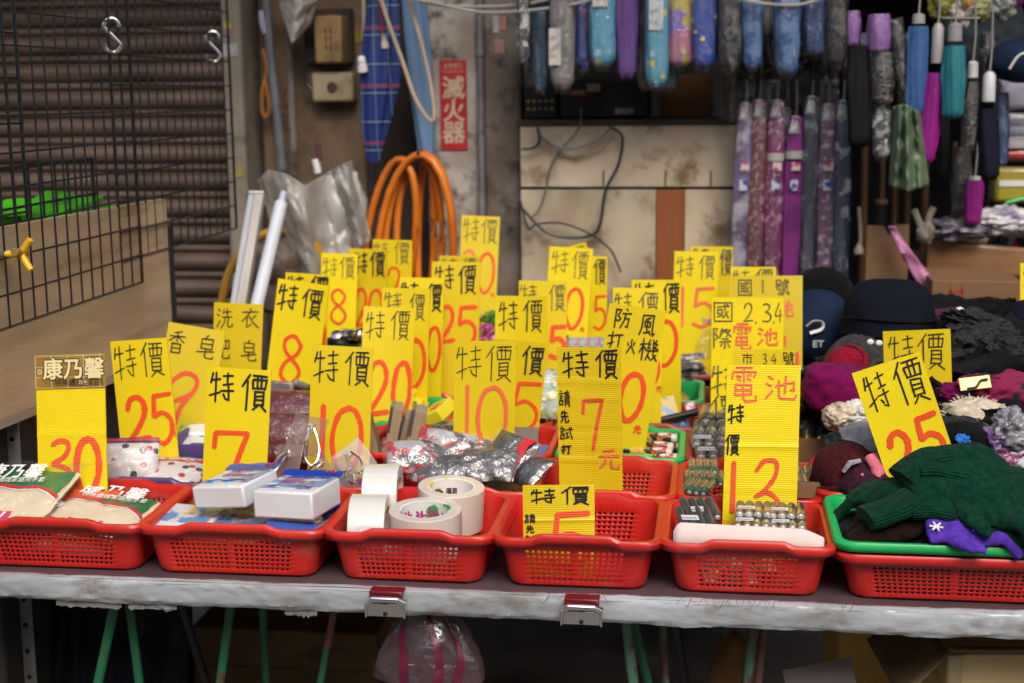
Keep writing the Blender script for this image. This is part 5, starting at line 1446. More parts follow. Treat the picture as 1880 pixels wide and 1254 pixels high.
for k, (px, py, Y, sz, zz, lab) in enumerate(((1275, 628, 3.50, .09, .085, 'folded cream cloth pack standing upright right of red 0 sign'), (1262, 670, 3.47, .07, .03, 'small cream cloth roll in front of the upright pack'))):
    q = MB(); q.blob((0, 0, 0), (sz / 2, .03, zz / 2), .10, 2, k + 3, pw=.35)
    t = q.build('cloth_pack', CLO, None, atY(px, py, Y), (R5(-8), 0, 0)); tag(t, lab, 'cloth pack')
    q = MB(); q.blob((0, -.002, 0), (sz / 2 + .004, .034, zz / 2 + .004), .10, 2, k + 3, pw=.35); q.build('clear_bag', FILM, t)
q = MB(); q.sheet(12, 3, lambda u, v: (.085 * (u - .5), .004 * fbm(u * 4, v), .02 * v))
tag(q.build('bag_top', FILMW, None, atY(1280, 598, 3.47)), 'gathered milky film top over the cream cloth pack', 'bag')
for k, (px, py, c) in enumerate(((1225, 672, (.10, .16, .12)), (1250, 664, (.35, .30, .12)), (1240, 682, (.42, .20, .22)), (1256, 690, (.30, .36, .26)), (1236, 700, (.46, .34, .34)), (1262, 676, (.12, .12, .14)))):
    t = pouch('pen_card', ['carded pen with dark green sleeve, upper left', 'carded pen with ochre print, topmost', 'carded pen with pink print, middle', 'carded pen with pale green print, right', 'pale pink carded pen lying lowest on green rim', 'carded pen with black sleeve pointing right'][k], 'pen', tuple(atY(px, py, 3.26 - .01 * k)), (R5(30), R5(-12 + 4 * k), R5(-6 + 9 * k)), .11, .022, .006, pattern('pen_sleeve_%d' % k, (c, (.5, .5, .5), (.05, .05, .06)), scale=30, bump=.7), 'carded pens', None, FILM, k)
t = thing('carded_tool', 'yellow carded tool leaning in the dusty red basket', 'carded tool', tuple(atY(1222, 768, 3.0)), (R5(-25), R5(-14), R5(10)))
q = MB(); q.box(-.035, .03, 0, .002, -.01, .045); q.build('card', pattern('tool_card', ((0.62, 0.46, 0.08), (.2, .35, .55), (.1, .25, .1)), scale=30, thr=(.6, .64), bump=.05), t)
q = MB(); q.tube([(-.03, -.006, -.002), (.07, -.01, -.006)], .008, 10); q.build('handle', BLACKP, t)
q = MB(); q.box(.045, .07, -.012, 0, -.005, .022); q.build('blister', FILM, t, bevel=.003)
for k, (px, py) in enumerate(((1490, 672), (1485, 690), (1494, 706), (1488, 722))):
    pouch('green_packet', 'green and grey packet, %s from top behind the battery signs' % ('first', 'second', 'third', 'fourth')[k], 'packet', tuple(atY(px, py, 3.34 - .03 * k)), (R5(35), 0, .1 * k), .07, .05, .012, pattern('lime_packet', ((.20, .24, .08), (.34, .36, .34), (.05, .06, .12)), scale=18, bump=.8), 'green packets', None, FILM, k * 3)
q = MB()
for k in range(2):
    p = atY(912 + 30 * k, 668 + 8 * k, 3.40)
    pouch('chips_bag', ('blue and red snack bag peeking between two yellow signs', 'dark snack bag right of the blue and red one')[k], 'snack bag', tuple(atY(1006 + 14 * k, 690 - 22 * k, 3.20)), (R5(60), 0, .1), .06, .07, .016, pattern('blue_bag', ((.03, .08, .30), (.45, .48, .55), (.45, .04, .06)), scale=12, bump=.5), None, None, FILMT, k)

FILL = [pattern('small_packet_%d' % k, c, scale=22, thr=(.52, .58), bump=.5, stretch=(1, 1, 1)) for k, c in enumerate((((.50, .48, .46), (.45, .03, .04), (.04, .10, .30)), ((.30, .42, .12), (.55, .52, .40), (.05, .16, .05)), ((.55, .40, .06), (.45, .05, .03), (.5, .5, .5)), ((.10, .14, .30), (.5, .5, .55), (.45, .06, .10)), ((.44, .20, .24), (.55, .50, .48), (.20, .06, .22))))]
for key, nn, hz_, lab in (('divider', 7, .050, 'small printed packet in the basket behind the steel wool'), ('cards', 4, .045, 'small printed packet beside the upright cards'), ('key', 7, .046, 'small printed packet in the dusty red basket behind the lighters'), ('boxes', 4, .05, 'small printed packet in the green basket of yellow cartons'), ('packs', 5, .055, 'small printed packet in the basket of brown packs'),
        ('sweets', 6, .055, 'small printed packet in the basket of leaf packs'), ('erasers', 6, .06, 'small printed packet in the basket of pastel erasers'), ('flowers', 5, .055, 'small printed packet under the pink flower packs'), ('pens', 4, .05, 'small printed packet under the carded pens'), ('packets', 5, .055, 'small printed packet in the farthest battery column basket'), ('hooks', 5, .03, 'small printed packet beneath the clear hooks')):
    o = B[key]
    wx, wy = (o.dimensions.x or .2) * .5 - .055, .075
    for k in range(nn):
        pouch('small_packet', lab, 'packet', (o.location.x + wx * (-1 + 2 * (k + .5) / nn), o.location.y - .05 + rnd.uniform(-.04, .05), TT + hz_ + rnd.uniform(-.012, .012)), (R5(rnd.uniform(15, 50)), R5(rnd.uniform(-15, 15)), rnd.uniform(-.6, .6)), .075, .06, .010, FILL[(k + nn) % 5], lab.replace('packet', 'packets', 1), None, FILMT if k % 2 else None, k + hz_ * 100)

# ------------------------------------------------------------------ left: wire grids, plywood, post
def wire_grid(name, label, X, Ya, Yb, z0, z1, nv, nh, r_=.0021, skew=0.0):
    t = thing(name, label, 'wire grid', (X, Ya, z0))
    f = MB()
    sx_ = lambda y: skew * y
    L, Hh = Yb - Ya, z1 - z0
    f.tube([(0, 0, 0), (sx_(L), L, 0), (sx_(L), L, Hh), (0, 0, Hh)], r_ * 1.7, 8, closed=True)
    f.build('rim_wire', BLACKM, t)
    v = MB()
    for i in range(1, nv):
        y = L * i / nv
        dx = rnd.uniform(-.0015, .0015)
        v.tube([(sx_(y) + dx, y, 0), (sx_(y), y + rnd.uniform(-.002, .002), Hh / 2), (sx_(y) - dx, y, Hh)], r_, 6)
    for k in range(1, nh):
        z_ = Hh * k / nh
        v.tube([(r_ * 2, 0, z_), (sx_(L / 2) + r_ * 2, L / 2, z_ + rnd.uniform(-.003, .003)), (sx_(L) + r_ * 2, L, z_)], r_, 6)
    o = v.build('wire_mesh', BLACKM, t)
    return t
XG = -1.235
zb = atX(232, 528, XG).z
wire_grid('wire_grid', 'tall black wire grid hung at the left, nearest part', XG, 1.90, 2.96, zb, 2.02, 21, 15)
wire_grid('wire_grid', 'black wire grid continuing back towards the plaster post', XG - .02, 2.90, 3.66, atX(430, 424, XG).z, 2.02, 15, 14)
c_ = atX(168, 292, XG - .06)
wire_grid('wire_grid', 'smaller black wire grid overlapping behind the tall one', XG - .06, 1.95, c_.y, c_.z - .36, c_.z, 16, 5, .0026)
wire_grid('wire_grid', 'spare black wire grid leaning close behind the first at far left', XG - .035, 1.92, 2.52, zb + .03, 2.02, 12, 11, .0021)
def s_hook(label, px, py0, py1, X, flip=1):
    a, b_ = atX(px, py0, X), atX(px, py1, X)
    h_ = a.z - b_.z
    t = MB()
    r_ = h_ * .25
    pts = []
    for i in range(9):
        a_ = math.radians(200 - 200 * i / 8 * 1.0)
        pts.append((0, r_ * math.cos(a_) * flip, h_ * .5 - r_ + r_ * math.sin(a_)))
    pts = [(0, -r_ * .9 * flip, h_ * .30)] + [(0, r_ * math.cos(t_) * flip * .9, h_ * .5 - r_ + r_ * math.sin(t_)) for t_ in [math.pi - math.pi * i / 7 for i in range(8)]]
    pts2 = [(0, -y, -z_) for x, y, z_ in pts][::-1]
    allp = [(x, y, z_) for x, y, z_ in pts] + pts2
    t.tube(smooth3(allp, 3), .0042, 10)
    o = t.build('s_hook', CHROME, None, ((a.x + b_.x) / 2 + .004, (a.y + b_.y) / 2, (a.z + b_.z) / 2), (0, 0, math.radians(108)))
    tag(o, label, 'hook')
s_hook('steel S hook on the wire grid seam, left one', 203, 34, 96, XG)
s_hook('steel S hook near the far end of the wire grid', 389, 58, 113, XG - .02)
PLY = mat('weathered_plywood', (0.58, 0.42, 0.24), 0.7, 0.2, 5, bump=.2, bscale=60, col2=(0.40, 0.285, 0.165), stretch=(1, .35, 4), dirt=((0.12, 0.08, 0.05), 6, .56, .78))
a1, a2 = atX(304, 365, XG - .02), atX(305, 650, XG - .02)
b1, b2 = atX(0, 418, XG - .02), atX(0, 772, XG - .02)
xs_ = XG - .02
yn = 1.85
def lerpz(y, P, Q): return P.z + (Q.z - P.z) * (y - P.y) / (Q.y - P.y)
q = MB()
ys_ = [yn + (a1.y - yn) * i / 20 for i in range(21)]
rings = [[(xs_, y, lerpz(y, b2, a2)), (xs_ - .014, y, lerpz(y, b2, a2)), (xs_ - .014, y, lerpz(y, b1, a1)), (xs_, y, lerpz(y, b1, a1))] for y in ys_]
q.loft(rings)
tag(q.build('plywood_sheet', PLY, angle=30), 'weathered brown plywood sheet standing at the left side behind the wire grids', 'plywood')
q = MB(); rings = [[(xs_ + .001, y, lerpz(y, b2, a2) - .016), (xs_ - .03, y, lerpz(y, b2, a2) - .016), (xs_ - .03, y, lerpz(y, b2, a2) - .001), (xs_ + .001, y, lerpz(y, b2, a2) - .001)] for y in ys_]
q.loft(rings); tag(q.build('support_rail', mat('pale_wood', (0.36, 0.29, 0.21), .7, .2, 9, stretch=(1, .2, 6))), 'pale wooden rail along the bottom of the plywood sheet', 'rail')
# lime green bundle behind the plywood, on a carton
q = MB(); q.box(-1.66, -1.29, 2.35, 3.3, .0, 1.19)
tag(q.build('stacked_crate', mat('dark_crate', (.03, .026, .022), .8, .3, 9), bevel=.006), 'tall dark crate behind the plywood sheet', 'crate')
LIME = mat('lime_plastic', (0.06, 0.40, 0.012), 0.35, 0.3, 6, bump=.6, bscale=18, coat=.4)
p = atX(92, 388, -1.42)
q = MB(); q.blob((0, 0, 0), (.07, .22, .055), .45, 2.4, 6, pw=.8); q.blob((.02, .14, -.02), (.05, .17, .035), .4, 2.4, 9)
tag(q.build('plastic_bag', LIME, None, (p.x, p.y, 1.225)), 'crumpled lime green plastic bag behind the plywood top edge', 'plastic bag')
# slotted post with yellow knob
pz = atY(-1, 430, 2.42)
t = thing('slotted_post', 'grey slotted steel post at the left edge of the table', 'post', (pz.x, 2.42, 0))
GALV = mat('galvanised_steel', (0.30, 0.29, 0.28), .45, .3, 14, metal=.4, bump=.1, dirt=((.10, .07, .05), 20, .56, .75))
q = MB(); q.box(-.020, .010, -.0015, .0015, 0, pz.z); q.box(-.020, -.017, .0016, .035, 0, pz.z); q.build('angle', GALV, t)
q = MB()
for i in range(24):
    z_ = .04 + i * .052
    if z_ < pz.z - .02: q.lathe([(.005, 0), (.005, .0008)], 12, M=Matrix.Translation((-.004, -.0016, z_)) @ Matrix.Rotation(math.pi / 2, 4, 'X'))
q.build('slot', mat('hole_black', (.004, .004, .004), .9), t)
a = atY(2, 497, 2.41); b_ = atY(9, 530, 2.41)
q = MB(); q.box(a.x - .008 - pz.x, b_.x - pz.x, -.004, -.0018, b_.z, a.z); q.build('sticker', pattern('post_sticker', ((.6, .6, .62), (.55, .06, .1), (.1, .3, .5)), scale=90, coat=.1, bump=.02), t)
k_ = atY(38, 466, 2.36)
t = thing('wing_knob', 'yellow three-armed plastic knob bolted to the post', 'knob', tuple(k_))
YK = mat('yellow_knob_plastic', (0.75, 0.44, 0.01), .4, .12, 12)
for dx, dz, dy in ((.021, .026, -.002), (.022, -.028, -.006), (-.026, .0, -.004)):
    q = MB(); q.tube([(0, 0, 0), (dx * .6, dy, dz * .6), (dx, dy * 1.5, dz)], [.0062, .0065, .0058], 10); q.build('arm', YK, t)
q = MB(); q.tube([(0, .02, 0), (0, -.022, .006)], .0075, 12); q.build('hub', mat('worn_brass', (.42, .26, .06), .5, .4, 30), t)
q = MB(); q.tube([(-.05, .01, 0), (-.020, .004, 0)], .009, 10); q.build('bolt', GALV, t)

# ------------------------------------------------------------------ wall fittings and things hanging at the back, left
Yw = WY - .004
def meter(label, px0, py0, px1, py1, depth, c, boss):
    a, b_ = atY(px0, py0, Yw - depth), atY(px1, py1, Yw - depth)
    t = thing('meter_box', label, 'meter box', (a.x, Yw - depth, b_.z))
    W, H = b_.x - a.x, a.z - b_.z
    m_ = mat('stained_cover_%d' % px0, c, .5, .35, 5, bump=.15, col2=tuple(x * .55 for x in c), dirt=((.09, .055, .03), 12, .52, .75))
    q = MB(); q.box(0, W, 0, depth, 0, H); q.build('housing', m_, t, bevel=.008)
    q = MB()
    if boss:
        for i in range(2):
            for j in range(3): q.box(W * (.40 + .16 * i), W * (.46 + .16 * i), -.002, -.0003, H * (.28 + .17 * j), H * (.40 + .17 * j))
    else:
        q.lathe([(.016, 0), (.016, .004), (.010, .006), (.010, .002), (.005, .002)], 20, M=Matrix.Translation((W * .5, 0, H * .5)) @ Matrix.Rotation(math.pi / 2, 4, 'X'))
    q.build('embossed_mark', mat('dark_stain', (.10, .06, .035), .7, .4, 30), t)
    return t
q = MB(); a, b_ = atY(562, 18, Yw), atY(652, 116, Yw); q.box(a.x, b_.x, Yw - .03, Yw, b_.z, a.z)
tag(q.build('mounting_board', mat('dark_wood_board', (.055, .04, .03), .8, .4, 8), bevel=.004), 'dark wooden mounting board behind the upper meter box', 'board')
meter('upper ochre meter box with slots, on the stained wall', 575, 28, 629, 116, .10, (.42, .27, .10), True)
meter('lower cream junction box with round knob mark', 571, 133, 649, 187, .06, (.50, .42, .24), False)
def cable(label, pts, r_, m_, Y=Yw - .05, name='cable', cat='cable'):
    q = MB()
    P3 = [atY(p[0], p[1], p[2] if len(p) > 2 else Y) for p in pts]
    q.tube(smooth3(P3, 8), r_, 8)
    return tag(q.build(name, m_), label, cat)
GREYPVC = mat('grey_pvc', (.17, .18, .20), .5, .3, 8, dirt=((.07, .06, .05), 9, .55, .75))
cable('slanting grey plastic pipe on the dark recess, left of the meter boxes', [(486, -30), (497, 100), (509, 210), (518, 312)], .014, GREYPVC, name='pipe', cat='pipe')
cable('thin grey pipe right of the slanting one', [(530, 60), (536, 200), (541, 320)], .011, CONC, name='pipe', cat='pipe')
cable('dark cable hanging left of the meter boxes', [(560, 60), (558, 110), (562, 150), (574, 165)], .006, BLACKP)
cable('orange cord looped on the dark recess', [(482, 90), (490, 125), (482, 165), (481, 200), (488, 215), (495, 195), (487, 150)], .006, mat('orange_cord', (.40, .15, .02), .6, .3, 20), name='cord', cat='cord')
cable('red wire ring hanging from the thin pipe', [(516, 185), (526, 166), (536, 180), (534, 204), (520, 206), (515, 188)], .004, mat('dull_red_wire', (.16, .04, .03), .6, .3, 20), name='wire_ring', cat='wire')
q = MB(); a = atY(479, 20, Yw - .06); b_ = atY(486, 62, Yw - .06); q.tube([a, (a + b_) / 2, b_], [.008, .012, .006], 8)
tag(q.build('brush_handle', mat('lilac_plastic', (.42, .42, .56), .4, .2, 9)), 'pale lilac brush handle hanging in the dark recess', 'brush')
BAGW = film('white_bag_film', (.62, .58, .53), .10, .35, .8, 12, .82)
def rag(label, pts_top, pts_bot, Y, m_, name='plastic_bag', cat='plastic bag', folds=5, depth=.05, group=None):
    """hanging sheet between two pixel polylines, with vertical folds"""
    def along(P, u):
        k = u * (len(P) - 1); i = min(int(k), len(P) - 2); f = k - i
        return (P[i][0] + (P[i + 1][0] - P[i][0]) * f, P[i][1] + (P[i + 1][1] - P[i][1]) * f)
    def fn(u, v):
        a, b_ = along(pts_top, u), along(pts_bot, u)
        x, y = a[0] + (b_[0] - a[0]) * v, a[1] + (b_[1] - a[1]) * v
        yy = Y + depth * (.5 * math.sin(u * folds * 2 * math.pi + 2 * v) + .8 * fbm(u * 3, v * 3, Y + x * .001)) - depth * 1.6 * math.sin(math.pi * u)
        return tuple(atY(x, y, yy))
    q = MB(); q.sheet(44, 30, fn)
    return tag(q.build(name, m_, solid=.0012), label, cat, group)
rag('grey-white plastic sheet hanging at the top above the meter box', [(505, -20), (540, -30), (590, -20)], [(520, 30), (536, 82), (570, 45)], Yw - .12, mat('grey_rag', (.50, .45, .40), .6, .3, 8, bump=.5, bscale=20), folds=.8, depth=.03)
# cords with white plugs
CORDB = mat('beige_flex', (.40, .31, .22), .6, .2, 12)
cable('beige flex hanging straight with a white connector', [(667, -30, 4.02), (668, 40, 4.02), (667, 102, 4.02)], .006, CORDB, name='cord', cat='cord')
for px, py0, py1, w_, lab, c in ((667, 102, 134, .018, 'white plastic connector at the end of the straight flex', (.68, .67, .66)), (704, 61, 90, .013, 'cream switch on the red cord in front of plaid umbrella', (.66, .60, .48))):
    a, b_ = atY(px, py0, 3.99), atY(px + (4 if w_ < .015 else 0), py1, 3.99)
    q = MB(); L = (a - b_).length
    q.lathe([(w_ * .5, 0), (w_ * .9, .002), (w_ * .85, L * .45), (w_ * .6, L * .5), (w_ * .7, L * .6), (w_ * .65, L * .85), (w_ * .35, L)], 10)
    tag(q.build('connector', mat('connector_%d' % px, c, .45, .1, 12), None, b_, (0, math.radians(-6), 0)), lab, 'connector')
cable('red cord above the cream switch', [(694, -10, 3.97), (699, 25, 3.97), (703, 62, 3.97)], .004, mat('red_flex', (.30, .03, .05), .5, .2, 12), name='cord', cat='cord')
cable('long beige flex looping down across the light blue umbrella', [(697, -10, 3.94), (716, 50, 3.94), (738, 110, 3.93), (762, 180, 3.92), (786, 218, 3.92), (797, 214, 3.92), (790, 150, 3.93), (774, 80, 3.94), (757, 20, 3.95), (748, -20, 3.95)], .006, CORDB, name='cord', cat='cord')
for k, P in enumerate(([(740, -6, 3.9), (800, 6, 3.9), (880, 22, 3.88), (960, 20, 3.85), (1050, 8, 3.82), (1120, -12, 3.8)], [(735, -20, 3.92), (780, 4, 3.92), (850, 12, 3.9), (960, 8, 3.88), (1060, -14, 3.85)], [(1330, -10, 3.8), (1400, 6, 3.8), (1470, 8, 3.8), (1530, -12, 3.8)])):
    cable(['lowest pale wire sagging across the top between pillars', 'higher pale wire sagging across the top between pillars', 'pale wire sagging across the blue umbrellas at top right'][k], P, .004, mat('pale_wire', (.36, .34, .30), .6, .2, 12), name='wire', cat='wire')
# plaid umbrella, hanging handle down
def plaid():
    m_ = bpy.data.materials.new('blue_plaid'); m_.use_nodes = True
    t = m_.node_tree; p = t.nodes['Principled BSDF']
    tc = _n(t, 'ShaderNodeTexCoord'); sx = _n(t, 'ShaderNodeSeparateXYZ'); t.links.new(tc.outputs['Object'], sx.inputs[0])
    out = None
    col = (0.012, 0.03, 0.17)
    rg = _n(t, 'ShaderNodeRGB'); rg.outputs[0].default_value = (*col, 1); out = rg.outputs[0]
    for ax, k, lo, hi, c in ((2, 78, .75, .8, (.01, .012, .05)), (0, 150, .72, .78, (.01, .012, .05)), (2, 78, .985, .99, (.18, .32, .60)), (0, 150, .96, .97, (.10, .20, .45)), (2, 39, .97, .985, (.25, .06, .10))):
        mu = _n(t, 'ShaderNodeMath', operation='MULTIPLY'); mu.inputs[1].default_value = k; t.links.new(sx.outputs[ax], mu.inputs[0])
        si = _n(t, 'ShaderNodeMath', operation='SINE'); t.links.new(mu.outputs[0], si.inputs[0])
        mr = _n(t, 'ShaderNodeMapRange'); mr.inputs[1].default_value, mr.inputs[2].default_value = lo, hi; mr.inputs[4].default_value = .8; t.links.new(si.outputs[0], mr.inputs[0])
        mx = _n(t, 'ShaderNodeMix', data_type='RGBA'); t.links.new(mr.outputs[0], mx.inputs[0]); t.links.new(out, mx.inputs[6]); mx.inputs[7].default_value = (*c, 1); out = mx.outputs[2]
    t.links.new(out, p.inputs['Base Color']); p.inputs['Roughness'].default_value = .55
    return m_
def px_r(dpx, Y): return dpx / 2 / FPX * Y * 1.01
def closed_umbrella(name, label, cat, centers, radii, Y, fabric, lobes=7, amp=.16, group=None, twist=1.2):
    """gathered umbrella cloth: lobed tube through pixel centres (top to bottom)"""
    t = thing(name, label, cat, tuple(atY(centers[0][0], centers[0][1], Y)), (0, 0, 0), group)
    o = atY(centers[0][0], centers[0][1], Y)
    P3 = smooth3([atY(c[0], c[1], Y) - o for c in centers], 6)
    n = len(P3)
    rr = []
    for i in range(n):
        k = i / (n - 1) * (len(radii) - 1); j = min(int(k), len(radii) - 2); f = k - j
        rr.append(px_r(radii[j] + (radii[j + 1] - radii[j]) * f, Y))
    q = MB(); q.tube(P3, rr, 42, fn=lambda a, s: 1 + amp * math.sin(lobes * a + twist * s * 3) + .05 * math.sin(3 * a + 5 * s), flat=.7, up=(0, 1, 0))
    q.build('cloth', fabric, t, angle=60)
    return t, o
t, o = closed_umbrella('umbrella', 'blue plaid umbrella hanging handle down beside the beige cords', 'umbrella', [(708, -30), (703, 60), (697, 150), (688, 230), (684, 298)], [44, 62, 66, 46, 20], 4.02, plaid())
q = MB(); q.tube([atY(684, 292, 4.02) - o, atY(682, 325, 4.02) - o, atY(681, 352, 4.02) - o], [.012, .010, .013], 12); q.build('handle', BLACKP, t)
t, o = closed_umbrella('umbrella', 'light blue folded umbrella hanging behind the beige flex', 'umbrella', [(757, -30), (764, 60), (772, 150), (780, 230), (784, 290)], [42, 46, 44, 36, 26], 4.14, mat('light_blue_cloth', (0.16, 0.30, 0.52), .6, .2, 6, bump=.2, bscale=20), 5, .12)
# yellow note behind the cords
q = MB(); a, b_ = atY(651, 54, WY - .003), atY(681, 78, WY - .003); q.box(a.x, b_.x, WY - .004, WY - .002, b_.z, a.z); tag(q.build('paper_note', mat('yellow_note', (.32, .24, .02), .7, .3, 20)), 'small faded yellow note on the wall behind straight flex', 'note')
# orange hose
HOSE = mat('orange_hose', (0.70, 0.20, 0.012), 0.4, 0.15, 9, col2=(0.55, 0.13, 0.01), coat=.2)
t = thing('hose_coil', 'thick orange hose coiled and hung on the wall in tall loops', 'hose', tuple(atY(770, 282, 3.98)))
o = atY(770, 282, 3.98)
q = MB()
loops = [(702, 600, 724, 845, .00), (720, 560, 762, 838, .02), (690, 640, 700, 830, -.02), (745, 520, 752, 792, -.03), (762, 560, 790, 822, .035)]
def hoop(xl, xr, ytop, ybot, Yo, lean=0):
    pts = []
    for i in range(26):
        a = 2 * math.pi * i / 26
        x = (xl + xr) / 2 + (xr - xl) / 2 * math.cos(a) * (1.0 if math.sin(a) < 0 else 1.0)
        y = (ytop + ybot) / 2 + (ybot - ytop) / 2 * math.sin(a)
        pts.append(atY(x + lean * (y - ytop), y, 3.98 + Yo + .02 * math.sin(2 * a)) - o)
    return pts
for h in (hoop(712, 838, 282, 640, 0, -.03), hoop(728, 812, 286, 600, .025, .0), hoop(700, 842, 284, 700, -.028, -.05), hoop(770, 800, 290, 580, .05, -.02), hoop(690, 780, 292, 620, .012, -.12)):
    q.tube(h, .0105, 12, closed=True)
q.build('hose', HOSE, t)
q = MB(); q.tube([atY(766, 276, 3.98) - o, atY(770, 300, 3.93) - o, atY(774, 276, 3.98) - o], .004, 8); q.tube([atY(768, 282, 4.1) - o, atY(768, 282, 3.94) - o], .005, 8); q.build('wire_hanger', BLACKM, t)
# plastic bag bundles
q = MB(); q.blob(tuple(atY(630, 400, 3.86)), (.065, .05, .135), .30, 1.8, 2, 40, 30); q.blob(tuple(atY(610, 470, 3.84)), (.085, .05, .09), .3, 2, 7, 40, 30)
tag(q.build('plastic_bag', mat('milky_bag_bundle', (.44, .42, .39), .35, .2, 5, bump=.8, bscale=16, coat=.5, alpha=.93), angle=80), 'milky plastic bag bundle hanging below the junction box', 'plastic bag')
rag('grey plastic bag corner spreading towards the hose', [(598, 318), (620, 306), (645, 294)], [(640, 470), (665, 455), (682, 440)], 3.84, FILMW, folds=1.1, depth=.03)
rag('grey plastic bag hanging left behind the tube lamps', [(474, 330), (492, 312), (524, 318), (560, 340), (600, 318)], [(540, 560), (560, 540), (590, 560), (610, 560), (640, 560)], 3.80, FILMW, folds=1.3, depth=.04)
q = MB(); a, b_ = atY(579, 292, 3.9), atY(584, 318, 3.9); q.tube([atY(583, 266, 3.9), atY(588, 296, 3.9)], .008, 10); o_ = q.build('wooden_stick', mat('maroon_stick', (.09, .03, .03), .5), None)
tag(o_, 'maroon stick end poking out of the milky plastic bag', 'stick')
q = MB(); q.tube([a, b_], [.012, .010], 12); q.build('sleeve', WHITEP, o_)
# ochre strap behind the lamps, tube lamps
STRAP = mat('ochre_strap', (.45, .22, .015), .5, .2, 9)
cable('ochre strap arching behind the tube lamps on the left', [(405, 560, 3.76), (425, 490, 3.76), (470, 438, 3.76), (520, 420, 3.76)], .012, STRAP, name='strap', cat='strap')
cable('ochre strap sloping down right of the tube lamps', [(555, 425, 3.76), (580, 450, 3.76), (600, 500, 3.76), (612, 560, 3.76)], .012, STRAP, name='strap', cat='strap')
q = MB(); q.blob(tuple(atY(505, 510, 3.78)), (.11, .06, .10), .5, 2, 9)
tag(q.build('bundle', mat('brown_bundle', (.10, .065, .045), .6, .4, 9, bump=.5)), 'dark brown bundle behind the two tube lamps', 'bundle')
def batten(label, top, bot, Y, wpx, cap):
    a, b_ = atY(*top, Y), atY(*bot, Y - .25)
    t = thing('tube_lamp', label, 'tube lamp', tuple(b_))
    d = a - b_
    t.rotation_euler = d.to_track_quat('Z', 'Y').to_euler()
    bpy.context.view_layer.update()
    L = d.length
    wd = wpx / FPX * Y / 2
    q = MB()
    if cap:
        q.box(-wd, wd * .2, -.012, .012, 0, L); q.build('channel', mat('aged_batten', (.46, .42, .39), .5, .25, 9, stretch=(6, 6, .4), dirt=((.2, .17, .14), 18, .56, .75)), t, bevel=.002)
        q = MB(); q.box(wd * .22, wd, -.010, .014, 0, L - .002); q.build('side_channel', mat('grey_aluminium', (.40, .42, .45), .4, .15, 9), t, bevel=.002)
        q = MB(); q.box(-wd * 1.06, wd * 1.04, -.014, .016, L, L + .006); q.build('end_cap', WHITEP, t, bevel=.002)
    else:
        q.tube([(0, 0, 0), (0, 0, L - .02)], wd, 20); q.build('diffuser', mat('milky_diffuser', (.58, .62, .68), .35, .08, 9), t)
        q = MB(); q.tube([(0, 0, L - .02), (0, 0, L + .014)], wd * .55, 14); q.build('plug_end', mat('pale_blue_plug', (.45, .52, .58), .4), t)
batten('flat aluminium tube lamp with end cap leaning at the left, grey', (472, 360), (432, 600), 3.60, 28, True)
batten('round milky tube lamp with blue-white plug, leaning right of the flat one', (519, 362), (462, 600), 3.56, 24, False)

# ------------------------------------------------------------------ shelf and folded umbrellas above the cabinet
zsh = zt + .018
p = atY(1028, 226, 4.12)
t = thing('stereo', 'old black stereo unit with pale labels on the cabinet top', 'stereo', (atY(1030, 226, 4.12).x, 4.12, zsh))
Ws = atY(1190, 226, 4.12).x - atY(1030, 226, 4.12).x
q = MB(); q.box(0, Ws, 0, .25, .004, .112); q.build('housing', BLACKP, t, bevel=.004)
q = MB(); q.box(Ws * .30, Ws * .45, -.002, -.0003, .078, .10); q.build('pale_socket', mat('beige_panel', (.42, .38, .28), .5, .2), t)
q = MB(); q.box(Ws * .12, Ws * .28, -.002, -.0003, .070, .082); q.build('copper_label', mat('copper_label', (.35, .18, .10), .5, .2), t)
q = MB(); q.box(Ws * .62, Ws * .84, -.002, -.0003, .014, .030); q.build('silver_label', mat('silver_label', (.30, .30, .30), .4, .5, 80), t)
q = MB(); [q.box(Ws * .16, Ws * .38, -.002, -.0003, .050 + .006 * i, .053 + .006 * i) for i in range(3)]; q.build('red_scale', mat('dim_red', (.10, .015, .015), .5), t)
q = MB(); [q.tube([(Ws * (.1 + .1 * i), -.006, .028), (Ws * (.1 + .1 * i), 0, .028)], .007, 10) for i in range(5)]; q.build('knobs', BLACKP, t)
p = atY(962, 222, 4.12)
t = thing('patch_panel', 'dark panel of small sockets left of the stereo', 'panel', (p.x, 4.13, zsh))
q = MB(); q.box(0, .095, 0, .15, .002, .095); q.build('housing', BLACKP, t, bevel=.003)
q = MB()
for i in range(5):
    for j in range(2): q.tube([(.012 + .017 * i, -.006, .030 + .022 * j), (.012 + .017 * i, 0, .030 + .022 * j)], .0042, 10)
q.build('sockets', pattern('socket_colours', ((.40, .38, .34), (.4, .06, .04), (.5, .36, .05)), scale=60, coat=.2, bump=.02), t)
a, b_ = atY(1212, 224, 4.16), atY(1308, 136, 4.16)
q = MB(); q.box(a.x, b_.x, 4.16, 4.4, zsh, b_.z)
tag(q.build('brown_box', mat('orange_brown_box', (.22, .10, .03), .6, .25, 6, dirt=((.10, .045, .02), 10, .55, .75)), bevel=.005), 'orange-brown box on the cabinet top below the umbrellas', 'box')
q = MB(); q.box(xAt(953, 4.1, 1.7), xAt(1352, 4.1, 1.7), 4.5, 4.55, zsh, zsh + .02)
cable('black cable drooping from the stereo over the cream panels', [(1118, 232, 4.06), (1142, 250, 4.05), (1136, 300, 4.05), (1112, 350, 4.05), (1102, 410, 4.05), (1086, 432, 4.05), (1040, 436, 4.05), (1000, 424, 4.05), (962, 386, 4.05), (952, 370, 4.05)], .0042, BLACKP)
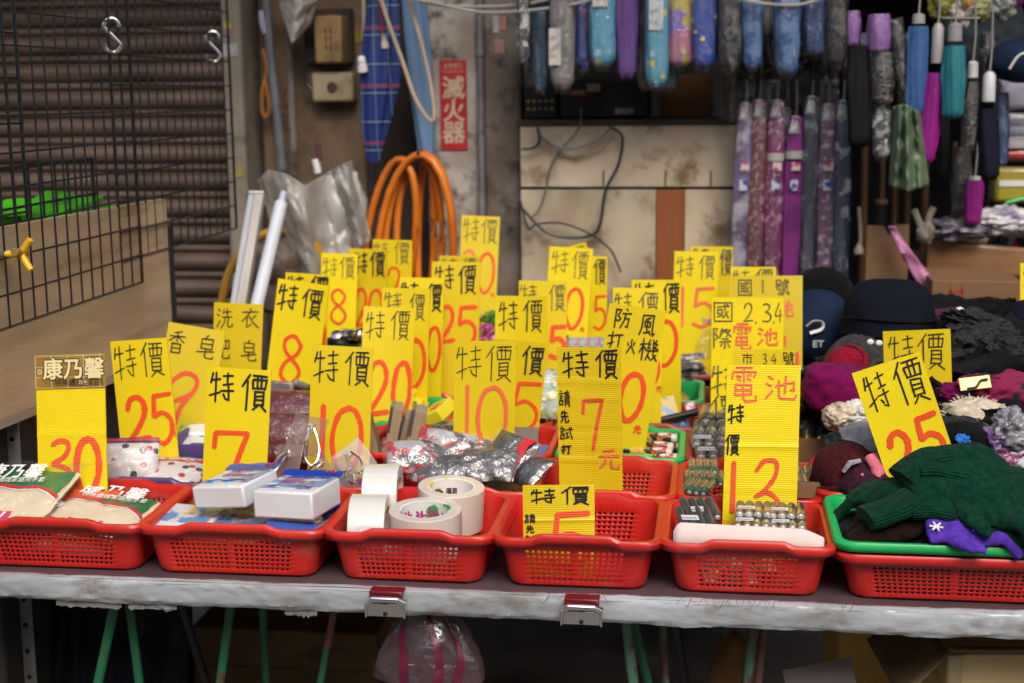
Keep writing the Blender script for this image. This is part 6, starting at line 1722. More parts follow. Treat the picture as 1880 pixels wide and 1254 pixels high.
cable('thin black cable arching near the sign tops over the cabinet', [(955, 368, 4.05), (970, 420, 4.05), (985, 412, 4.055), (1030, 410, 4.05), (1080, 428, 4.05), (1120, 458, 4.05), (1140, 500, 4.05)], .003, BLACKP)
cable('grey cable swagging left across the cream top panel', [(985, 236, 4.05), (1000, 256, 4.05), (1040, 274, 4.05), (1090, 260, 4.05), (1122, 234, 4.05)], .0032, GREYPVC)
cable('second thin grey cable swagging just beneath the first', [(990, 240, 4.06), (1010, 268, 4.06), (1050, 284, 4.06), (1100, 272, 4.06), (1130, 238, 4.06)], .0026, CORDB)
cable('green-grey cable running diagonally down the cream panels', [(1068, 196, 4.05), (1062, 236, 4.05), (1030, 275, 4.05), (1010, 310, 4.05), (1002, 350, 4.05), (990, 385, 4.05), (975, 400, 4.05)], .003, mat('green_grey_flex', (.12, .12, .09), .6, .2))
cable('short black cable hooked at the left of the cabinet top', [(988, 234, 4.05), (990, 260, 4.05), (978, 272, 4.05), (958, 274, 4.05)], .004, BLACKP)

RAIL = mat('dull_rail', (.10, .10, .10), .5, .3, 20, metal=.5)
q = MB(); q.tube([(xAt(930, 3.86, 1.85), 3.86, 1.83), (xAt(1560, 3.86, 1.85), 3.86, 1.83)], .008, 10)
tag(q.build('hanging_rail', RAIL), 'dull steel rail above the picture carrying folded umbrellas', 'rail')
UM = {
 'clear': pattern('clear_glitter', ((.06, .06, .065), (.55, .56, .58), (.30, .32, .34)), scale=40, thr=(.52, .6), bump=1.0, bscale=30, rough=.25),
 'teal': pattern('dark_teal', ((.004, .035, .075), (.012, .08, .15)), scale=30, bump=1.0, bscale=26),
 'grey': pattern('warm_grey', ((.14, .13, .125), (.2, .19, .18)), scale=20, bump=1.0, bscale=24),
 'royal': pattern('royal_blue', ((.006, .045, .28), (.50, .10, .20), (.01, .10, .42)), scale=40, thr=(.62, .66), bump=.9, bscale=24),
 'sky': pattern('sky_blue_spots', ((.08, .34, .50), (.70, .55, .04), (.36, .52, .60)), scale=24, kind='DOT', thr=(.17, .22), bump=.8, bscale=22),
 'purple': mat('purple_cloth', (.10, .045, .19), .65, .2, 14, bump=.4, bscale=90),
 'navy': pattern('navy_clear', ((.012, .018, .05), (.05, .08, .14)), scale=30, bump=1.0, bscale=26),
 'pink': pattern('pink_violet', ((.50, .18, .28), (.25, .18, .58), (.55, .42, .05)), scale=13, thr=(.56, .6), bump=.9, bscale=22),
 'stars': pattern('blue_stars', ((.005, .045, .32), (.70, .60, .06), (.40, .08, .10)), scale=26, kind='DOT', thr=(.13, .18), bump=.8, bscale=22),
 'black': pattern('black_glitter', ((.006, .006, .007), (.10, .085, .07)), scale=40, thr=(.55, .62), bump=1.0, bscale=34),
 'steel': pattern('steel_blue', ((.015, .085, .28), (.08, .20, .42)), scale=24, bump=.9, bscale=26),
 'dkblue': pattern('deep_blue', ((.006, .03, .13), (.015, .06, .20)), scale=24, bump=.8, bscale=26),
 'pale': pattern('pale_print', ((.40, .40, .36), (.2, .22, .2)), scale=24, bump=.6),
}
SLEEVE = film('crinkled_sleeve_film', (.7, .72, .75), .12, .03, 1.0, 85, .0)
def folding(px0, px1, py0, py1, Y, key, label, cap=None, lbl=None, lean=0, glossy=True):
    cx = (px0 + px1) / 2
    t = thing('folded_umbrella', label, 'folded umbrella', tuple(atY(cx, py0, Y)), (0, 0, 0), 'folded umbrellas hung in sleeves')
    o = atY(cx, py0, Y)
    n = 14
    P3 = [atY(cx + lean * i / n, py0 + (py1 - py0) * i / n, Y) - o for i in range(n + 1)]
    r0_ = px_r(px1 - px0, Y)
    rr = [r0_ * (.86 + .14 * math.sin(math.pi * min(1, i / n * 1.1))) for i in range(n)] + [r0_ * .55]
    rr[-2] = r0_ * .9
    s0 = px0 * .37
    q = MB(); q.tube(P3, rr, 36, flat=.75, up=(0, 1, 0), fn=lambda a, s: 1 + .07 * math.sin(4 * a + s * 2 + s0) - .16 * abs(math.sin(4.5 * a + 1.2 * s + s0)) ** .6 + .08 + .08 * mnoise.noise(Vector((math.cos(a) * 2, math.sin(a) * 2, s * 9 + s0))))
    q.build('sleeve', UM[key], t, angle=70)
    if key not in ('purple', 'mblack', 'sblue', 'magenta', 'tealm', 'navym'):      # loose clear film over the cloth
        q = MB(); q.tube(P3[:-1] + [P3[-1] + Vector((0, 0, -.004)), P3[-1] + Vector((0, 0, -.012))], [r * 1.10 for r in rr] + [rr[-1] * .8], 40, flat=.85, up=(0, 1, 0),
            fn=lambda a, s: 1 + .12 * mnoise.noise(Vector((math.cos(a) * 3, math.sin(a) * 3, s * 11 + s0 * 2))) + .08 * abs(mnoise.noise(Vector((math.cos(a) * 6, math.sin(a) * 6, s * 5 + s0)))))
        q.build('film_sleeve', SLEEVE, t, angle=80)
    if cap:
        a = P3[0]
        q = MB(); q.tube([a + Vector((0, 0, cap[1] * .2)), a + Vector((0, 0, cap[1] * .9)), a + Vector((0, 0, cap[1]))], [r0_ * .62, r0_ * .58, r0_ * .3], 18); q.build('handle', mat('handle_%s' % cap[0], {'grey': (.30, .29, .29), 'black': (.02, .02, .02), 'silver': (.5, .5, .5)}[cap[0]], .4, .15, 20), t)
        q = MB(); q.tube([a + Vector((0, 0, cap[1])), a + Vector((.003, 0, cap[1] + .06)), a + Vector((.0, 0, cap[1] + .16))], .0025, 6); q.build('wrist_loop', mat('loop_cord', (.25, .24, .22), .7), t)
    if lbl:
        fx, fy, fw, fh, c = lbl
        z0_ = (P3[-1].z - P3[0].z)
        q = MB(); q.box(-r0_ * .5 * fw + r0_ * fx, r0_ * .5 * fw + r0_ * fx, -r0_ * .80 - .002, -r0_ * .80, z0_ * (fy + fh), z0_ * fy); q.build('paper_label', pattern('paper_label_%d' % px0, (c, tuple(x * .6 for x in c)), scale=60, thr=(.55, .62), bump=.1, coat=.4), t)
    return t
folding(948, 973, -60, 112, 3.86, 'clear', 'clear glittery folded umbrella at the far left of its rail')
folding(978, 1008, -60, 166, 3.90, 'teal', 'dark teal folded umbrella, second on the left of its rail')
folding(1010, 1056, -60, 164, 3.84, 'grey', 'warm grey folded umbrella with a white paper label', None, (-.55, .50, .9, .30, (.55, .52, .48)))
folding(1052, 1090, -60, 128, 3.88, 'royal', 'royal blue folded umbrella left of the sky blue one')
folding(1080, 1132, -60, 122, 3.84, 'sky', 'sky blue folded umbrella with yellow spots, left of purple one', None, (-.1, .22, 1.0, .18, (.55, .54, .52)))
folding(1130, 1171, -60, 145, 3.84, 'purple', 'plain matt purple folded umbrella without film')
folding(1168, 1200, -60, 158, 3.92, 'navy', 'navy folded umbrella tucked right of the purple one')
folding(1184, 1228, -60, 160, 3.83, 'sky', 'sky blue folded umbrella with card label, right of purple one', None, (.0, .12, 1.1, .40, (.52, .56, .60)))
folding(1226, 1270, -60, 122, 3.85, 'pink', 'pink and violet folded umbrella')
folding(1214, 1246, -20, 160, 3.92, 'sky', 'second layer sky blue folded umbrella behind the labelled one')
folding(1268, 1314, -60, 126, 3.85, 'stars', 'deep blue folded umbrella with yellow stars')
folding(1304, 1330, -60, 118, 3.93, 'teal', 'teal folded umbrella behind the starry blue one')
folding(1318, 1361, -60, 130, 3.85, 'black', 'black glittery folded umbrella right of the starry one')
folding(1364, 1400, -60, 125, 3.85, 'steel', 'steel blue folded umbrella, narrow')
folding(1394, 1426, -60, 62, 3.92, 'pale', 'short pale folded umbrella between two blue ones')
folding(1423, 1468, -60, 136, 3.83, 'steel', 'bright steel blue folded umbrella hanging lowest among the blues')
folding(1472, 1514, -60, 102, 3.86, 'dkblue', 'deep blue plain folded umbrella near the rail end')
folding(1518, 1556, -60, 122, 3.86, 'black', 'black folded umbrella with silver creases at the rail end')
for k, (x0_, x1_, yb, key, lab) in enumerate(((962, 986, 150, 'black', 'black folded umbrella behind the clear and teal ones'), (996, 1018, 130, 'clear', 'clear glittery folded umbrella behind the teal one'), (1040, 1062, 146, 'navy', 'navy folded umbrella behind the grey and royal ones'), (1120, 1142, 112, 'dkblue', 'deep blue folded umbrella behind the purple one'),
        (1258, 1282, 108, 'navy', 'navy folded umbrella behind the pink and starry ones'), (1350, 1374, 112, 'teal', 'teal folded umbrella behind the narrow steel blue one'), (1404, 1432, 118, 'black', 'black folded umbrella behind the short pale one'), (1456, 1482, 126, 'clear', 'clear glittery folded umbrella between the bright and deep blues'), (1500, 1526, 138, 'navy', 'navy folded umbrella behind the two last ones'))):
    folding(x0_, x1_, -60, yb, 3.97, key, lab)
# right group on a second rail
q = MB(); q.tube([(xAt(1540, 3.7, 1.8), 3.74, 1.83), (xAt(1900, 3.7, 1.8), 3.74, 1.83)], .008, 10)
tag(q.build('hanging_rail', RAIL), 'dull steel rail above the picture at the right', 'rail')
UM['mblack'] = mat('matt_black_cloth', (.007, .007, .008), .8, .3, 12, bump=.4, bscale=60, spec=.2)
UM['violet'] = pattern('violet_print', ((.11, .05, .17), (.50, .48, .52), (.45, .22, .12)), scale=26, thr=(.54, .6), bump=.8)
UM['sblue'] = mat('small_blue_cloth', (.03, .10, .26), .6, .2, 12, bump=.4, bscale=60)
UM['magenta'] = mat('magenta_cloth', (.26, .008, .20), .5, .2, 9, bump=.4, bscale=40)
UM['tealm'] = mat('teal_cloth', (.012, .16, .20), .6, .2, 12, bump=.35, bscale=70)
UM['navym'] = mat('dark_navy_cloth', (.006, .008, .020), .8, .3, 12, bump=.4, bscale=50, spec=.2)
folding(1555, 1598, 84, 270, 3.72, 'mblack', 'large matt black folded umbrella with beige opening', None)
folding(1555, 1580, 20, 84, 3.74, 'violet', 'small violet printed pouch above the matt black umbrella', None)
folding(1594, 1634, 26, 96, 3.70, 'violet', 'violet printed card sleeve at the top of black umbrella')
folding(1600, 1640, 96, 192, 3.71, 'black', 'black glittery folded umbrella below the violet card')
folding(1602, 1634, 190, 290, 3.73, 'clear', 'silvery film folded umbrella end below the black glittery one')
folding(1630, 1656, 34, 180, 3.70, 'black', 'slim black glittery folded umbrella tilted right', None, None, 24)
folding(1668, 1704, 48, 212, 3.68, 'sblue', 'small blue folded umbrella with grey handle', ('grey', .03), None, -6)
folding(1702, 1736, 134, 300, 3.68, 'magenta', 'magenta folded umbrella with long grey handle', ('grey', .12), None, -20)
folding(1733, 1772, 84, 218, 3.66, 'tealm', 'teal folded umbrella with grey handle', ('grey', .055), None, -4)
folding(1770, 1800, 150, 272, 3.68, 'black', 'black glittery folded umbrella with silver handle', ('silver', .05), None, -6)
folding(1796, 1832, 200, 330, 3.66, 'navym', 'dark navy folded umbrella with silver handle', ('silver', .09), None, 4)
folding(1774, 1806, 332, 412, 3.80, 'magenta', 'magenta umbrella end standing lower right behind the navy one', ('silver', .012), None, -4)
folding(1748, 1782, 270, 400, 3.85, 'black', 'black glittery umbrella low behind the magenta one')
folding(1572, 1600, 60, 235, 3.86, 'navy', 'navy folded umbrella hidden behind the matt black one')
folding(1650, 1676, 60, 240, 3.86, 'black', 'black folded umbrella behind the small blue one')
folding(1716, 1742, 180, 330, 3.86, 'mblack', 'dark folded umbrella behind the magenta and teal ones')
folding(1800, 1830, 60, 180, 3.88, 'black', 'black folded umbrella behind the silver handles')
folding(1826, 1852, 170, 300, 3.86, 'dkblue', 'deep blue folded umbrella right of the dark navy one')
folding(1684, 1706, 210, 330, 3.90, 'clear', 'silvery film umbrella end right of the green bag')
# stick umbrellas
zr_ = atY(1440, 128, 3.96).z
q = MB(); q.tube([(xAt(1335, 3.98, zr_), 3.98, zr_), (xAt(1560, 3.98, zr_), 3.98, zr_)], .007, 10)
tag(q.build('hanging_rail', RAIL), 'dull steel rail carrying the stick umbrellas', 'rail')
SU = {
 'a': pattern('violet_white_sleeve', ((.12, .07, .14), (.44, .42, .48), (.18, .12, .30)), scale=14, thr=(.5, .6), bump=1.0, bscale=30),
 'b': pattern('maroon_sleeve', ((.13, .03, .04), (.36, .20, .21)), scale=70, thr=(.54, .62), bump=.9, bscale=34),
 'c': pattern('magenta_sleeve', ((.18, .02, .10), (.44, .28, .40)), scale=70, thr=(.56, .63), bump=1.0, bscale=34),
 'd': pattern('orchid_sleeve', ((.20, .035, .19), (.14, .022, .15)), scale=10, bump=.4, bscale=14, coat=.4),
 'e': pattern('navy_sleeve', ((.012, .02, .045), (.14, .16, .2)), scale=24, thr=(.58, .66), bump=1.0, bscale=30),
 'f': pattern('mauve_sleeve', ((.15, .06, .13), (.42, .36, .42)), scale=55, thr=(.54, .62), bump=1.0, bscale=30),
 'g': pattern('navy_floral_sleeve', ((.015, .04, .09), (.42, .42, .46)), scale=22, thr=(.56, .60), bump=.9, bscale=30),
}
BAND = mat('grey_band', (.42, .41, .38), .5, .2, 12)
for k, (x0_, x1_, wpx, key, yt, band, lab, logo) in enumerate(((1370, 1352, 26, 'a', 190, None, 'violet and white stick umbrella at the left of its row', 1), (1396, 1382, 26, 'b', 185, None, 'maroon stick umbrella, second in its row', 0), (1428, 1414, 28, 'c', 185, 288, 'magenta glittery stick umbrella with grey band', 1), (1462, 1446, 28, 'd', 215, 284, 'plain orchid stick umbrella with pale band', 1),
      (1492, 1480, 26, 'e', 178, None, 'navy striped stick umbrella', 0), (1522, 1510, 26, 'f', 192, None, 'mauve stick umbrella with red and blue logo', 1), (1549, 1541, 26, 'g', 186, None, 'navy and white floral stick umbrella at the right of its row', 0),
      (1383, 1368, 22, 'e', 196, None, 'navy stick umbrella behind the violet and maroon ones', 0), (1445, 1432, 22, 'a', 200, None, 'violet stick umbrella behind the orchid one', 0), (1508, 1497, 22, 'b', 200, None, 'maroon stick umbrella behind the navy striped one', 0), (1412, 1400, 22, 'g', 196, None, 'navy floral stick umbrella behind the maroon and magenta ones', 0))):
    Y = 3.94 if k < 7 else 4.0
    t, o = closed_umbrella('stick_umbrella', lab, 'umbrella', [(x0_, yt), ((x0_ * 2 + x1_) / 3, yt + 110), ((x0_ + 2 * x1_) / 3, yt + 230), (x1_, 540)], [wpx * .80, wpx * 1.12, wpx * 1.18, wpx], Y, SU[key], 6, .09, 'stick umbrellas in a row')
    q = MB(); cs = smooth3([atY(x0_, yt, Y) - o, atY((x0_ * 2 + x1_) / 3, yt + 110, Y) - o, atY((x0_ + 2 * x1_) / 3, yt + 230, Y) - o, atY(x1_, 540, Y) - o], 12)
    if key != 'd':
        q.tube(cs, px_r(wpx * 1.22, Y), 36, flat=.8, up=(0, 1, 0), fn=lambda a, s: 1 + .13 * mnoise.noise(Vector((math.cos(a) * 3, math.sin(a) * 3, s * 16 + k * 5))) + .08 * abs(mnoise.noise(Vector((math.cos(a) * 6, math.sin(a) * 6, s * 8 + k)))))
        q.build('film_sleeve', SLEEVE, t, angle=80)
    q = MB(); q.tube([atY(x0_, yt + 4, Y) - o, atY(x0_ + 2, yt - 30, Y) - o, atY(x0_ + 2, 138, Y) - o], [.005, .004, .004], 8); q.build('shaft', STEEL, t)
    q = MB(); q.tube(smooth3([atY(x0_ + 2, 146, Y) - o, atY(x0_ + 2, 120, Y) - o, atY(x0_ + 8, 108, Y + .02) - o, atY(x0_ + 14, 120, Y + .03) - o], 4), .008, 10); q.build('crook', BLACKP, t)
    q = MB(); q.tube([atY(x0_ - 1, yt - 2, Y) - o, atY(x0_ - 3, yt + 30, Y) - o], [px_r(wpx * .5, Y), px_r(wpx * .86, Y)], 18); q.build('film_collar', pattern('silver_collar', ((.45, .44, .45), (.2, .2, .2)), scale=30, bump=1.0), t)
    if band:
        xb_ = x0_ + (x1_ - x0_) * (band - yt) / (540 - yt)
        q = MB(); q.tube([atY(xb_, band - 7, Y) - o, atY(xb_ - .4, band + 7, Y) - o], px_r(wpx * 1.14, Y), 24); q.build('band', BAND, t)
    if logo:
        yl = 320
        xl = x0_ + (x1_ - x0_) * (yl - yt) / (540 - yt)
        a, b_ = atY(xl - 4, yl - 22, Y - .022) - o, atY(xl + 12, yl + 8, Y - .022) - o
        q = MB(); q.box(a.x, b_.x, a.y - .001, a.y, (a.z + b_.z) / 2, a.z); l_ = q.build('red_logo', pattern('red_logo', ((.42, .05, .12), (.6, .5, .5)), scale=60, bump=.1), t)
        a, b_ = atY(xl - 6, yl + 10, Y - .022) - o, atY(xl + 8, yl + 30, Y - .022) - o
        q = MB(); q.box(a.x, b_.x, a.y - .001, a.y, b_.z, a.z); q.build('blue_logo', pattern('blue_logo', ((.03, .06, .26), (.5, .5, .6)), scale=60, bump=.1), t)
rag('grey crinkled plastic film gathered behind the stick umbrella tops', [(1310, 128), (1345, 120), (1400, 130), (1540, 130)], [(1316, 215), (1345, 225), (1400, 200), (1540, 190)], 4.05, FILM, name='plastic_film', cat='plastic film')

# ------------------------------------------------------------------ right: canes, bags, boxes
WOODC = mat('brown_cane_wood', (.13, .065, .028), .45, .3, 9, stretch=(6, 6, .5))
for k, (x, y0, y1, r_) in enumerate(((1588, 268, 480, .011), (1622, 200, 470, .008), (1645, 280, 470, .010), (1668, 330, 470, .008), (1700, 300, 440, .010), (1754, 260, 440, .006))):
    q = MB(); q.tube([atY(x, y0, 4.0), atY(x - 2, (y0 + y1) / 2, 4.0), atY(x - 6, y1 + 60, 4.0)], r_, 10)
    t = q.build('walking_cane', WOODC, None); tag(t, ['brown walking cane below the matt black umbrella', 'thin brown walking cane with dark ferrule', 'brown walking cane left of the green bag', 'slim brown walking cane under the green bag', 'dark brown walking cane right of the green bag', 'thin walking cane behind the magenta umbrella'][k], 'cane', 'walking canes')
    if k == 1:
        q = MB(); q.tube([atY(1618, 372, 3.99), atY(1616, 420, 3.99)], .016, 12); q.build('ferrule', BLACKP, t)
        q = MB(); q.tube([atY(1619, 366, 3.99), atY(1618.6, 374, 3.99)], .018, 12); q.build('collar', mat('brass_dull', (.22, .13, .06), .5), t)
rag('thin sage green plastic bag hanging by its handles', [(1640, 196), (1660, 190), (1690, 205)], [(1632, 340), (1668, 352), (1706, 340)], 3.62, mat('sage_bag', (.13, .19, .11), .4, .25, 5, bump=.5, bscale=16, coat=.3), folds=3, depth=.03)
q = MB(); q.tube(smooth3([atY(1577, 380, 3.9), atY(1580, 430, 3.9), atY(1578, 455, 3.9)], 4), .005, 8)
t = q.build('tassel_cord', CORDB, None); tag(t, 'beige cord with pale plug hanging below the stick umbrellas', 'cord')
q = MB(); q.lathe([(.008, 0), (.013, .004), (.012, .018), (.007, .024), (.007, .03)], 12); q.build('plug', mat('cream_plug', (.40, .34, .24), .5), t, atY(1577, 468, 3.9))
# folded cardboard upright
a, b_ = atY(1592, 412, 3.72), atY(1664, 560, 3.72)
q = MB()
W, H = b_.x - a.x, a.z - b_.z
prof_ = [(0, 0), (W, 0), (W, H), (W * .66, H), (W * .52, H * .86), (W * .42, H * .98), (0, H * .99)]
q.loft([[(x, y, z_) for x, z_ in prof_] for y in (0, .006)])
tag(q.build('cardboard_flap', CARD, None, (a.x, 3.72, b_.z), smooth=False), 'brown cardboard flap with a notch standing behind the navy hat', 'cardboard')
q = MB(); q.sheet(20, 4, lambda u, v: tuple(atY(1630 + 95 * u ** 1.2 + (14 + 34 * u) * v, 415 + 165 * u, 3.66 + .02 * fbm(u * 5, v))))
tag(q.build('pink_strap', mat('pink_strap', (.42, .16, .30), .5, .2, 9), solid=.001), 'pink strap trailing from the cardboard flap down to the hats', 'strap')
a, b_ = atY(1700, 470, 3.9), atY(1900, 505, 3.9)
t = thing('wooden_tray', 'curved brown wooden tray edge with slippers on it', 'tray', (a.x, 3.9, b_.z))
q = MB()
Wt, Ht = b_.x - a.x, .09
def tray(u, v):
    x = Wt * u
    return (x, -.02 - .03 * math.sin(math.pi * u), Ht * v * (1.15 - .35 * u) + .0)
q.sheet(30, 6, tray); q.build('front_board', mat('varnished_wood', (.26, .13, .05), .45, .25, 5, stretch=(1, 1, 7), coat=.3), t, solid=.02)
q = MB(); q.box(0, Wt, 0, .4, -.01, .02); q.build('floor', WOODC, t)
a, b_ = atY(1712, 515, 3.55), atY(1872, 640, 3.55)
t = thing('printed_carton', 'brown carton with red print and green arc behind the hats', 'carton', (a.x, 3.55, b_.z))
W, H = b_.x - a.x, a.z - b_.z
q = MB(); q.box(0, W, 0, .25, 0, H); q.build('box', CARD, t, bevel=.003)
q = MB(); q.tube([(W * .62 + W * .26 * math.cos(x), -.001, H * .30 + H * .42 * math.sin(x)) for x in [math.pi * i / 16 for i in range(17)]], .004, 6, flat=.3); q.build('green_arc', mat('dark_green_ink', (.02, .08, .03), .7), t)
q = MB(); q.blob((W * .66, -.0005, H * .48), (.022, .001, .016), .5, 3, 2); q.build('red_emblem', mat('red_ink', (.30, .035, .02), .7), t)
q = MB()
for j in range(3): q.box(W * .20, W * .34, -.0012, -.0004, H * (.55 + .13 * j), H * (.60 + .13 * j))
q.box(W * .19, W * .215, -.0012, -.0004, H * .5, H * .93); q.box(W * .325, W * .35, -.0012, -.0004, H * .5, H * .93); q.build('red_character', mat('red_ink', (0, 0, 0)), t)
SL = mat('beige_slipper', (.42, .32, .22), .7, .15, 12)
for k, (px, py, c, lab) in enumerate(((1775, 446, SL, 'beige slipper on the wooden tray'), (1848, 462, mat('dull_red_shoe', (.28, .025, .03), .5, .2, 12), 'red slipper lying on the wooden tray, lower'), (1872, 425, mat('dull_red_shoe', (0, 0, 0)), 'red and white slipper at the right edge, upper'))):
    t = thing('slipper', lab, 'slipper', tuple(atY(px, py, 3.98)), (0, .1 * k, math.radians(20 + 30 * k)), 'slippers')
    q = MB(); q.blob((0, 0, 0), (.085, .04, .012), .05, 2, k, pw=.7); q.build('sole', SL, t)
    q = MB(); q.blob((-.03, 0, .016), (.05, .038, .030), .1, 2, k); q.build('upper', c, t)
q = MB(); q.tube(smooth3([atY(1678, 385, 3.8), atY(1690, 415, 3.8), atY(1698, 432, 3.8), atY(1710, 425, 3.79), atY(1704, 405, 3.8), atY(1714, 380, 3.8)], 5), .009, 8); q.blob(tuple(atY(1699, 428, 3.8)), (.022, .018, .03), .3, 2, 1)
tag(q.build('rope_knot', mat('grey_rope', (.22, .19, .15), .9, .3, 30, bump=.6)), 'knotted grey rope above the wooden tray', 'rope')
def lump(name, label, cat, px, py, Y, rx, ry, rz, m_, seed=1, amp=.25, pw=.9, group=None, rot=None, freq=1.8, ridge=None):
    if ridge is None: ridge = .15 if cat in ('knitwear', 'scarf', 'mitten', 'glove', 'knitted hat') else (.0 if cat == 'hat' else .12)
    q = MB(); q.blob((0, 0, 0), (rx, ry, rz), amp, freq, seed, 72, 48, pw=pw, ridge=ridge)
    return tag(q.build(name, m_, None, atY(px, py, Y), rot, angle=70), label, cat, group)
SHINE = pattern('shiny_clear_pack', ((.42, .42, .46), (.24, .18, .30), (.60, .60, .62)), scale=14, bump=1.0, bscale=20, stretch=(1, 1, 1))
lump('plastic_pack', 'shiny clear plastic pack, upper, right of magenta umbrella end', 'plastic pack', 1845, 405, 3.85, .075, .05, .035, SHINE, 3, .4)
lump('plastic_pack', 'dark crinkled plastic pack left of the shiny clear one', 'plastic pack', 1765, 420, 3.85, .085, .05, .03, pattern('grey_violet_pack', ((.10, .09, .12), (.22, .2, .24)), scale=14, bump=1.0, bscale=20, stretch=(1, 1, 1)), 5, .4)
lump('plastic_pack', 'small blue and white pack beside the beige slipper', 'plastic pack', 1842, 438, 3.9, .03, .03, .018, pattern('blue_white_pack', ((.4, .42, .46), (.03, .08, .25)), scale=30, bump=.6), 6, .3)
t = thing('yellow_case', 'clear yellow plastic case at the right edge', 'case', tuple(atY(1862, 342, 3.95)))
q = MB(); q.box(-.05, .09, 0, .08, -.045, .05); q.build('shell', pattern('yellow_case', ((.36, .30, .03), (.30, .25, .08)), scale=9, bump=.6, coat=1.0), t, bevel=.012)
q = MB(); q.box(-.04, .09, -.003, -.0005, .0, .016); q.build('pale_band', WHITEP, t)
q = MB(); q.tube([(-.02, -.004, -.045), (.02, -.004, -.034), (.09, -.004, -.04)], .006, 8); q.build('green_edge', GREENP, t)
for k, (px, py, c, sx, sz) in enumerate(((1868, 283, (.34, .03, .03), .07, .014), (1866, 262, (.40, .38, .40), .07, .02), (1862, 240, (.30, .31, .36), .06, .02), (1850, 220, (.22, .22, .25), .06, .02), (1862, 172, (.34, .34, .42), .045, .045))):
    q = MB(); q.blob((0, 0, 0), (sx, .05, sz), .12, 2, k, pw=.5)
    tag(q.build('packet', pattern('shelf_packet_%d' % k, (c, tuple(x * .5 for x in c), (.4, .4, .42)), scale=16, thr=(.56, .62), bump=.7), None, atY(px, py, 4.02)), ['red packet stacked at the right edge below grey ones', 'pale packet stacked just above the red one', 'bluish packet stacked in the middle at the right edge', 'grey packet topmost of the stack at the right edge', 'pale lilac film pouch hanging below the navy cap'][k], 'packet')
q = MB(); q.box(-.12, .02, 0, .12, -.004, 0); q.box(-.12, -.10, .1, .12, -.6, -.004); q.box(0, .02, .1, .12, -.6, -.004)
tag(q.build('display_shelf', mat('dark_shelf', (.05, .05, .055), .5, .2, 9), None, (atY(1880, 295, 4.0).x + .05, 3.98, atY(1862, 293, 4.0).z)), 'dark display shelf carrying packets at the right edge', 'shelf')
t = thing('cap', 'navy cap with white curl mark hanging at the top right edge', 'cap', tuple(atY(1868, 112, 3.8)))
NAVYF = mat('navy_felt', (.004, .0055, .012), .9, .25, 16, bump=.35, bscale=120, spec=.15)
BLUEF = mat('blue_cap_cloth', (.006, .016, .045), .8, .2, 16, bump=.35, bscale=140, spec=.2)
q = MB(); q.blob((0, 0, 0), (.075, .06, .055), .08, 1.5, 2); q.build('crown', BLUEF, t)
q = MB(); q.tube(smooth3([(-.03, -.058, -.02), (-.01, -.062, .012), (.02, -.060, .02), (.035, -.056, .005)], 5), .003, 6); q.build('white_mark', WHITEP, t)
for k, (px, py, c, r_) in enumerate(((1775, 12, (.40, .36, .05), .03), (1760, 30, (.50, .46, .40), .035), (1774, 20, (.55, .07, .02), .02), (1796, 22, (.36, .35, .12), .03), (1838, 12, (.34, .36, .33), .035), (1866, 4, (.50, .05, .40), .02), (1730, 12, (.30, .28, .04), .035))):
    lump('trinket_bag', ['yellow trinket bag', 'white trinket bag', 'orange-red trinket', 'olive yellow trinket bag', 'pale silver trinket bag', 'magenta trinket', 'mustard trinket bag'][k] + ' hanging at the very top right', 'trinket bag', px, py - 8, 3.9, r_, .03, r_ * 1.1, pattern('trinket_%d' % k, (c, tuple(x * .6 for x in c)), scale=20, bump=.8), k, .4)
lump('dark_jacket', 'dark jacket hanging behind the teal umbrella at upper right', 'jacket', 1822, 95, 4.15, .13, .05, .13, mat('slate_cloth', (.022, .035, .045), .8, .3, 9, bump=.3), 3, .2)
q = MB(); q.tube([atY(1730, 34, 3.74), atY(1800, 34, 3.74)], .004, 8); tag(q.build('hook_bar', BLACKM), 'thin black bar above the grey umbrella handles', 'bar')

# ------------------------------------------------------------------ right: hats, gloves, mittens
def knit(name, c, rib=0, c2=None, sc=90):
    m_ = bpy.data.materials.new(name); m_.use_nodes = True
    t = m_.node_tree; p = t.nodes['Principled BSDF']
    tc = _n(t, 'ShaderNodeTexCoord')
    nz = _n(t, 'ShaderNodeTexNoise'); nz.inputs['Scale'].default_value = sc; nz.inputs['Detail'].default_value = 5; t.links.new(tc.outputs['Object'], nz.inputs['Vector'])
    cr = _n(t, 'ShaderNodeValToRGB'); cr.color_ramp.elements[0].position = .3; cr.color_ramp.elements[1].position = .72
    c2 = c2 or tuple(x * .45 for x in c)
    cr.color_ramp.elements[0].color = (*c2, 1); cr.color_ramp.elements[1].color = (*[x * 1.25 for x in c], 1)
    t.links.new(nz.outputs['Fac'], cr.inputs[0]); t.links.new(cr.outputs[0], p.inputs['Base Color'])
    p.inputs['Roughness'].default_value = .95; p.inputs['Specular IOR Level'].default_value = .1
    p.inputs['Sheen Weight'].default_value = .03; p.inputs['Sheen Roughness'].default_value = .5
    n2 = _n(t, 'ShaderNodeTexNoise'); n2.inputs['Scale'].default_value = 330; n2.inputs['Detail'].default_value = 2; t.links.new(tc.outputs['Object'], n2.inputs['Vector'])
    ad = _n(t, 'ShaderNodeMath', operation='ADD'); t.links.new(nz.outputs['Fac'], ad.inputs[0]); t.links.new(n2.outputs['Fac'], ad.inputs[1])
    bp = _n(t, 'ShaderNodeBump'); bp.inputs['Strength'].default_value = .55; bp.inputs['Distance'].default_value = .003
    t.links.new(ad.outputs[0], bp.inputs['Height']); t.links.new(bp.outputs[0], p.inputs['Normal'])
    return m_
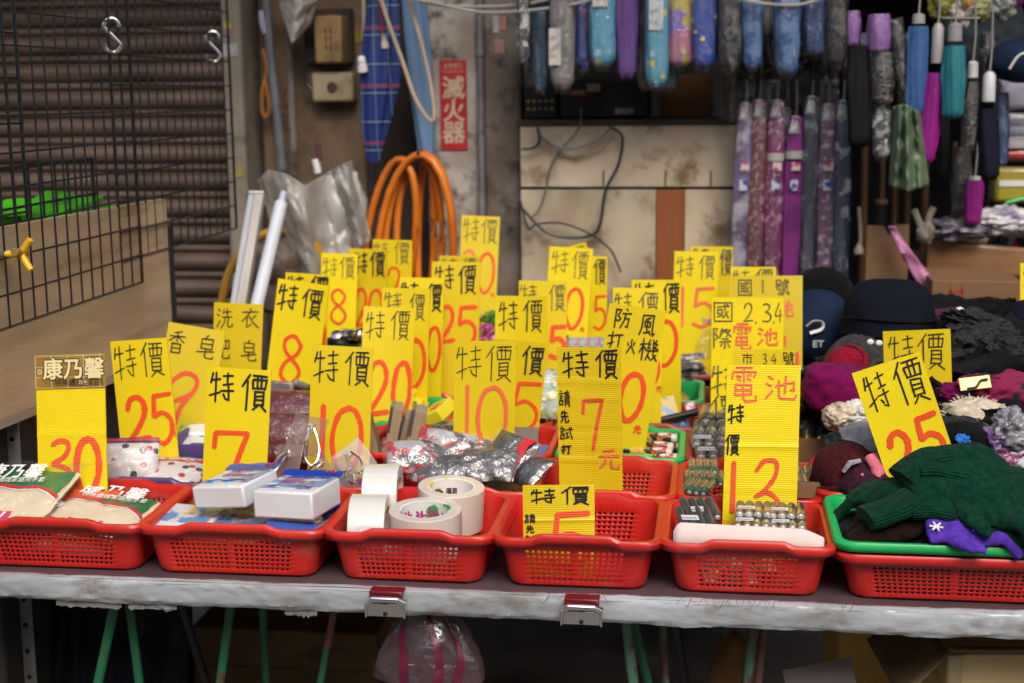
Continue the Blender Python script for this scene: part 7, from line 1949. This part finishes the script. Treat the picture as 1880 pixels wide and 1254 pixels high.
KG = knit('green_chenille', (.002, .036, .018)); KB = knit('brown_chenille', (.014, .006, .004)); KN = knit('navy_knit', (.010, .011, .020)); KM = knit('maroon_knit', (.060, .010, .012))
KP = knit('purple_knit', (.085, .035, .34), c2=(.06, .022, .26)); KGR = knit('grey_marl', (.034, .036, .040), c2=(.008, .009, .010), sc=160); KC = knit('cream_knit', (.56, .48, .36), c2=(.42, .35, .25)); KPK = knit('pink_knit', (.60, .16, .22), c2=(.50, .12, .17))
KMG = knit('magenta_felt', (.15, .003, .06), c2=(.11, .002, .045), sc=40); KR = knit('crimson_knit', (.22, .006, .02), c2=(.13, .004, .012)); KPL = knit('plum_knit', (.040, .012, .022)); KBK = knit('black_knit', (.005, .005, .006)); KLG = knit('light_grey_felt', (.28, .28, .29), c2=(.2, .2, .21)); KW = knit('white_felt', (.62, .60, .56), c2=(.5, .48, .44))
def glove(label, m_, loc, rot, pile, curl=.0, thumb=1, s=1.0, cuff=True, group='knitted gloves heaped in the green basket', spread=.25, marks=False):
    """flat knitted glove laid over a heap: pile(x, y) gives the height it rests on (world)"""
    t = thing('glove', label, 'glove', loc, (0, 0, rot), group)
    ca, sa = math.cos(rot), math.sin(rot)
    base = pile(loc[0], loc[1])
    def drape(p):
        x, y, z_ = p
        wx, wy = loc[0] + x * ca - y * sa, loc[1] + x * sa + y * ca
        return (x, y, z_ + pile(wx, wy) - base)
    b = MB()
    def tub(P, rr, fl): b.tube([Vector(p) for p in smooth3(P, 4)], [rr[min(len(rr) - 1, int(i / (4 * (len(P) - 1) + 1) * len(rr)))] for i in range(4 * (len(P) - 1) + 1)], 12, flat=fl, up=(0, 0, 1))
    tub([(0, -.01, .012), (0, .03, .018), (0, .07, .018), (0, .10, .014)], [.038 * s, .043 * s, .045 * s, .040 * s], .46)
    for k in range(4):
        x = (-.030 + .020 * k) * s
        a = (k - 1.5) * spread * .5
        L = (.058, .074, .070, .052)[k] * s
        tub([(x, .085 * s, .013), (x + L * .5 * math.sin(a), (.10 + L * .5) * s, .015 + curl * .012), (x + L * math.sin(a) * 1.1, .10 * s + L * math.cos(a), .012 - curl * .02)], [.0140 * s, .0145 * s, .0130 * s], .9)
    tub([(.030 * thumb * s, .03 * s, .014), (.055 * thumb * s, .055 * s, .016), (.064 * thumb * s, .088 * s, .013)], [.016 * s, .0135 * s, .012 * s], .75)
    b.v = [drape(p) for p in b.v]
    o = b.build('hand', m_, t, remesh=.0042, relax=4)
    if 'lumps' not in bpy.data.textures:
        tx = bpy.data.textures.new('lumps', 'CLOUDS')
        tx.noise_scale = .028
        tx.noise_depth = 3
    dm = o.modifiers.new('d', 'DISPLACE')
    dm.texture = bpy.data.textures['lumps']
    dm.texture_coords = 'GLOBAL'
    dm.strength = .011
    dm.mid_level = .5
    if cuff:
        q = MB()
        q.tube([Vector(drape((0, -.078 * s + .01 * i * s, .013))) for i in range(8)], [.034 * s + .001 * math.sin(i * 1.4) for i in range(8)], 96, flat=.42, up=(0, 0, 1), fn=lambda a, s_: 1 + .045 * math.sin(22 * a))
        q.build('ribbed_cuff', m_, t, angle=80)
    if marks:
        q = MB()
        for cx, cy in ((-.02, .03), (.018, .06), (.0, .09), (-.028, .12), (.02, .0)):
            for k in range(3):
                a = k * math.pi / 3 + .3
                p0, p1 = drape((cx + .010 * math.cos(a), cy + .010 * math.sin(a), .0305)), drape((cx - .010 * math.cos(a), cy - .010 * math.sin(a), .0305))
                q.tube([p0, p1], .0016, 6)
        q.build('snowflake', WHITEP, t)
    return t
hx, hy = xAt(1752, 2.2, .86), 2.245
def pile(x, y):
    d = ((x - hx) / .150) ** 2 + ((y - hy - .02) / .110) ** 2
    return .085 * math.exp(-d * 1.1) + .004 * math.sin(x * 60) * math.exp(-d)
Z0 = TT + .086
q = MB(); q.sheet(40, 30, lambda u, v: (hx - .18 + .36 * u, hy - .10 + .21 * v, Z0 - .02 + .9 * pile(hx - .18 + .36 * u, hy - .10 + .21 * v)))
tag(q.build('glove_heap', KN), 'dark navy knitwear forming the middle of the glove heap', 'knitwear')
def gl(label, m_, px, py, Y, rz, lift=0.0, **k):
    x = xAt(px, Y, TT + .12)
    glove(label, m_, (x, Y, Z0 + pile(x, Y) - .012 + lift), math.radians(rz), pile, **k)
gl('dark green knitted glove with its ribbed cuff at the left of the heap', KG, 1686, 930, 2.195, -74, .020, curl=.5, s=1.10, spread=.35)
gl('dark green knitted glove highest at the back of the heap', KG, 1736, 860, 2.265, -66, .030, curl=.6, spread=.4, s=1.05)
gl('dark green knitted glove draped over the right of the heap', KG, 1796, 880, 2.225, -98, .024, curl=.8, thumb=-1, s=1.12)
gl('dark green knitted glove low at the front, fingers over purple mitten', KG, 1766, 950, 2.168, -100, .012, curl=1.0, thumb=-1, s=.92)
gl('dark green knitted glove whose finger hangs over the front', KG, 1800, 905, 2.25, -140, .018, curl=1.2, s=.82, cuff=False)
gl('dark green knitted glove lying low at the left end of the heap', KG, 1682, 905, 2.235, 62, .002, curl=.8, s=.75)
gl('dark green knitted glove at the back right, thumb up', KG, 1846, 850, 2.275, -62, .018, curl=.6, thumb=-1)
gl('dark green knitted glove folded across the middle of the heap', KG, 1744, 905, 2.20, -118, .030, curl=.9, s=.95, cuff=False)
gl('dark brown fuzzy glove at the front left corner of the green basket', KB, 1745, 985, 2.195, 92, -.010, curl=.3, s=.92)
gl('dark brown fuzzy glove at the front right of the green basket', KB, 1850, 990, 2.16, -85, -.010, curl=.3, s=.9)
gl('purple snowflake mitten peeking out at the front of the heap', KP, 1715, 985, 2.150, -90, .006, curl=.6, s=.8, marks=True, cuff=False)
gl('dark navy glove at the left end below the green cuff', KN, 1665, 940, 2.20, -92, -.002, curl=.2, s=.85)
gl('crimson glove edge showing at the left end of the heap', KR, 1662, 930, 2.235, -80, -.012, curl=.2, s=.9)
gl('crimson glove tip at the front right under brown glove', KR, 1862, 1000, 2.18, -95, -.022, curl=.2, s=.8)

def beanie(label, m_, px, py, Y, r_, h_, rot=(0, 0, 0), brim=True, ribs=0, seed=1, cat='knitted hat', group='hats heaped at the right', top=.0, squash=1.0, m2=None):
    t = thing('knitted_hat', label, cat, tuple(atY(px, py, Y)), rot, group)
    prof_ = [(r_ * .98, 0)] + [(r_ * (1 - .14 * s_) * max(.03, (1 - (s_) ** 3.2)) ** .5, h_ * s_) for s_ in [i / 12 for i in range(1, 13)]]
    fn = lambda a, z_: (1 + (.022 * math.sin(ribs * a) if ribs else 0) + .06 * mnoise.noise(Vector((math.cos(a) * 1.6, math.sin(a) * 1.6, z_ * 14 + seed))))
    q = MB(); q.lathe(prof_, 96 if ribs else 48, fn=fn)
    q.v = [(x, y * squash, z_ - (top * math.exp(-(x * x + y * y) / (r_ * r_ * .25)) if z_ > h_ * .6 else 0)) for x, y, z_ in q.v]
    q.build('crown', m_, t, angle=75)
    if brim:
        q = MB(); q.tube([(r_ * 1.02 * math.cos(a), r_ * 1.02 * math.sin(a) * squash, h_ * .12 + .004 * math.sin(3 * a + seed)) for a in [2 * math.pi * i / 48 for i in range(48)]], h_ * .15, 10, closed=True, flat=.4, up=(1, 0, 0))
        q.build('folded_brim', m2 or m_, t, angle=75)
    return t
heapm = KBK
for k, (px, py, Y, rx, ry, rz_) in enumerate(((1640, 740, 2.95, .20, .25, .10), (1800, 720, 2.95, .22, .3, .14), (1850, 820, 2.6, .15, .2, .09), (1600, 660, 3.25, .16, .2, .10), (1780, 640, 3.25, .22, .2, .12))):
    lump('knitwear_heap', ['black knitwear under the magenta hat', 'black knitwear under the grey scarves', 'black knitwear behind the green gloves at right', 'black knitwear under the navy hat', 'black knitwear below the printed carton'][k], 'knitwear', px, py, Y, rx, ry, rz_, heapm, k + 2, .25)
beanie('big dark navy felt hat with dented crown, standing highest', NAVYF, 1629, 612, 3.02, .100, .140, (R5(-4), 0, 0), False, 0, 3, top=.034)
q = MB(); q.tube([(.0995 * math.cos(a), .0995 * math.sin(a), .034 + .003 * math.sin(2 * a)) for a in [2 * math.pi * i / 60 for i in range(60)]], .0022, 6, closed=True); q.build('brim_seam', KBK, bpy.data.objects['knitted_hat'])
t = thing('cap', 'dark blue baseball cap with white curl logo left of navy felt hat', 'cap', tuple(atY(1500, 610, 3.18)), (R5(14), 0, R5(-6)), 'hats heaped at the right')
q = MB(); q.blob((0, 0, 0), (.085, .085, .098), .06, 1.5, 5); q.build('crown', BLUEF, t)
q = MB(); q.sheet(20, 8, lambda u, v: (.075 * math.sin((u - .5) * 2.4) * (1 + .2 * v), -.07 * math.cos((u - .5) * 2.4) - .06 * v * math.cos((u - .5) * 2.0), -.055 - .028 * v + .02 * (u - .5) ** 2)); q.build('visor', mat('visor_blue', (.014, .045, .11), .7, .2, 20), t, solid=.004)
q = MB(); q.tube(smooth3([(-.020, -.084, .050), (-.004, -.082, .062), (.014, -.080, .058), (.012, -.083, .044), (-.012, -.088, .036)], 5), .0042, 8, flat=.4); q.build('white_logo', WHITEP, t)
text_mesh('ET', .022, WHITEP, t, (-.006, -.0945, .006), (math.pi / 2, 0, R5(6)), bold=.0008)
q = MB(); q.blob((-.005, -.128, -.078), (.012, .003, .007), .1, 2, 1); q.build('visor_mark', WHITEP, t)
beanie('charcoal cap partly hidden behind the blue baseball cap', KBK, 1508, 545, 3.38, .075, .07, (0, 0, 0), True, 40, 4)
beanie('grey ribbed beanie lying on its side below the navy hat', knit('charcoal_rib', (.045, .043, .044), c2=(.02, .019, .02)), 1592, 692, 2.95, .085, .10, (R5(8), R5(-62), R5(20)), True, 30, 6)
for px, py in ((1598, 628), (1614, 630)):
    q = MB(); q.blob((0, 0, 0), (.007, .003, .006), .1, 2, 1); tag(q.build('hat_tag', WHITEP, None, atY(px, py, 2.86)), 'tiny white tag on the grey ribbed beanie', 'tag', 'white hat tags')
beanie('bright red knitted cuff lying under the grey ribbed beanie', KR, 1562, 676, 2.86, .042, .06, (R5(10), R5(-70), R5(30)), True, 24, 7)
lump('felt_hat', 'smooth magenta felt hat lying in front of grey beanie', 'hat', 1566, 722, 2.72, .098, .08, .050, KMG, 4, .10, .75, 'hats heaped at the right', (0, R5(12), 0))
for k, (px, py, Y, rx, rz_, lab) in enumerate(((1546, 765, 2.62, .034, .026, 'cream knitted mitten cuff, left of the white one'), (1580, 760, 2.62, .038, .024, 'white knitted mitten between magenta hat and grey cap'))):
    lump('mitten', lab, 'mitten', px, py, Y, rx, .04, rz_, KC if k == 0 else KW, k, .2, .9, 'hats heaped at the right')
t = thing('cap', 'light grey cap with white visor in the orange-red basket', 'cap', tuple(atY(1588, 815, 2.50)), (R5(8), 0, R5(-10)), 'hats in the orange-red basket')
q = MB(); q.blob((0, 0, 0.004), (.052, .05, .034), .06, 1.5, 5); q.build('crown', KLG, t)
q = MB(); q.sheet(20, 8, lambda u, v: (-.01 + .058 * math.sin((u - .5) * 2.6) * (1 + .15 * v), -.045 * math.cos((u - .5) * 2.6) - .022 * v, -.012 - .006 * v + .012 * math.cos((u - .5) * 3))); q.build('visor', KW, t, solid=.005)
beanie('maroon knitted hat in the orange-red basket', KM, 1555, 880, 2.46, .060, .07, (R5(10), R5(-20), 0), True, 40, 8, group='hats in the orange-red basket')
beanie('plum knitted hat with tiny pink dot in front of maroon hat', KPL, 1592, 895, 2.42, .056, .05, (R5(14), R5(14), 0), False, 44, 9, group='hats in the orange-red basket')
q = MB(); q.tube([atY(1548, 866, 2.39), atY(1560, 850, 2.39), atY(1580, 845, 2.395)], [.004, .006, .004], 8, flat=.5); tag(q.build('grey_trim', KLG), 'grey trim strip across the plum hat', 'trim')
q = MB(); q.blob((0, 0, 0), (.003, .002, .003), 0); tag(q.build('pink_dot', KPK, None, atY(1583, 872, 2.375)), 'tiny pink dot button on the plum knitted hat', 'button')
q = MB()
for k in range(3): q.tube([atY(1594 + 7 * k, 838 - 2 * k, 2.40 + .006 * k), atY(1606 + 8 * k, 858, 2.385 + .006 * k), atY(1612 + 8 * k, 886, 2.385 + .006 * k)], .0062, 10, flat=1.3)
tag(q.build('folded_scarf', KPK), 'folded pink knitted scarf hanging at the front of the hat basket', 'scarf')
lump('glove', 'dark glove standing at the left inside the orange-red basket', 'glove', 1534, 830, 2.48, .020, .03, .034, KGR, 4, .3, .9, 'hats in the orange-red basket')
lump('knitwear_heap', 'dark knitwear filling the orange-red hat basket', 'knitwear', 1640, 880, 2.50, .10, .10, .03, KPL, 4, .2, .7)
# grey marl pile and patterned hats on the right
for k, (px, py, Y, rx, rz_, rt, lab) in enumerate(((1800, 600, 2.95, .070, .026, 12, 'grey marl hat folded on top of the charcoal scarf pile'), (1812, 650, 2.85, .095, .048, -6, 'large charcoal marl scarf bundle right of the upright sign'), (1848, 660, 2.80, .06, .04, 20, 'charcoal marl cuff folded in front of scarf bundle'))):
    lump('scarf_bundle', lab, 'scarf', px, py, Y, rx, .07, rz_, KGR, k + 5, .45, .85, 'grey marl knitwear', (0, R5(rt), 0), 2.4)
PLAID2 = pattern('magenta_black_knit', ((.075, .006, .045), (.012, .010, .013)), scale=22, thr=(.48, .52), bump=.4, coat=0.0, rough=.95, stretch=(1, 1, 1))
lump('scarf_bundle', 'magenta and black patterned knitwear beneath the printed carton', 'scarf', 1752, 598, 3.1, .075, .06, .035, PLAID2, 4, .3, .9)
q = MB(); q.blob((0, 0, 0), (.008, .003, .005), .1, 2, 1); tag(q.build('hat_tag', WHITEP, None, atY(1762, 568, 3.02)), 'tiny white tag on the magenta patterned knitwear', 'tag')
beanie('black felt hat cut by the right picture edge', NAVYF, 1885, 610, 3.0, .055, .068, (0, 0, 0), False, 0, 3)
lump('knitwear_heap', 'violet knitwear glimpsed behind the upright yellow sign', 'knitwear', 1748, 632, 2.95, .03, .03, .02, KP, 3, .3)
SNOW = pattern('crimson_snowflake_knit', ((.17, .004, .035), (.012, .011, .014), (.20, .006, .05)), scale=15, thr=(.50, .53), bump=.4, coat=0.0, rough=.95, stretch=(1, 1, 1))
lump('knitted_hat', 'crimson knitted hat with black snowflake pattern at right edge', 'knitted hat', 1848, 722, 2.66, .085, .07, .038, SNOW, 4, .16, .85)
lump('knitted_hat', 'plain dark crimson knitted hat edge behind the yellow tag', 'knitted hat', 1770, 728, 2.68, .055, .05, .026, KMG, 6, .16, .85)
t = thing('hat_card', 'yellow hanging card with black hook on the crimson hat', 'card', tuple(atY(1790, 703, 2.58)), (R5(-30), R5(-8), 0))
q = MB(); q.box(-.027, .027, -.0006, .0006, -.012, .012); q.build('card', pattern('yellow_hat_card', ((.62, .44, .05), (.58, .52, .50)), scale=24, thr=(.56, .6), bump=.05), t, bevel=.002)
q = MB(); q.tube(smooth3([(-.015, -.003, -.010), (0, -.004, -.009), (.010, -.004, .002), (.022, -.004, .003)], 4), .002, 8); q.build('black_hook', BLACKP, t)
t = thing('knitted_hat', 'cream fringed hat with black patch and ring eye', 'knitted hat', tuple(atY(1795, 770, 2.55)), (0, R5(6), R5(-8)), 'hats heaped at the right')
q = MB(); q.blob((0, 0, 0), (.060, .05, .036), .15, 1.8, 5, 44, 30, pw=.9); q.build('crown', KC, t)
q = MB(); q.sheet(24, 5, lambda u, v: (-.056 + .085 * u, -.0515 + .014 * (2 * u - .9) ** 2, .004 + .018 * (v - .5) * (1 - .6 * u) - .012 * u)); q.build('black_patch', KBK, t, solid=.002)
q = MB(); q.lathe([(.0075, 0), (.0075, .002), (.004, .002), (.004, .004), (.0, .004)], 20, M=Matrix.Translation((-.006, -.054, .004)) @ Matrix.Rotation(math.pi / 2, 4, 'X')); q.build('ring_eye', WHITEP, t)
q = MB()
for k in range(40):
    a = math.pi * k / 39
    p = Vector((.056 * math.cos(a), rnd.uniform(-.02, .02), .033 * math.sin(a)))
    q.tube([p, p * 1.12 + Vector((rnd.uniform(-.003, .003), 0, .003)), p * 1.2 + Vector((rnd.uniform(-.005, .005), rnd.uniform(-.004, .004), .003))], [.0016, .0012, .0004], 5)
q.build('fringe', KC, t)
q = MB(); q.blob((.02, -.02, -.034), (.045, .035, .016), .2, 2, 7); q.build('knit_band', KW, t)
lump('knitted_hat', 'grey flat hat edge above the black striped hat', 'knitted hat', 1766, 778, 2.50, .045, .04, .012, KGR, 4, .15, .9)
t = thing('knitted_hat', 'black hat with tan stripe and blue patch behind the glove heap', 'knitted hat', tuple(atY(1790, 815, 2.44)), (0, R5(24), 0), 'hats heaped at the right')
q = MB(); q.blob((0, 0, 0), (.058, .05, .030), .12, 1.8, 5, 44, 30, pw=.85); q.build('crown', KBK, t)
q = MB(); q.tube([(.004 + .002 * i, -.046 * math.sin(a) , .034 * math.cos(a)) for i, a in enumerate([-.3 + .2 * i for i in range(12)])], .008, 8, flat=.35); q.build('tan_stripe', knit('tan_knit', (.30, .22, .14)), t)
q = MB(); q.blob((-.030, -.040, .004), (.014, .010, .010), .4, 3, 2); q.build('blue_patch', mat('bright_blue_knit', (.02, .16, .55), .9, .2, 60), t)
q = MB(); q.blob((.052, -.012, -.004), (.010, .036, .024), .2, 2, 2); q.build('crimson_edge', KR, t)
for k, (px, py, c, sx, lab) in enumerate(((1842, 838, (.35, .10, .22), .03, 'pink hair clip in clear film at the right edge'), (1866, 862, (.42, .42, .45), .03, 'crinkled clear film bag at the right edge'), (1868, 890, (.45, .16, .18), .022, 'salmon pink trinket low at the right edge'), (1830, 810, (.18, .10, .26), .025, 'violet glittery pouch beside the black striped hat'), (1862, 790, (.22, .22, .24), .035, 'dark film pouch above the pink hair clip'))):
    lump('trinket_bag', lab, 'trinket bag', px, py, 2.42, sx, .03, sx * .9, pattern('trinket_r%d' % k, (c, tuple(x * .5 for x in c), (.5, .5, .52)), scale=24, thr=(.54, .6), bump=1.0), k + 3, .4)
    

# ------------------------------------------------------------------ below the table
GPAINT = mat('chipped_green_paint', (.012, .13, .055), .45, .3, 14, stretch=(1, 1, .3), dirt=((.09, .045, .03), 30, .58, .64))
GPAINT2 = mat('worn_pale_green_paint', (.09, .22, .14), .5, .3, 14, stretch=(1, 1, .3), dirt=((.10, .045, .035), 24, .52, .58))
def leg(b, p0, p1, Y, r_=.011):
    r_ *= .78
    a, c = atY(*p0, Y), atY(*p1, Y)
    d = c - a
    top_ = a + d * ((TT - .043 - a.z) / d.z)
    bot = a + d * ((.0 - a.z) / d.z)
    b.tube([top_, bot], r_, 12)
def trestle(label, legs, Y):
    t = thing('trestle', label, 'trestle', (0, 0, 0), group='painted trestles under the table')
    pts = []
    for p0, p1, m_, dy, r_ in legs:
        b = MB(); leg(b, p0, p1, Y + dy, r_); b.build('leg', m_, t)
    b = MB()
    xa_, xb_ = atY(legs[0][0][0], 1100, Y).x, atY(legs[-1][0][0], 1100, Y).x
    b.tube([(xa_, Y, TT - .055), (xb_, Y + legs[-1][3], TT - .055)], .010, 10); b.build('crossbar', legs[0][2], t)
trestle('green trestle with three legs below the sponge basket, left', [((215, 1090), (180, 1254), GPAINT, 0, .011), ((236, 1095), (256, 1254), GPAINT, .04, .0105), ((330, 1100), (378, 1254), BLACKP, .3, .012)], 2.22)
trestle('green trestle behind, its last leg painted red and white below', [((426, 1095), (404, 1254), GPAINT, 0, .0105), ((481, 1100), (489, 1254), GPAINT, .2, .010)], 2.26)
t = thing('painted_pole', 'slanting pole painted green, white and red by the hanging bag', 'pole', (0, 0, 0))
b = MB(); leg(b, (617, 1100), (588, 1254), 2.30, .0085); b.build('pole', mat('tricolour_pole', (.25, .06, .06), .5, .4, 5, col2=(.02, .13, .06), stretch=(1, 1, 1), thr=(.48, .52)), t)
trestle('pale green trestle in the middle under the empty basket', [((1148, 1122), (1163, 1254), GPAINT2, 0, .012), ((1160, 1122), (1190, 1254), GPAINT, .03, .010), ((1216, 1128), (1222, 1254), GPAINT2, .05, .009), ((1238, 1128), (1258, 1254), BLACKP, .2, .010)], 2.25)
trestle('rusty pale green trestle on the right under the AA batteries', [((1333, 1132), (1338, 1254), GPAINT2, .3, .0085), ((1386, 1136), (1372, 1254), GPAINT2, 0, .012), ((1402, 1138), (1390, 1254), mat('rust_flaked_paint', (.16, .08, .055), .6, .4, 14, stretch=(1, 1, .4), dirt=((.08, .20, .12), 22, .5, .56)), .02, .011)], 2.27)
def carton(label, px0, py0, px1, Y, depth, H, m_=CARD, rz=0.0, open_=False):
    a, b_ = atY(px0, py0, Y), atY(px1, py0, Y)
    W = b_.x - a.x
    t = thing('cardboard_box', label, 'cardboard box', (a.x, Y, 0), (0, 0, rz))
    q = MB(); q.box(0, W, 0, depth, 0, a.z); q.build('body', m_, t, bevel=.003)
    q = MB(); q.box(W * .02, W * .98, -.0012, -.0003, a.z * .70, a.z * .70 + .0015); q.build('fold_line', mat('fold_shadow_ink', (.12, .07, .03), .8), t)
    return t, W, a.z
DIMC = mat('brown_carton_board', (.26, .165, .08), .85, .2, 6, bump=.1, bscale=90, stretch=(1, 1, 3), dirt=((.07, .04, .022), 5, .55, .75))
YCAR = mat('ochre_carton_board', (.60, .38, .10), .8, .15, 6, bump=.1, bscale=90, stretch=(1, 1, 3), dirt=((.15, .085, .03), 6, .56, .76))
carton('dim brown cardboard box under the table behind green legs', 352, 1150, 692, 2.95, .4, .4, DIMC)
t, W, H = carton('ochre cardboard box with stencilled quantity line, under table right', 1540, 1138, 1725, 2.62, .35, .5, YCAR)
text_mesh("Q'TY:  1", .030, mat('stencil_ink', (.05, .03, .015), .8), t, (W * .42, -.002, H - .072), sx=1.0)
text_mesh('SERVICE', .016, mat('stencil_ink', (0, 0, 0)), t, (W * .44, -.002, H - .028))
a, b_ = atY(1742, 1168, 2.26), atY(1960, 1162, 2.26)
t = thing('cardboard_box', 'open taped cardboard box with red border print at lower right', 'cardboard box', (a.x, 2.26, 0), (0, 0, R5(6)))
W = b_.x - a.x; H = atY(1742, 1200, 2.26).z
q = MB(); q.box(0, W, 0, .30, 0, H); q.build('body', mat('straw_carton_board', (.66, .49, .22), .8, .15, 6, bump=.1, bscale=90, stretch=(1, 1, 4), dirt=((.2, .12, .05), 6, .56, .76)), t, bevel=.003)
q = MB(); q.sheet(10, 6, lambda u, v: (W * u, -.002 - .03 * v, H + .004 + .035 * v - .02 * v * v)); q.build('front_flap', CARD, t, solid=.004)
q = MB(); q.sheet(10, 6, lambda u, v: (-.075 * v, .25 * u, H + .002 - .10 * v + .02 * v * v)); q.build('side_flap', DIMC, t, solid=.004)
q = MB(); q.sheet(12, 4, lambda u, v: (.0 + .022 * v, -.0045 - .028 * u * .0, H - .10 + .10 * u)); q.build('packing_tape', mat('brown_tape', (.40, .30, .16), .2, .15, 12, coat=1.0), t, solid=.0004)
REDI = mat('red_carton_ink', (.34, .045, .025), .8, .2, 60)
q = MB(); zB = H - .075
q.box(.045, W, -.0016, -.0004, zB, zB + .0022); q.box(.045, .0472, -.0016, -.0004, zB - .12, zB); q.build('red_border', REDI, t)
text_mesh('彰化縣田中鎮', .024, REDI, t, (.055, -.002, zB - .032), bold=.0002)
q = MB(); q.box(-.06, .06, -.002, 0, -.05, .03)
tag(q.build('paper_sheet', CARDL, None, atY(1505, 1248, 2.40), (R5(-50), R5(-14), 0), smooth=False), 'pale paper sheet leaning low beside the rusty trestle', 'paper')
q = MB(); q.blob((0, 0, 0), (.035, .03, .11), .1, 2, 3); tag(q.build('wooden_paddle', mat('ochre_wood', (.26, .13, .03), .6, .2, 9, stretch=(4, 4, .5)), None, atY(1330, 1262, 2.5), (0, R5(10), 0)), 'ochre wooden paddle end at the bottom by the pale green leg', 'paddle')
DKF = mat('dark_blue_cloth', (.010, .012, .020), .9, .4, 6, bump=.3)
rag('dark cloth hanging under the left of the table', [(60, 1090), (150, 1085), (345, 1100)], [(40, 1400), (150, 1420), (345, 1400)], 2.6, DKF, name='hanging_cloth', cat='cloth', folds=6, depth=.04)
# pink-striped plastic bag hanging from the edge
t = thing('plastic_bag', 'clear pink-streaked plastic bag hanging from table edge', 'plastic bag', tuple(atY(776, 1108, 2.16)))
o = atY(776, 1108, 2.16)
def bagf(u, v):
    a = 2 * math.pi * u
    r_ = (.016 + .062 * math.sin(min(1, v * 1.05) * math.pi * .62) ** .9) * (1 + .10 * math.sin(5 * a + v * 4) + .10 * fbm(math.cos(a) * 2, math.sin(a) * 2, v * 3))
    if v > .85: r_ *= max(.05, 1 - ((v - .85) / .15) ** 2)
    return (.008 * v + r_ * 1.12 * math.cos(a), .02 + r_ * .7 * math.sin(a), -.155 * v)
q = MB(); q.sheet(48, 34, bagf); q.build('film', film('pinkish_film', (.26, .15, .17), .08, .15, .8, 30, .18), t)
PKS = mat('magenta_strip', (.10, .003, .025), .4, .2, 9, coat=.4)
for k, us in enumerate((.64, .78, .90)):
    q = MB(); q.sheet(3, 26, lambda u, v: tuple(Vector(bagf(us + .018 * (u - .5) * (1 + v) + .06 * math.sin(v * 2.4 + k) * v, v * .97)) * 1.0 + Vector((0, -.0025, 0)))); q.build('pink_streak', PKS, t)
q = MB(); q.blob((-.0, .0, 0), (.010, .008, .010), .3, 3, 1); q.build('knot', film('pinkish_film', ()), t)
